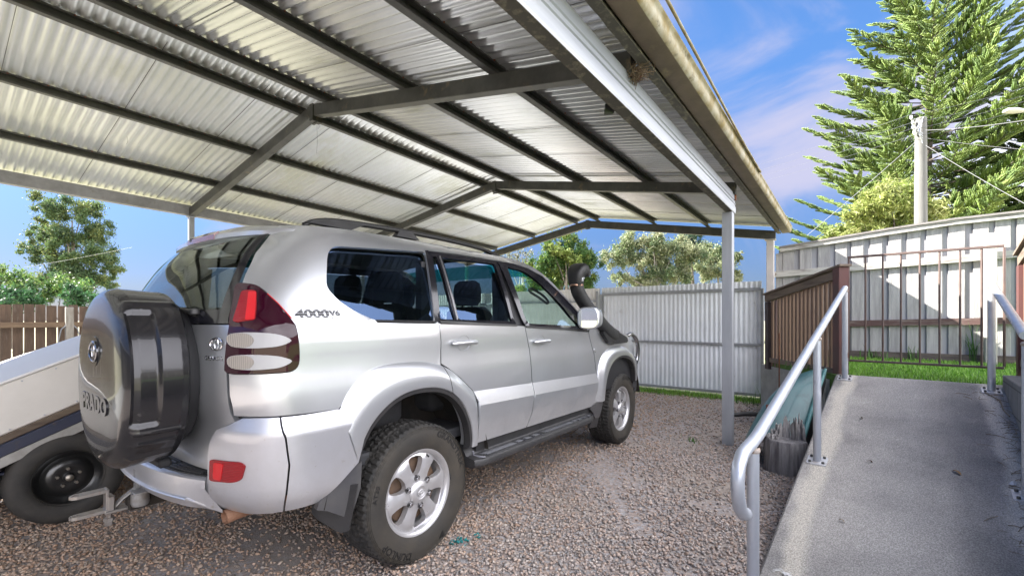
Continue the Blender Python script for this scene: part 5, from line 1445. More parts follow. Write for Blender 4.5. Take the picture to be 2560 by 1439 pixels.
# ---- spare wheel cover
CY, CZ, CRD = -.235, 1.062, .372
spare = MB(); rings = []; NP = 520
prof = [(-.955, .335), (-.960, .358), (-.968, .368), (-.985, .3705)] + [(-.985 - .005 * i, .3715 + .0003 * i) for i in range(1, 28)] + [(-1.125, .377), (-1.138, .373), (-1.150, .364), (-1.161, .350), (-1.169, .330), (-1.175, .300), (-1.179, .26), (-1.182, .21), (-1.184, .15), (-1.185, .08), (-1.1852, .0005)]
def cov_disp(a, x, r):
    # side decoration, a measured from the +right direction (-y), x depth
    d = 0.
    zz = r * math.sin(a); side_r = math.cos(a) > .1
    if side_r or math.cos(a) < -.1:
        for zl, wd, am in ((.300, .008, .009), (-.185, .008, .009)):
            if x > -1.15: d += am * math.exp(-((zz - zl) / wd) ** 2)
        # sunk panel with rounded frame
        ex = max(0, min(1, (x + 1.150) / .012)) * max(0, min(1, (-1.062 - x) / .010 + .5)); ez = max(0, min(1, (.280 - zz) / .014)) * max(0, min(1, (zz + .168) / .014))
        d -= .018 * ex * ez
        for zl, am in ((-.225, .010), (-.285, .010)):
            d += am * math.exp(-((zz - zl - .05 * (x + 1.05)) / .008) ** 2) * (1 if -1.13 < x < -.99 else 0)
    return d
for x, r in prof:
    ring = []
    for k in range(NP):
        a = 2 * PI * k / NP
        rr_ = r * (1 - .018 * math.cos(4 * a)) + (cov_disp(a, x, r) if r > .33 and x < -.97 else 0)
        ring.append((x, CY - rr_ * math.cos(a), CZ + rr_ * math.sin(a)))
    rings.append(ring)
spare.loft(rings, True, True)
cover = cbuild(spare, 'spare_wheel_cover', M['cover'], smooth=38)
m = MB(); m.lathe([(.10, -.90), (.30, -.90), (.325, -.93), (.328, -.957), (.30, -.958), (0, -.958)], 40, 'x', (0, CY, CZ)); m.bbox((-.93, CY - .2, CZ - .12), (-.88, CY + .2, CZ + .12), .01); m.bbox((-1.0, CY - .12, CZ - .395), (-.95, CY + .02, CZ - .355), .01); cbuild(m, 'cover_back', M['seam'], cover, 40)
ey, ez = CY - .035, CZ + .115
m = MB(); m.lathe([(0, -1.1875), (.058, -1.187), (.061, -1.183), (.061, -1.178)], 40, 'x', (0, ey, ez)); cbuild(m, 'emblem_disc', M['black_gloss'], cover, 40)
m = MB(); emblem(m, (-1.187, ey, ez), (0, -1, 0), (0, 0, 1), (-1, 0, 0), .112, .006); cbuild(m, 'maker_emblem', M['chrome_dark'], cover, 50)
m = place_text('PRADO', (-1.183, CY - .02, CZ - .10), (0, -1, 0), (0, 0, 1), (-1, 0, 0), .092, .007, 1.02, 1.18); cbuild(m, 'cover_lettering', M['black_gloss'], cover, 30)

# ---- tow hitch
m = MB(); m.bbox((-1.02, -.03, .415), (-.85, .03, .475), .006); cbuild(m, 'receiver', M['underbody'], smooth=30)
steel = mk('worn_tow_steel', (.36, .34, .32), .35, .85, var=(.30, .24, .20), vscale=25., vpos=(.5, .7))
m = MB()
yk = 0.02
m.bbox((-1.10, yk - .035, .42), (-1.0, yk + .035, .435), .004)
for z in (.435, .525):
    poly = [(-1.09, -.026), (-1.19, -.026), (-1.207, -.016), (-1.213, 0), (-1.207, .016), (-1.19, .026), (-1.09, .026)]
    holes = [[(-1.19 + .011 * math.cos(a), .011 * math.sin(a)) for a in np.linspace(0, 2 * PI, 14, endpoint=False)]]
    panel(m, poly, holes, off=.006, grid=.02, rim=.013, fn=lambda s, t, o, z=z: Vector((s, yk + t, z + o)))
    panel(m, poly, holes, off=-.006, grid=.02, rim=0, fn=lambda s, t, o, z=z: Vector((s, yk + t, z + o)))
m.bbox((-1.095, yk - .026, .429), (-1.082, yk + .026, .533), .004)
m.bbox((-1.090, yk - .03, .418), (-1.064, yk + .03, .50), .005)
m.lathe([(0, .36), (.014, .36), (.016, .365), (.016, .38), (.02, .382), (.02, .395), (.010, .397), (.010, .42), (0, .42)], 6, 'z', (-1.08, yk, 0))
cbuild(m, 'tow_hitch', steel, smooth=30)
m = MB(); m.tube([(-1.06, yk, .44), (-1.03, yk, .47), (-.99, yk - .01, .50), (-.96, yk - .01, .52)], [.02, .018, .018, .02], 10, flat=.5); m.bbox((-.99, yk - .03, .50), (-.955, yk + .01, .60), .006)
m.tube([(-.985, yk - .075, .50), (-.985, yk - .075, .455), (-.985, yk - .075, .44)], [.034, .036, .030], 16); m.bbox((-1.015, yk - .12, .50), (-.955, yk - .035, .508), .003)
cbuild(m, 'trailer_socket', mk('grey_socket', (.28, .28, .28), .5, .4, var=(.18, .16, .14), vscale=20.), smooth=40)
# ---- wheels (local: axis along y, outer face towards -y)
def tread(a, r, h):
    if r < .358: 
        return -.004 if (abs(h) > .10 and r > .33 and math.sin(a * 70) > .1) else 0
    d = 0.
    k = h / .11
    if abs(abs(h) - .045) < .006 or abs(h) < .004: d -= .008
    ph = a * 62 + (1.6 * math.sin(k * 7) if abs(h) < .075 else 0.9 * k)
    if math.sin(ph) > .62: d -= .008
    return d
def wheel(front=False):
    root = empty('wheel'); root.parent = car
    m = MB()
    hs = [-.128 + .256 * i / 30 for i in range(31)]
    prof = [(.222, -.100), (.228, -.112), (.238, -.118), (.255, -.125), (.290, -.132), (.325, -.131), (.343, -.126), (.350, -.121), (.356, -.116), (.361, -.110)]
    prof += [(.3675 - .006 * (h / .104) ** 2, h) for h in np.linspace(-.104, .104, 31)]
    prof += [(.361, .110), (.350, .121), (.325, .131), (.29, .132), (.24, .12), (.222, .10)]
    m.mi = 0
    rings = []
    n = 288
    for r, h in prof:
        ring = []
        for k in range(n):
            a = 2 * PI * k / n; rr_ = r + tread(a, r, h); ring.append((rr_ * math.cos(a), h, rr_ * math.sin(a)))
        rings.append(ring)
    m.loft(rings, False, True)
    # sidewall faces get the browner rubber
    m.m = [1 if (i // n) < 7 else 0 for i in range(len(m.f))]
    ty = m.build('tyre', [M['tyre'], M['sidewall']], root, smooth=28)
    # moulded ridges and lettering on the sidewall
    m = MB()
    for r in (.346, .339, .332):
        m.lathe([(r - .0018, -.124 - (.346 - r) * .25), (r, -.128 - (.346 - r) * .25), (r + .0018, -.124 - (.346 - r) * .25)], 96, 'y')
    m.build('sidewall_ridge', M['sidewall'], ty, smooth=60)
    def arc_text(txt, a0, size, rad, depth=.0032, sp=1.0, xs=1.0):
        V, F = text_mesh(txt, size, depth / 2, 0, sp); out = []
        for x, y, z in V:
            a = a0 - x * xs / rad; r = rad + y; out.append((r * math.cos(a), -.1318 + (abs(r - .30) * .03) - z, r * math.sin(a)))
        return out, F
    m = MB()
    m.add(*arc_text('GRANDTREK', math.radians(32), .046, .312, xs=1.18)); m.add(*arc_text('DUNLOP', math.radians(228), .046, .312, xs=1.15)); m.add(*arc_text('AT20', math.radians(157), .032, .308, xs=1.2))
    m.add([(r * math.cos(a), -.1345, r * math.sin(a)) for r, a in ((.335, math.radians(292)), (.298, math.radians(292)), (.316, math.radians(285)))] + [(r * math.cos(a), -.130, r * math.sin(a)) for r, a in ((.335, math.radians(292)), (.298, math.radians(292)), (.316, math.radians(285)))], [(0, 1, 2), (0, 3, 4, 1), (1, 4, 5, 2), (2, 5, 3, 0)])
    m.build('tyre_lettering', M['letter'], ty, smooth=30)
    # alloy rim: barrel, lip and a holed face
    m = MB()
    m.lathe([(.212, .10), (.205, .05), (.196, .0), (.196, -.06), (.203, -.092), (.211, -.104), (.220, -.110), (.2275, -.112), (.2295, -.108), (.228, -.098)], 72, 'y')
    holes = []
    for k in range(6):
        c0 = 2 * PI * k / 6 + math.radians(31)
        pts = []
        for r, da in ((.090, -.02), (.100, -.20), (.125, -.30), (.160, -.335), (.186, -.30), (.1915, -.15), (.1915, .03), (.186, .165), (.165, .20), (.135, .20), (.108, .16), (.094, .09)):
            pts.append((r * math.cos(c0 + da), r * math.sin(c0 + da)))
        holes.append(spl(pts, 3, True))
    outer = [(.203 * math.cos(2 * PI * i / 72), .203 * math.sin(2 * PI * i / 72)) for i in range(72)]
    def face(x, z, o):
        r = math.hypot(x, z); a = math.atan2(z, x)
        sp = .5 + .5 * math.cos(6 * (a - math.radians(1)))      # spokes stand proud of the web
        y = -.090 - .012 * math.exp(-((r - .05) / .045) ** 2) - .012 * sp * max(0, min(1, (r - .07) / .05)) * max(0, min(1, (.206 - r) / .03)) + .012 * max(0, (r - .17) / .03) * (1 - sp)
        return Vector((x, y - o, z))
    panel(m, outer, holes, off=0, grid=.013, rim=.035, d=.012, fn=face)
    rim = m.build('alloy_rim', M['alloy'], root, smooth=32)
    m = MB(); m.lathe([(.066, -.094), (.064, -.104), (.055, -.112), (.045, -.1185), (.034, -.121), (.032, -.1195), (.0, -.1205)], 36, 'y'); emblem(m, (0, -.121, 0), (1, 0, 0), (0, 0, 1), (0, -1, 0), .046, .003)
    m.build('hub_cap', M['alloy'], rim, smooth=40)
    for k in range(6):
        a = 2 * PI * k / 6 + math.radians(31); m = MB()
        m.lathe([(0, -.118), (.007, -.117), (.0095, -.112), (.0095, -.098), (.013, -.096), (.013, -.09)], 10, 'y', (.0765 * math.cos(a), 0, .0765 * math.sin(a)))
        m.build('wheel_nut', M['chrome'], rim, smooth=40)
    m = MB()
    for k in range(6):
        a = 2 * PI * k / 6 + math.radians(31); c = (.0765 * math.cos(a), 0, .0765 * math.sin(a)); m.lathe([(.0165, -.1065), (.0165, -.09), (.0, -.09)], 12, 'y', c)
    m.build('nut_recess', M['grey_plastic'], rim, smooth=40)
    m = MB(); a = math.radians(62); m.tube([(.198 * math.cos(a), -.085, .198 * math.sin(a)), (.186 * math.cos(a), -.112, .186 * math.sin(a))], [.005, .0045], 8); m.bbox((.2285 * math.cos(-.05), -.119, -.030), (.2285 * math.cos(-.05) + .004, -.104, .006), .001)
    m.build('valve_stem', M['black_plastic'], rim, smooth=40)
    m = MB(); m.lathe([(0, -.055), (.06, -.06), (.075, -.045), (.165, -.045), (.172, -.04), (.172, -.01), (0, -.01)], 40, 'y'); m.build('brake_disc', M['alloy_dark'], root, smooth=40)
    return root
w0 = wheel(); w0.location = (0, -.765, .378); w0.rotation_euler = (0, math.radians(-8), 0)
for (x, y, rz, ry) in ((2.79, -.765, 0, -35), (0, .765, PI, 10), (2.79, .765, PI, 40)):
    w = copy_tree(w0, car); w.location = (x, y, .378); w.rotation_euler = (0, math.radians(ry), rz)

# ---- side step
def side_step():
    m = MB(); rings = []
    for x in np.linspace(.36, 2.06, 34):
        t = (x - .36) / 1.70
        tip = max(0., min(1, (2.06 - x) / .20)) ** .5; tail = max(0., min(1, (x - .355) / .05)) ** .4
        yo = .885 + .095 * tip * (.55 + .45 * tail); zt = .472 - .018 * t
        th = .048
        rings.append([(x, -.80, zt + .075), (x, -.845, zt + .070), (x, -.872, zt + .028), (x, -(.872 + (yo - .872) * .18), zt + .008), (x, -(yo - .022), zt), (x, -(yo - .006), zt - .004), (x, -yo, zt - .014), (x, -yo, zt - th + .01), (x, -(yo - .02), zt - th - .006), (x, -.84, zt - th - .01), (x, -.80, zt - .03)])
    m.loft(rings); return m
m = side_step(); sR, sL = pair(m, 'side_step', M['black_plastic'], 32)
m = MB()
def tp(x, y): 
    t = (x - .36) / 1.70; return Vector((x, -y, .476 - .018 * t))
M['tread_pad'] = mk('scuffed_tread_rubber', (.035, .037, .045), .38, var=(.075, .078, .09), vscale=6., bump=.1)
for a, b in ((.46, .80), (1.16, 1.60)):
    for y in (.905, .918, .931, .944): m.tube([tp(a + (y - .905) * .6, y), tp(b, y)], .0038, 5)
for c in (.86, .965, 1.07, 1.66, 1.75, 1.84, 1.92):
    for y in (.908, .922, .936): m.tube([tp(c - .035, y), tp(c + .03, y)], .0042, 5)
    m.bar(tp(c + .046, .90), tp(c + .046, .95), .010, .006)
m2 = flipped(m); cbuild(m, 'tread_pad', M['tread_pad'], sR, 40); cbuild(m2, 'tread_pad', M['tread_pad'], sL, 40)
m = MB(); m.tube([tp(.43, .878) + Vector((0, 0, .02)), tp(.415, .90), tp(.42, .955), tp(.44, .972)], [.006, .007, .007, .004], 6); cbuild(m, 'step_edge', mk('rubbed_plastic', (.16, .16, .18), .35), sR, 50); cbuild(flipped(m), 'step_edge', M['grey_plastic'], sL, 50)
# sill under the doors
m = MB(); panel(m, [(.45, .545), (2.02, .515), (2.02, .46), (.45, .48)], off=-.006, grid=.1, rim=.0); m.merge(flipped(m)); cbuild(m, 'sill', M['black_plastic'], smooth=30)

# ---- roof rails
for sg in (-1, 1):
    m = MB(); pts = []; rs = []
    top = [(-.47, 1.785), (-.42, 1.812), (-.33, 1.832), (-.20, 1.842), (0, 1.850), (.30, 1.856), (.60, 1.854), (.82, 1.846), (.95, 1.835), (1.06, 1.818), (1.12, 1.800)]
    T_ = spl(top, 4)
    m.tube([(x, sg * .555, z - .014) for x, z in T_], [.012 + .003 * math.sin(PI * i / (len(T_) - 1)) for i in range(len(T_))], 10, flat=1.0)
    rail = cbuild(m, 'roof_rail', M['black_plastic'], smooth=50)
    def foot(x0, x1, xt0, xt1, zb):
        f = MB(); r = []
        for yy in (-.022, .022):
            r.append([(x0, sg * .555 + yy, zb), (x1, sg * .555 + yy, zb), (xt1, sg * .555 + yy * .7, herm(top, xt1) - .016), ((xt0 + xt1) / 2, sg * .555 + yy * .7, herm(top, (xt0 + xt1) / 2) - .012), (xt0, sg * .555 + yy * .7, herm(top, xt0) - .016)])
        f.loft(r); cbuild(f, 'rail_foot', M['black_plastic'], rail, 30)
    foot(-.47, -.215, -.43, -.12, 1.785); foot(.09, .27, .12, .22, 1.80); foot(1.0, 1.17, .90, 1.10, 1.795)

# ---- windscreen and front end
def ws(t, v):      # t across -1..1, v 0 base .. 1 top
    x = 2.06 - .86 * v - .03 * 0; z = 1.225 + .535 * v - .02 * v * v; w = herm([(0, .80), (.5, .735), (1, .64)], v)
    return Vector((x + (.16 - .06 * v) * (1 - t * t), w * t, z + .03 * (1 - t * t) * v))
m = MB(); m.loft([[ws(-1 + j / 8, i / 8) for j in range(17)] for i in range(9)], False, False); wsn = cbuild(m, 'windscreen', mk_glass('windscreen_glass', (.72, .90, .86), 1.45), smooth=50)
m = MB(); m.loft([[ws(-1 + j / 8, .82 + .18 * i / 3) + Vector((-.004, 0, -.003)) for j in range(17)] for i in range(4)], False, False); cbuild(m, 'sun_band', M['glass_green'], wsn, 50)
def hood(t, v):     # v 0 cowl .. 1 nose
    x = 2.06 + 1.22 * v + .14 * (1 - t * t) * (1 - .2 * v); w = .845 - .06 * v - .11 * max(0, v - .7) * 3 * .3
    z = 1.222 - .03 * v - .17 * v ** 2.6 + .035 * (1 - abs(t) ** 3)
    return Vector((x, w * t, z))
m = MB(); m.loft([[hood(-1 + j / 10, i / 14) for j in range(21)] for i in range(15)], False, False); cbuild(m, 'bonnet', M['paint'], smooth=50)
m = MB(); rings = []
for t in np.linspace(-1, 1, 25):
    y = .86 * t; xf = 3.42 - .22 * abs(t) ** 3.5
    rings.append([(xf - .18, y, 1.01), (xf - .06, y, .985), (xf - .02, y, .90), (xf - .02, y, .80), (xf + .04, y, .77), (xf + .06, y, .70), (xf + .05, y, .56), (xf, y, .46), (xf - .12, y, .42)])
m.loft(rings, False, False); fb = cbuild(m, 'front_bumper', M['paint'], smooth=30)
m = MB(); rings = []
for t in np.linspace(-.52, .52, 11):
    y = .86 * t; xf = 3.42 - .22 * abs(t) ** 3.5; rings.append([(xf - .04, y, .985), (xf - .012, y, .97), (xf - .012, y, .83), (xf - .03, y, .81)])
m.loft(rings, False, False); cbuild(m, 'grille', M['chrome_dark'], fb, 30)
for sg in (-1, 1):
    m = MB(); rings = []
    for t in np.linspace(.56, .97, 8):
        y = .86 * t * sg; xf = 3.42 - .22 * t ** 3.5; rings.append([(xf - .09, y, 1.0), (xf - .010, y, .965), (xf - .006, y, .86), (xf - .02, y, .81)])
    m.loft(rings, False, False); cbuild(m, 'headlight', M['lens_clear'], fb, 40)
# nudge bar
m = MB(); pts = spl([(3.46, -.62, .50), (3.52, -.66, .72), (3.55, -.66, .92), (3.50, -.62, 1.05), (3.46, -.52, 1.10), (3.50, 0, 1.12), (3.46, .52, 1.10), (3.50, .62, 1.05), (3.55, .66, .92), (3.52, .66, .72), (3.46, .62, .50)], 6)
m.tube(pts, .033, 14)
for y in (-.3, .3): m.tube([(3.50, y, 1.115), (3.56, y, .9), (3.5, y, .5)], .028, 12)
cbuild(m, 'nudge_bar', M['chrome'], smooth=60)
m = MB(); m.tube(spl([(3.12, -.80, 1.115), (3.24, -.805, 1.135), (3.36, -.805, 1.10), (3.44, -.805, 1.02), (3.465, -.80, .90), (3.44, -.78, .78), (3.38, -.74, .70)], 6), .024, 12); m.merge(flipped(m)); cbuild(m, 'headlight_guard', M['chrome'], smooth=60)
m = MB(); panel(m, [(3.10, .90), (3.25, .84), (3.32, .70), (3.30, .52), (3.23, .50), (3.24, .62), (3.20, .74), (3.10, .83)], off=.035, grid=.05, rim=.04); pair(m, 'front_corner_guard', M['grey_plastic'], 30)

# ---- snorkel on the right A pillar
M['snork'] = mk('snorkel_plastic', (.011, .011, .012), .45, var=(.018, .018, .019), vscale=10., bump=.15, bscale=150.)
sn = empty('snorkel'); sn.parent = car; sn.location = (0, 0, 0)
def apx(z):      # snorkel spine follows the pillar
    return None
m = MB()
sp_pts = spl([(2.62, -.888, 1.125), (2.46, -.90, 1.165), (2.28, -.905, 1.235), (2.12, -.897, 1.325), (1.965, -.880, 1.43), (1.855, -.866, 1.53), (1.825, -.858, 1.60)], 5)
n = len(sp_pts); rings = []
for i, p in enumerate(sp_pts):
    p = Vector(p); t = (Vector(sp_pts[min(i + 1, n - 1)]) - Vector(sp_pts[max(i - 1, 0)])).normalized(); b = Vector((0, 1, 0)); b = (b - t * b.dot(t)).normalized(); a = t.cross(b)
    u = i / (n - 1); wa = .072 - .016 * u; wb = .038 + .018 * u
    rings.append([p + a * wa * math.copysign(abs(math.cos(q)) ** .7, math.cos(q)) + b * wb * math.copysign(abs(math.sin(q)) ** .7, math.sin(q)) for q in [2 * PI * k / 20 for k in range(20)]])
m.loft(rings); cbuild(m, 'snorkel_body', M['snork'], sn, 50)
m = MB(); panel(m, rnd([(2.20, 1.185), (2.36, 1.215), (2.64, 1.165), (2.84, 1.115), (2.86, 1.075), (2.82, 1.058), (2.50, 1.058), (2.36, 1.075)], .02), off=.042, grid=.04, rim=.05); cbuild(m, 'snorkel_base', M['snork'], sn, 50)
m = MB(); hp = spl([(1.825, -.858, 1.60), (1.820, -.856, 1.645), (1.825, -.855, 1.695), (1.855, -.855, 1.728), (1.890, -.855, 1.738), (1.930, -.855, 1.724), (1.948, -.855, 1.690)], 5)
rings = []; n = len(hp)
for i, p in enumerate(hp):
    p = Vector(p); t = (Vector(hp[min(i + 1, n - 1)]) - Vector(hp[max(i - 1, 0)])).normalized(); b = Vector((0, 1, 0)); a = t.cross(b)
    u = i / (n - 1); wa = .050 + .012 * math.sin(u * PI) - (.012 * max(0, u - .7) / .3); wb = .058 + .020 * min(1, u * 2)
    rings.append([p + a * wa * math.copysign(abs(math.cos(q)) ** .6, math.cos(q)) + b * wb * math.copysign(abs(math.sin(q)) ** .6, math.sin(q)) for q in [2 * PI * k / 20 for k in range(20)]])
m.loft(rings); cbuild(m, 'snorkel_head', M['snork'], sn, 50)
m = MB(); m.lathe([(.058, 1.592), (.0605, 1.594), (.0605, 1.606), (.058, 1.608)], 20, 'z', (1.825, -.858, 0)); cbuild(m, 'hose_clamp', mk('copper_clamp', (.45, .28, .20), .35, .9), sn, 50)
m = MB(); m.bbox((1.805, -.925, 1.63), (1.83, -.905, 1.665), .003); m.bbox((1.825, -.925, 1.655), (1.855, -.905, 1.668), .003)
for i in range(4): m.lathe([(0, 0), (.005, 0), (.004, .004), (0, .005)], 8, 'z', (1.99 + .035 * i, -.925, 1.46 - .028 * i))
cbuild(m, 'snorkel_fixing', M['galv'], sn, 40)

# ---- mirrors
def mirror(sg):
    root = empty('wing_mirror'); root.parent = car
    m = MB(); rings = []
    c = Vector((1.80, -1.0 * sg, 1.315))
    for i, (dx, k) in enumerate(((-.040, .93), (-.036, 1.0), (.0, 1.0), (.05, .93), (.09, .72), (.115, .35))):
        rings.append([c + Vector((dx + .30 * .088 * k * math.copysign(abs(math.cos(q)) ** .62, math.cos(q)) * -1 * -1, sg * -.088 * k * math.copysign(abs(math.cos(q)) ** .62, math.cos(q)), .092 * k * math.copysign(abs(math.sin(q)) ** .62, math.sin(q)))) for q in [2 * PI * j / 28 for j in range(28)]])
    m.loft(rings); cbuild(m, 'mirror_shell', M['paint'], root, 40)
    m = MB(); rings = []
    for dx, k in ((-.0405, .90), (-.0435, .885)):
        rings.append([c + Vector((dx + .30 * .088 * k * math.copysign(abs(math.cos(q)) ** .62, math.cos(q)), sg * -.088 * k * math.copysign(abs(math.cos(q)) ** .62, math.cos(q)), .092 * k * math.copysign(abs(math.sin(q)) ** .62, math.sin(q)))) for q in [2 * PI * j / 28 for j in range(28)]])
    m.loft(rings); cbuild(m, 'mirror_glass', M['mirror'], root, 40)
    m = MB(); m.tube([c + Vector((.03, sg * .08, -.05)), Vector((1.88, -.90 * sg, 1.245)), Vector((1.90, -.86 * sg, 1.24))], [.028, .03, .04], 10); m.add([], [])
    cbuild(m, 'mirror_arm', M['black_plastic'], root, 50)
mirror(1); mirror(-1)

# ---- cabin
def seatset(x, ys, h=1.0, head=True):
    for y in ys:
        m = MB(); m.bbox((x, y - .23, .72), (x + .48, y + .23, .90), .04); 
        rings = []
        for z, dx, w, th in ((.86, .02, .23, .12), (1.05, -.04, .235, .13), (1.25, -.10, .22, .12), (1.36, -.125, .19, .10), (1.40, -.13, .15, .06))[:5 if head else 3]:
            rings.append([(x + dx - th / 2, y - w, z), (x + dx - th / 2, y + w, z), (x + dx + th / 2, y + w * .92, z), (x + dx + th / 2, y - w * .92, z)])
        m.loft(rings); s_ = cbuild(m, 'seat', M['seat'], car, 50)
        if not head: continue
        m = MB(); rings = []
        hx = x - .15
        for z, k in ((1.41, .75), (1.44, .95), (1.52, 1), (1.575, .9), (1.60, .6)):
            rings.append([(hx + .05 * k * math.cos(q), y + .135 * k * math.copysign(abs(math.sin(q)) ** .6, math.sin(q)), z) for q in [2 * PI * j / 20 for j in range(20)]])
        m.loft(rings); m.tube([(hx, y - .05, 1.36), (hx, y - .05, 1.45)], .008, 6); m.tube([(hx, y + .05, 1.36), (hx, y + .05, 1.45)], .008, 6); cbuild(m, 'headrest', M['seat'], s_, 50)
seatset(1.10, (-.37, .37)); seatset(.30, (-.42, 0, .42)); seatset(-.45, (-.50, .50), head=False)
m = MB(); m.bbox((-.70, -.80, .58), (2.2, .80, .64), .01); m.bbox((-.82, -.76, .64), (-.55, .76, .95), .03); m.bbox((1.92, -.78, .75), (2.2, .78, 1.16), .05); m.bbox((1.70, -.74, 1.0), (1.96, .74, 1.145), .05); m.bbox((1.66, .18, 1.08), (1.95, .58, 1.20), .05); cbuild(m, 'cabin_lining', M['liner'], smooth=40)
m = MB(); m.loft([[Vector((x, y, 1.755 + .03 * (1 - (y / .6) ** 2))) for y in np.linspace(-.6, .6, 9)] for x in np.linspace(-.5, 1.12, 5)], False, False); cbuild(m, 'headlining', mk('headlining', (.16, .16, .16), .9), smooth=40)
m = MB()
for k in range(33):
    pass
ring = [Vector((1.60 + .085 * math.sin(q) * .55, .40 + .185 * math.cos(q), 1.115 + .185 * math.sin(q) * .85)) for q in np.linspace(0, 2 * PI, 33)]
ring = [Vector((p.x, -p.y, p.z)) for p in ring]
m.tube(ring, .016, 8, cap=False); m.tube([(1.60, -.22, 1.115), (1.62, -.4, 1.10), (1.60, -.58, 1.115)], .014, 6); m.tube([(1.62, -.4, 1.1), (1.78, -.4, 1.06)], .04, 8); cbuild(m, 'steering_wheel', M['liner'], smooth=50)
m = MB()
ring = spl([(1.17, -.655, 1.60), (1.20, -.66, 1.615), (1.33, -.68, 1.57), (1.39, -.70, 1.52), (1.37, -.70, 1.50), (1.27, -.685, 1.545), (1.20, -.66, 1.58)], 4, True); ring = [p for p in ring]
m.tube([(x + .22, y, z - .06) for x, y, z in ring] + [(ring[0][0] + .22, ring[0][1], ring[0][2] - .06)], .010, 6, cap=False); cbuild(m, 'grab_handle', M['liner'], smooth=50)
for y in (-.73, .73):
    for p0, p1, w_ in (((.92, y, 1.0), (.93, y * .96, 1.64), .12), ((.17, y, 1.0), (.2, y * .96, 1.64), .10), ((-.52, y * .95, 1.28), (-.50, y * .90, 1.64), .14)):
        m = MB(); m.bar(p0, p1, .05, w_, up=(1, 0, 0)); cbuild(m, 'pillar_trim', M['liner'], smooth=30)
# ------------------------------------------------------------------ trees
M['leaf'] = mk('tree_leaf', (.07, .12, .03), .55, attr='tint', trans=.42)
M['bark'] = mk('eucalypt_bark', (.30, .25, .21), .9, var=(.17, .14, .12), vscale=6., bump=.5)
M['bark_pale'] = mk('pale_gum_bark', (.50, .46, .42), .85, var=(.32, .28, .25), vscale=5.)
M['bark_dark'] = mk('dark_bark', (.07, .055, .045), .9, var=(.13, .11, .09), vscale=8.)
def leafcloud(C, Rr, n, size, cols, rg, droop=0., shell=.35, asp=.45, flat=1.):
    """n leaf quads spread through blobs C (k,3) radii Rr (k,3)"""
    k = len(C); vol = (Rr[:, 0] * Rr[:, 1] * Rr[:, 2]) ** (2 / 3); b = rg.choice(k, n, p=vol / vol.sum())
    d = rg.normal(0, 1, (n, 3)); d /= np.linalg.norm(d, axis=1)[:, None]
    r = np.minimum(np.abs(rg.normal(0, .62, n)), 1.6)
    P = C[b] + d * Rr[b] * r[:, None]
    ax = rg.normal(0, 1, (n, 3)) + np.array([0, 0, -droop]); ax /= np.linalg.norm(ax, axis=1)[:, None]
    sd = np.cross(ax, rg.normal(0, 1, (n, 3))); sd /= np.linalg.norm(sd, axis=1)[:, None] + 1e-9
    L = size * rg.uniform(.6, 1.35, n)[:, None]; w = L * asp
    V = np.stack([P - ax * L, P + sd * w, P + ax * L, P - sd * w], 1).reshape(-1, 3)
    F = np.arange(n * 4).reshape(n, 4)
    cc = np.array(cols); tone = rg.integers(0, len(cc), k)[b]; own = rg.integers(0, len(cc), n); pick = np.where(rg.random(n) < .6, tone, own)
    return V, F, cc[pick] * rg.uniform(.7, 1.3, (n, 1))
def limbs(mb, base, tips, r0, rg, wob=.05):
    base = Vector(base)
    for t in tips:
        t = Vector(t); L = (t - base).length; mid = base.lerp(t, .5) + Vector(rg.normal(0, wob * L, 3)) - Vector((0, 0, .06 * L))
        a = base.lerp(mid, .5) + Vector(rg.normal(0, wob * L * .4, 3)); c = mid.lerp(t, .55) + Vector(rg.normal(0, wob * L * .4, 3))
        mb.tube([base, a, mid, c, t], [r0, r0 * .75, r0 * .5, r0 * .32, r0 * .15], 6)
def tree(name, base, H, blobs, n, size, cols, bark, label, seed, trunk_r=.2, trunk_top=.7, cat='tree', group=None, droop=.5, asp=.4, shell=.3, sub=18, lean=(0, 0), subk=.50):
    """blobs in metres relative to base (x,y,z,rx,rz)"""
    rg = np.random.default_rng(seed); root = empty(name, base, 0, label, cat, group)
    C = []; Rr = []; tips = []
    for (x, y, z, rx, rz) in blobs:
        tips.append((x, y, z))
        for j in range(sub):                         # break each mass into leaf clumps of uneven size
            d = rg.normal(0, 1, 3); d /= np.linalg.norm(d); k = rg.uniform(.25, 1.2)
            C.append((x + d[0] * rx * k, y + d[1] * rx * k, z + d[2] * rz * k)); s = rg.uniform(.55, 1.15) * subk
            m_ = (rx + rz) / 2; Rr.append((m_ * s, m_ * s, m_ * s))
    V, F, c = leafcloud(np.array(C), np.array(Rr), n, size, cols, rg, droop, shell, asp)
    np_mesh('crown', V, F, M['leaf'], root, c)
    m = MB(); tt = Vector((lean[0], lean[1], H * trunk_top)); pts = [Vector((0, 0, -.2)), Vector((lean[0] * .2, lean[1] * .2, H * trunk_top * .3)), Vector((lean[0] * .55 + .03 * H * .3, lean[1] * .55, H * trunk_top * .65)), tt]
    m.tube(pts, [trunk_r * 1.2, trunk_r, trunk_r * .7, trunk_r * .12], 9)
    for i, t in enumerate(tips):
        f = min(.95, max(.25, (t[2] - .25 * H) / (H * trunk_top) * .8)); k = min(2, int(f * 3)); q = f * 3 - k; b0 = pts[k].lerp(pts[k + 1], q)
        limbs(m, b0, [t], trunk_r * .45, rg)
    for i in rg.choice(len(C), min(len(C), 40), replace=False):
        j = int(np.argmin([math.dist(t, C[i]) for t in tips])); limbs(m, tips[j], [C[i]], trunk_r * .12, rg, .08)
    m.build('trunk', bark, root, smooth=60)
    return root
def dirpos(px, Y, z=0.): return Vector(((px - 1280) / 1121. * Y, Y, z))
hz = lambda y, Y: 1.307 + (797 - y) / 1121. * Y        # world height seen at image row y at distance Y
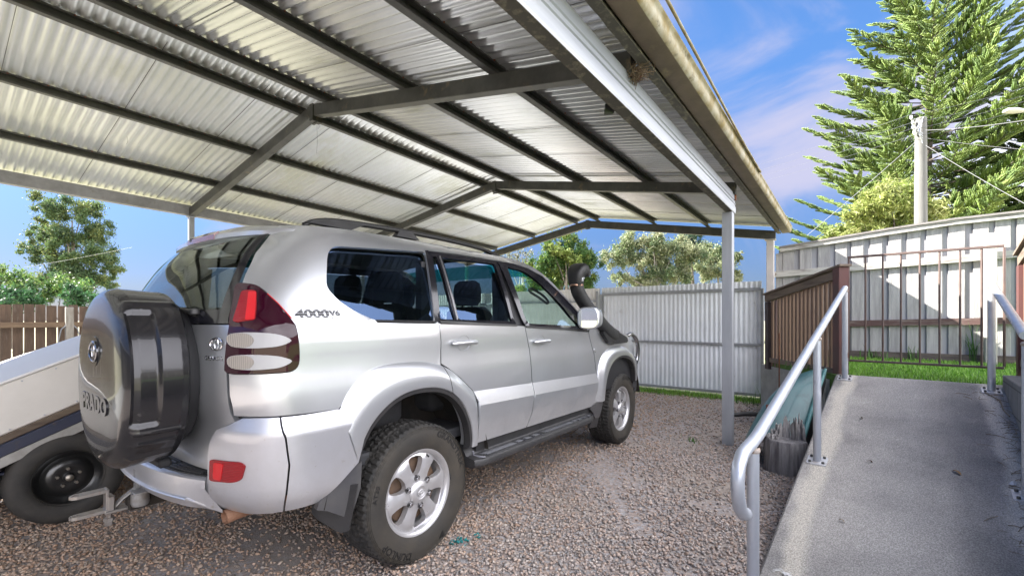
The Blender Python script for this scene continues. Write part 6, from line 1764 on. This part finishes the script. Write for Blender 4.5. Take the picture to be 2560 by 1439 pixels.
def pxblobs(px0, Y, lst, z0=0.):
    out = []; b = dirpos(px0, Y); rr = random.Random(int(px0))
    for (px, py, rx, ry) in lst:
        dy = rr.uniform(-.6, .6) * rx / 1121 * Y
        out.append(((px - px0) / 1121. * Y, dy, hz(py, Y) - z0, rx / 1121. * Y, ry / 1121. * Y))
    return out
G_GUM = [(.08, .135, .045), (.11, .165, .06), (.055, .10, .045), (.16, .19, .06)]
Y = 38.
tree('gum_tree', dirpos(180, Y), hz(500, Y), pxblobs(180, Y, [(150, 530, 40, 38), (200, 525, 42, 36), (115, 585, 40, 30), (180, 590, 45, 40), (235, 580, 34, 40), (150, 640, 42, 32), (100, 630, 26, 18), (255, 640, 36, 30), (280, 670, 24, 24), (205, 655, 40, 36), (225, 705, 48, 26), (150, 700, 40, 26), (262, 705, 26, 18)]), 85000, .095, G_GUM, M['bark'], 'tall open crowned gum tree standing alone beyond the brown fence', 3, .24, .85, droop=.8, subk=.42)
G_BRIGHT = [(.085, .16, .035), (.115, .195, .045), (.06, .12, .03), (.15, .22, .06), (.035, .08, .028)]
G_DEEP = [(.03, .085, .03), (.04, .11, .035), (.025, .065, .03)]
Y = 20.
tree('shrub', dirpos(30, Y), hz(690, Y), pxblobs(30, Y, [(-40, 690, 60, 40), (30, 700, 55, 32), (80, 720, 45, 30), (20, 740, 60, 30)]), 9000, .07, G_BRIGHT, M['bark_dark'], 'bright green bushy shrub at the far left above the brown fence', 5, .07, .6, 'shrub')
tree('shrub', dirpos(150, Y), hz(700, Y), pxblobs(150, Y, [(130, 715, 45, 26), (175, 720, 40, 26), (210, 735, 40, 26), (110, 740, 40, 22)]), 8000, .07, G_BRIGHT + [(.05, .13, .035)], M['bark_dark'], 'light green shrub below the tall gum tree', 6, .07, .6, 'shrub')
Y = 17.
tree('shrub', dirpos(50, Y), hz(730, Y), pxblobs(50, Y, [(10, 745, 50, 24), (70, 750, 40, 20)]), 5000, .06, G_DEEP, M['bark_dark'], 'dark green low shrub just over the top of the brown fence at left', 8, .06, .6, 'shrub')
tree('shrub', dirpos(205, Y), hz(735, Y), pxblobs(205, Y, [(190, 735, 36, 24), (240, 752, 30, 16), (275, 752, 24, 15)]), 5000, .06, G_DEEP + [(.05, .13, .05)], M['bark_dark'], 'deep green low shrub beside the spare wheel cover edge', 9, .06, .6, 'shrub')
Y = 26.
tree('broadleaf_tree', dirpos(1400, Y), hz(600, Y), pxblobs(1400, Y, [(1400, 620, 40, 30), (1440, 625, 36, 30), (1370, 650, 40, 30), (1430, 660, 46, 34), (1470, 655, 30, 30), (1400, 690, 46, 30), (1460, 700, 34, 22), (1350, 690, 36, 28), (1340, 720, 40, 20)]), 50000, .075, [(.06, .13, .03), (.08, .165, .04), (.045, .10, .03), (.16, .21, .04)], M['bark_dark'], 'dense green broadleaf tree behind the snorkel', 12, .22, .75, droop=.3)
tree('broadleaf_tree', dirpos(1415, Y - 1.2), hz(615, Y), pxblobs(1415, Y - 1.2, [(1385, 622, 22, 15), (1425, 640, 24, 18), (1443, 655, 18, 16)]), 3200, .085, [(.20, .26, .06), (.16, .22, .05), (.25, .29, .09)], M['bark_dark'], 'yellow flowering sprig crown in front of the dense green tree', 13, .10, .8)
Y = 30.
tree('dead_tree', dirpos(1305, Y), hz(620, Y), pxblobs(1305, Y, [(1290, 640, 26, 22), (1265, 650, 18, 14), (1320, 650, 24, 24), (1335, 690, 30, 26)]), 1600, .08, [(.20, .21, .15), (.15, .17, .12)], M['bark_pale'], 'thin grey tree with bare pale twigs above the windscreen', 15, .12, .95, sub=16)
G_EUC = [(.27, .31, .16), (.33, .35, .21), (.18, .23, .11), (.40, .41, .26), (.12, .18, .085)]
Y = 27.
tree('eucalypt_tree', dirpos(1640, Y), hz(590, Y), pxblobs(1640, Y, [(1570, 610, 36, 26), (1630, 605, 40, 26), (1690, 620, 36, 26), (1540, 645, 30, 24), (1600, 650, 40, 26), (1660, 660, 40, 30), (1720, 640, 34, 26), (1640, 695, 40, 22), (1700, 690, 36, 24), (1555, 695, 24, 14), (1600, 700, 30, 18)]), 62000, .075, G_EUC, M['bark_pale'], 'pale grey green eucalypt with twisting white limbs in the centre', 21, .16, .8, droop=.9)
tree('eucalypt_tree', dirpos(1730, Y + 3), hz(600, Y + 3), pxblobs(1730, Y + 3, [(1720, 600, 30, 20), (1745, 625, 28, 26), (1730, 660, 30, 24)]), 9000, .07, [(.04, .085, .045), (.055, .10, .055), (.03, .065, .035)], M['bark_dark'], 'darker blue green tree between the two pale eucalypts', 22, .18, .8)
tree('eucalypt_tree', dirpos(1795, Y + 1), hz(610, Y + 1), pxblobs(1795, Y + 1, [(1790, 625, 34, 18), (1800, 655, 34, 24), (1770, 680, 26, 20), (1820, 690, 26, 14), (1850, 690, 10, 8), (1845, 640, 10, 14)]), 26000, .075, G_EUC, M['bark_pale'], 'smaller pale eucalypt behind the grooved carport post', 23, .13, .75, droop=.9)

# ------------------------------------------------------------------ tall conifers (whorled branches with upswept cord-like twigs)
M['needle'] = mk('conifer_foliage', (.07, .12, .02), .55, attr='tint', trans=.40)
def norfolk(base, H, spread, label, seed, nwh=26, z_low=1.6, dens_=1.0, lean=(0, 0)):
    rg = np.random.default_rng(seed); root = empty('norfolk_pine', base, 0, label, 'conifer', 'norfolk pines')
    Vs = []; Fs = []; Cs = []; nv = 0
    m = MB(); top = Vector((lean[0], lean[1], H)); m.tube([Vector((0, 0, -.2)), top * .5, top * .85, top], [.30, .20, .10, .03], 9)
    cols = np.array([(.26, .36, .095), (.205, .30, .08), (.145, .225, .065), (.31, .40, .12)])
    for wi in range(nwh):
        t = wi / (nwh - 1); z = z_low + (H - z_low) * (t ** .92); c = top * (z / H)
        Lb = spread * (1 - t) ** .56 * (1 - .25 * max(0, .12 - t) / .12) + .15
        nb = 7 if t < .8 else 5
        ph = rg.uniform(0, 6.28)
        for b in range(nb):
            a = ph + 2 * PI * b / nb + rg.normal(0, .16); L = Lb * rg.uniform(.78, 1.12)
            d = np.array([math.cos(a), math.sin(a), 0.]); q = np.array([-d[1], d[0], 0.])
            sag = -.04 * L + .5 * L * t; up = .16 * L
            def bp(s): return np.array([c.x, c.y, c.z]) + d * L * s + np.array([0, 0, 1.]) * (sag * s + up * s ** 3 - .10 * L * math.sin(PI * s) * (1 - t))
            m.tube([Vector(bp(s)) for s in (0, .33, .66, 1)], [.045 * (1 - t) + .012, .03 * (1 - t) + .01, .018, .006], 5)
            # side sprays along the branch, each a flat comb of upswept cords
            ns = max(6, int(L / .125 * dens_))
            for si in range(ns):
                s = .22 + .78 * (si + rg.uniform(0, .8)) / ns; p = bp(s); side = 1 if si % 2 else -1
                ls = (.30 + .34 * L * (1 - s) * .5 + .22) * rg.uniform(.7, 1.2)
                dirv = d * .70 + q * side * rg.uniform(.45, .85) + np.array([0, 0, rg.uniform(.25, .55)]); dirv /= np.linalg.norm(dirv)
                if s > .93: dirv = d * .9 + np.array([0, 0, .45]) + q * rg.normal(0, .2); dirv /= np.linalg.norm(dirv)
                sidev = np.cross(dirv, np.array([0, 0, 1.])); sidev /= np.linalg.norm(sidev); upv = np.cross(sidev, dirv)
                nc = 14; k = np.linspace(.05, 1, nc)
                # central cord
                segs = [(p, p + dirv * ls, .034)]
                for kk in k:
                    o = p + dirv * ls * kk * .92
                    for sg in (-1, 1):
                        cl = (.17 + .05 * rg.random()) * (1.05 - .55 * kk); e = dirv * .62 + sidev * sg * rg.uniform(.35, .6) + upv * rg.uniform(.55, .85); e /= np.linalg.norm(e)
                        segs.append((o, o + e * cl, .022))
                A = np.array([x[0] for x in segs]); B = np.array([x[1] for x in segs]); W_ = np.array([x[2] for x in segs])[:, None]
                dd = B - A; dd /= np.linalg.norm(dd, axis=1)[:, None]; h1 = np.cross(dd, np.array([.3, .5, .8])); h1 /= np.linalg.norm(h1, axis=1)[:, None]; h2 = np.cross(dd, h1)
                M_ = A + (B - A) * .55
                V = np.stack([A, M_ + h1 * W_, M_ - h1 * W_ * .5 + h2 * W_ * .87, M_ - h1 * W_ * .5 - h2 * W_ * .87, B], 1)
                n = len(segs); f = np.array([(0, 2, 1), (0, 3, 2), (0, 1, 3), (4, 1, 2), (4, 2, 3), (4, 3, 1)])
                Vs.append(V.reshape(-1, 3)); Fs.append((f[None] + (np.arange(n) * 5)[:, None, None]).reshape(-1, 3) + nv); nv += n * 5
                Cs.append(np.repeat(cols[rg.integers(0, 4)] * rg.uniform(.8, 1.25, (n, 1)), 6, 0))
    np_mesh('crown', np.concatenate(Vs), np.concatenate(Fs), M['needle'], root, np.concatenate(Cs))
    m.build('trunk', M['bark_dark'], root, smooth=60); return root
Y = 21.
norfolk(dirpos(2292, Y), 17.2, 5.7, 'huge norfolk pine with upswept branches behind the utility pole', 31, 27, 2.6, lean=(.9, 0))
norfolk(dirpos(2690, 19.), 13.0, 4.6, 'second norfolk pine reaching in from the right edge', 33, 21, 2.2)
Y = 14.
tree('bottlebrush_bush', dirpos(2210, Y), hz(450, Y), pxblobs(2210, Y, [(2260, 480, 46, 34), (2200, 510, 50, 36), (2290, 530, 50, 40), (2150, 545, 42, 32), (2230, 560, 60, 32), (2110, 580, 36, 22), (2320, 570, 36, 30), (2180, 590, 50, 24)]), 32000, .08, [(.33, .37, .11), (.27, .32, .08), (.40, .42, .17), (.19, .25, .06)], M['bark_dark'], 'yellow green feathery bush behind the fence in front of the pine', 41, .10, .6, 'bush', droop=.3, asp=.22)

# ------------------------------------------------------------------ utility pole and wires
Y = 11.5; pp = dirpos(2302, Y)
pole = empty('utility_pole', pp, .2, 'pale round utility pole with insulators rising behind the fence', 'utility pole')
M['pole'] = mk('bleached_pole', (.20, .197, .185), .85, var=(.15, .147, .138), vscale=4., stretch=(4, 4, .4), bump=.3)
ht = hz(297, Y)
m = MB(); m.lathe([(.0, -.2), (.15, -.2), (.118, ht), (.10, ht + .02), (0, ht + .02)], 20, 'z'); m.build('pole_shaft', M['pole'], pole, smooth=40)
m = MB()
for z, a in ((ht + .06, 2.6), (ht - .10, 2.9), (ht - .24, 3.0), (ht - .37, 3.1)):
    x, y = .20 * math.cos(a), .20 * math.sin(a)
    m.tube([(0, 0, z - .06), (x, y, z - .05), (x, y, z)], .012, 6); m.lathe([(0, -.02), (.035, -.02), (.028, .01), (.036, .02), (.022, .05), (0, .055)], 10, 'z', (x, y, z))
m.build('insulator', mk('porcelain', (.70, .70, .68), .3), pole, smooth=40)
m = MB()
for k in range(5):
    m.tube([(-.05 - .03 * k, -.10, ht - .1 * k), (-.22, -.14, ht - .18 - .08 * k), (-.30 + .04 * k, -.12, ht - .32 - .07 * k), (-.12, -.13, ht - .45 - .06 * k)], .010, 5)
m.build('service_loop', M['galv'], pole, smooth=50)
def wire(a, b, sag, label, r=.010, mat='galv'):
    a = Vector(a); b = Vector(b); m = MB(); n = 24
    m.tube([a.lerp(b, i / n) - Vector((0, 0, sag * 4 * (i / n) * (1 - i / n))) for i in range(n + 1)], r, 5)
    o = m.build('overhead_wire', M[mat], smooth=60); tag(o, label, 'wire', 'overhead wires at the utility pole'); return o
def P3(px, py, Y): return Vector(((px - 1280) / 1121. * Y, Y, hz(py, Y)))
M['wire_pale'] = mk('pale_wire', (.24, .24, .25), .6)
M['wire_grey'] = mk('grey_wire', (.10, .105, .125), .6)
nm = ['topmost', 'second', 'third', 'lowest']
for i, (yl, yp, yr) in enumerate(((402, 284, 225), (416, 305, 242), (431, 320, 257), (445, 338, 277))):
    wire(P3(1830, yl + 26, 34), P3(2284, yp, 11.4), .12, f'{nm[i]} of the four thin wires running left from the utility pole', .0042, 'wire_grey')
    wire(P3(2300, yp, 11.4), P3(2900, yr - 118, 10.0), .12, f'{nm[i]} of the four wires running right from the utility pole', .004, 'wire_grey')
wire(P3(2310, 326, 11.3), P3(2760, 262, 9.0), .10, 'thick pale service cable from the pole to the right edge', .008, 'wire_pale')
wire(P3(2288, 355, 11.4), P3(2018, 588, 9.5), .02, 'pale stay wire slanting down left from the pole to the fence', .005, 'wire_pale')
wire(P3(2312, 362, 11.4), P3(2620, 540, 9.0), .04, 'thin stay wire slanting down right across the pine', .005, 'wire_pale')
wire(P3(2312, 345, 11.4), P3(2700, 382, 9.5), .05, 'nearly level service wire crossing the pine at right', .004, 'wire_pale')
wire(P3(60, 668, 30), P3(330, 618, 30), .05, 'pale wire crossing the gum tree at left', .006, 'wire_pale')
m = MB(); q = P3(2530, 278, 9.6)
lamp = empty('street_lamp', q, 0, 'small grey street lamp head on an arm at the upper right edge', 'street lamp')
m.loft([[(x, y * k, z * k) for y, z in ((-.09, 0), (-.06, .05), (.06, .05), (.09, 0), (.05, -.035), (-.05, -.035))] for x, k in ((-.16, .4), (-.13, .9), (.05, 1), (.22, .7), (.30, .4))]); m.build('lamp_head', mk('lamp_grey', (.55, .56, .55), .5, .2), lamp, smooth=40)
m = MB(); m.tube([(.28, 0, .0), (.8, .05, .06), (1.6, .1, .1)], .03, 8); m.tube([(1.6, .1, .1), (1.6, .1, -4.5)], .06, 10); m.build('lamp_arm', M['galv'], lamp, smooth=50)
# ------------------------------------------------------------------ house across the yard (mirrored in the car's side and cover)
def house():
    hs = empty('white_house', (17.5, -7.0, 0), math.radians(12), 'white weatherboard gabled house across the yard, mirrored in the dark wheel cover', 'house')
    wb = mk('white_weatherboard', (.74, .73, .70), .7)
    nt = wb.node_tree; w = nt.nodes.new('ShaderNodeTexWave'); w.bands_direction = 'Z'; w.wave_profile = 'SAW'; w.inputs['Scale'].default_value = 2.2; tc = nt.nodes.new('ShaderNodeTexCoord'); nt.links.new(tc.outputs['Object'], w.inputs[0]); b = nt.nodes.new('ShaderNodeBump'); b.inputs['Distance'].default_value = .02; nt.links.new(w.outputs['Fac'], b.inputs['Height']); nt.links.new(b.outputs[0], nt.nodes['Principled BSDF'].inputs['Normal'])
    m = MB(); m.box((0, -4, 0), (7, 4, 2.7)); m.prism([(0, -4, 2.701), (0, 4, 2.701), (0, 0, 4.6)], (7, 0, 0)); m.build('wall', wb, hs)
    m = MB()
    for s in (-1, 1): m.prism([(-.4, s * 4.5, 2.48), (-.4, 0, 4.66), (-.4, 0, 4.76), (-.4, s * 4.5, 2.58)], (7.8, 0, 0))
    m.build('roof', mk('grey_tin_roof', (.35, .35, .36), .5, .3), hs)
    for y in (-2.2, 1.6):
        m = MB(); m.box((-.05, y - .6, .9), (-.002, y + .6, 2.1)); f = m.build('window', mk('dark_window', (.03, .04, .05), .08), hs); q = MB()
        for a, b in (((-.07, y - .68, .82), (-.051, y + .68, .9)), ((-.07, y - .68, 2.1), (-.051, y + .68, 2.18)), ((-.07, y - .03, .9), (-.051, y + .03, 2.1))): q.box(a, b)
        q.build('frame', wb, f)
house()
def backdrop_shed():     # added out of view behind the photographer to darken the car's reflections
    sh = empty('backdrop', W(-8.2, -5.2, 0), CRZ, 'dark corrugated garage added unseen behind the photographer, darkening wheel cover reflections', 'backdrop')
    c = corr(9.5, 2.6, amp=.012, pitch=.15, per=6); c.xf(Matrix.Translation((0, 4.75, 0)) @ Matrix.Rotation(-PI / 2, 4, 'Z')); c.build('front_wall', mk('grey_green_cladding', (.16, .165, .155), .6, var=(.11, .115, .105), vscale=2.), sh, smooth=40, fix=False)
    m = MB(); m.box((-5, -4.75, 0), (-.05, 4.75, 2.58)); m.build('side_walls', mk('shed_wall', (.15, .15, .14), .7), sh)
    m = MB(); m.prism([(-5.2, -5, 2.6), (.3, -5, 2.6), (-2.5, -5, 3.3)], (0, 10, 0)); m.build('roof', mk('shed_roof', (.25, .25, .25), .5, .3), sh)
    m = MB(); m.bbox((.016, -1.6, 0), (.05, 1.6, 2.1), .01); m.build('roller_door', mk('cream_door', (.42, .40, .35), .6), sh)
backdrop_shed()
fz2 = empty('added_yard_fence', (7.6, -9.0, 0), PI / 2 - .12, 'added unseen dark timber fence at far right, darkening the reflection in the car side', 'fence')  # added out of view to put a darker horizon band in the paint's reflection
m = MB(); rr = random.Random(2); x = 0
while x < 11: m.bbox((x, -.01, 0), (x + .14, .01, 1.9 + rr.uniform(-.02, .02)), .003); x += .15
m.build('palings', mk('added_dark_paling', (.075, .06, .05), .85, var=(.05, .04, .034), vscale=3.), fz2)
m = MB(); m.bbox((0, .0105, 1.3), (11, .05, 1.4), .003); m.bbox((0, .0105, .35), (11, .05, .45), .003); m.build('rails', M['rail_wood'], fz2)
# ------------------------------------------------------------------ camera, light, sky
cam = bpy.data.cameras.new('camera'); co = bpy.data.objects.new('camera', cam); lk(co)
co.location = (0, 0, 1.307); co.rotation_euler = (PI / 2, 0, 0)
cam.sensor_fit = 'HORIZONTAL'; cam.sensor_width = 36; cam.lens = 36 * 1121 / 2560.; cam.shift_y = 77.5 / 2560; cam.clip_start = .02; cam.clip_end = 2000
SC.camera = co
SUN = Vector((-1.288, .341, 1.0)).normalized()       # towards the sun
elev = math.asin(SUN.z)
ld = bpy.data.lights.new('sun', 'SUN'); ld.energy = 3.3; ld.angle = math.radians(.53); ld.color = (1., .955, .88)
lo = bpy.data.objects.new('sun', ld); lk(lo); lo.rotation_euler = (-SUN).to_track_quat('-Z', 'Y').to_euler(); lo.location = (-30, 10, 30)
FILL_CLOUD = 12.8
wd = bpy.data.worlds.new('World'); SC.world = wd; wd.use_nodes = True; nt = wd.node_tree; N = nt.nodes; L = nt.links
bg = N['Background']; sky = N.new('ShaderNodeTexSky'); sky.sky_type = 'NISHITA'; sky.sun_disc = False; sky.sun_elevation = elev
sky.sun_rotation = math.atan2(SUN.x, SUN.y); sky.air_density = 1.0; sky.dust_density = .4; sky.ozone_density = 2.2; sky.altitude = 50
hs = N.new('ShaderNodeHueSaturation'); hs.inputs['Saturation'].default_value = 1.18; hs.inputs['Value'].default_value = 1.0; L.new(sky.outputs[0], hs.inputs['Color'])
tc = N.new('ShaderNodeTexCoord'); mp = N.new('ShaderNodeMapping'); mp.inputs['Scale'].default_value = (1.2, 2.2, 3.0); mp.inputs['Rotation'].default_value = (.3, .5, .9); mp.inputs['Location'].default_value = (.35, .2, .1)
L.new(tc.outputs['Generated'], mp.inputs[0])
n1 = N.new('ShaderNodeTexNoise'); n1.inputs['Scale'].default_value = 1.6; n1.inputs['Detail'].default_value = 9; n1.inputs['Roughness'].default_value = .55; n1.inputs['Distortion'].default_value = .7; L.new(mp.outputs[0], n1.inputs['Vector'])
r1 = N.new('ShaderNodeMapRange'); r1.inputs[1].default_value = .42; r1.inputs[2].default_value = .68; r1.inputs[4].default_value = .85; r1.interpolation_type = 'SMOOTHSTEP'; L.new(n1.outputs['Fac'], r1.inputs[0])
mx = N.new('ShaderNodeMix'); mx.data_type = 'RGBA'; L.new(r1.outputs[0], mx.inputs[0]); L.new(hs.outputs[0], mx.inputs[6]); mx.inputs[7].default_value = (1.95, 1.88, 2.4, 1)
# clear air: hold the milky band near the horizon back
sx = N.new('ShaderNodeSeparateXYZ'); L.new(tc.outputs['Generated'], sx.inputs[0])
hr = N.new('ShaderNodeMapRange'); hr.inputs[1].default_value = -.02; hr.inputs[2].default_value = .55; hr.inputs[3].default_value = 0; hr.inputs[4].default_value = 1; hr.interpolation_type = 'SMOOTHSTEP'; L.new(sx.outputs['Z'], hr.inputs[0])
hm = N.new('ShaderNodeMix'); hm.data_type = 'RGBA'; hm.blend_type = 'MULTIPLY'; hm.inputs[0].default_value = 1; L.new(hs.outputs[0], hm.inputs[6]); hc = N.new('ShaderNodeMix'); hc.data_type = 'RGBA'; L.new(hr.outputs[0], hc.inputs[0]); hc.inputs[6].default_value = (.150, .165, .27, 1); hc.inputs[7].default_value = (.66, .70, .80, 1); L.new(hc.outputs[2], hm.inputs[7]); L.new(hm.outputs[2], mx.inputs[6])
# a bright bank of cumulus, added out of view behind and right as fill light
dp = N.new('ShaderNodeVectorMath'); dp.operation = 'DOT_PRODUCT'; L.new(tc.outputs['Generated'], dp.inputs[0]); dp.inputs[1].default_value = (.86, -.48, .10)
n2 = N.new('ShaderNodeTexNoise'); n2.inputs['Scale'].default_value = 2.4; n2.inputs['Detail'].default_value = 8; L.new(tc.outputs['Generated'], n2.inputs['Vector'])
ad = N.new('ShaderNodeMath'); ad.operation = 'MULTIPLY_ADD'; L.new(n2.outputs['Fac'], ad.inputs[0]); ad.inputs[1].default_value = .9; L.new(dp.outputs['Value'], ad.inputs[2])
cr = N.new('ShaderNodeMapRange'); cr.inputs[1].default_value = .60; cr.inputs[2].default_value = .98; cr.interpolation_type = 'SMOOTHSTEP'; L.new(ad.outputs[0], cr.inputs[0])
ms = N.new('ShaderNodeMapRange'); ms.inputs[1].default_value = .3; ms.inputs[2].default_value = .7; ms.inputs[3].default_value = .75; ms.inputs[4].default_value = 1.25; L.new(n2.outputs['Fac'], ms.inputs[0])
cc = N.new('ShaderNodeMix'); cc.data_type = 'RGBA'; cc.blend_type = 'MULTIPLY'; cc.inputs[0].default_value = 1; cc.inputs[6].default_value = (FILL_CLOUD * .97, FILL_CLOUD * .965, FILL_CLOUD * 1.03, 1); L.new(ms.outputs[0], cc.inputs[7])
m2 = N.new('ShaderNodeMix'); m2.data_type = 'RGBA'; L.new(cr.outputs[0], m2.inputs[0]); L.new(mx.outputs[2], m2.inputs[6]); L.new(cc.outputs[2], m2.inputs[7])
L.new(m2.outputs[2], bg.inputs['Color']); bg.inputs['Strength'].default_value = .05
SC.view_settings.view_transform = 'Standard'; SC.view_settings.look = 'None'; SC.view_settings.gamma = 1; SC.view_settings.exposure = 2.9; SC.view_settings.use_curve_mapping = False
SC.cycles.max_bounces = 10; SC.cycles.diffuse_bounces = 5; SC.cycles.glossy_bounces = 5; SC.cycles.transparent_max_bounces = 16; SC.cycles.caustics_reflective = False; SC.cycles.caustics_refractive = False
SC.cycles.use_denoising = True
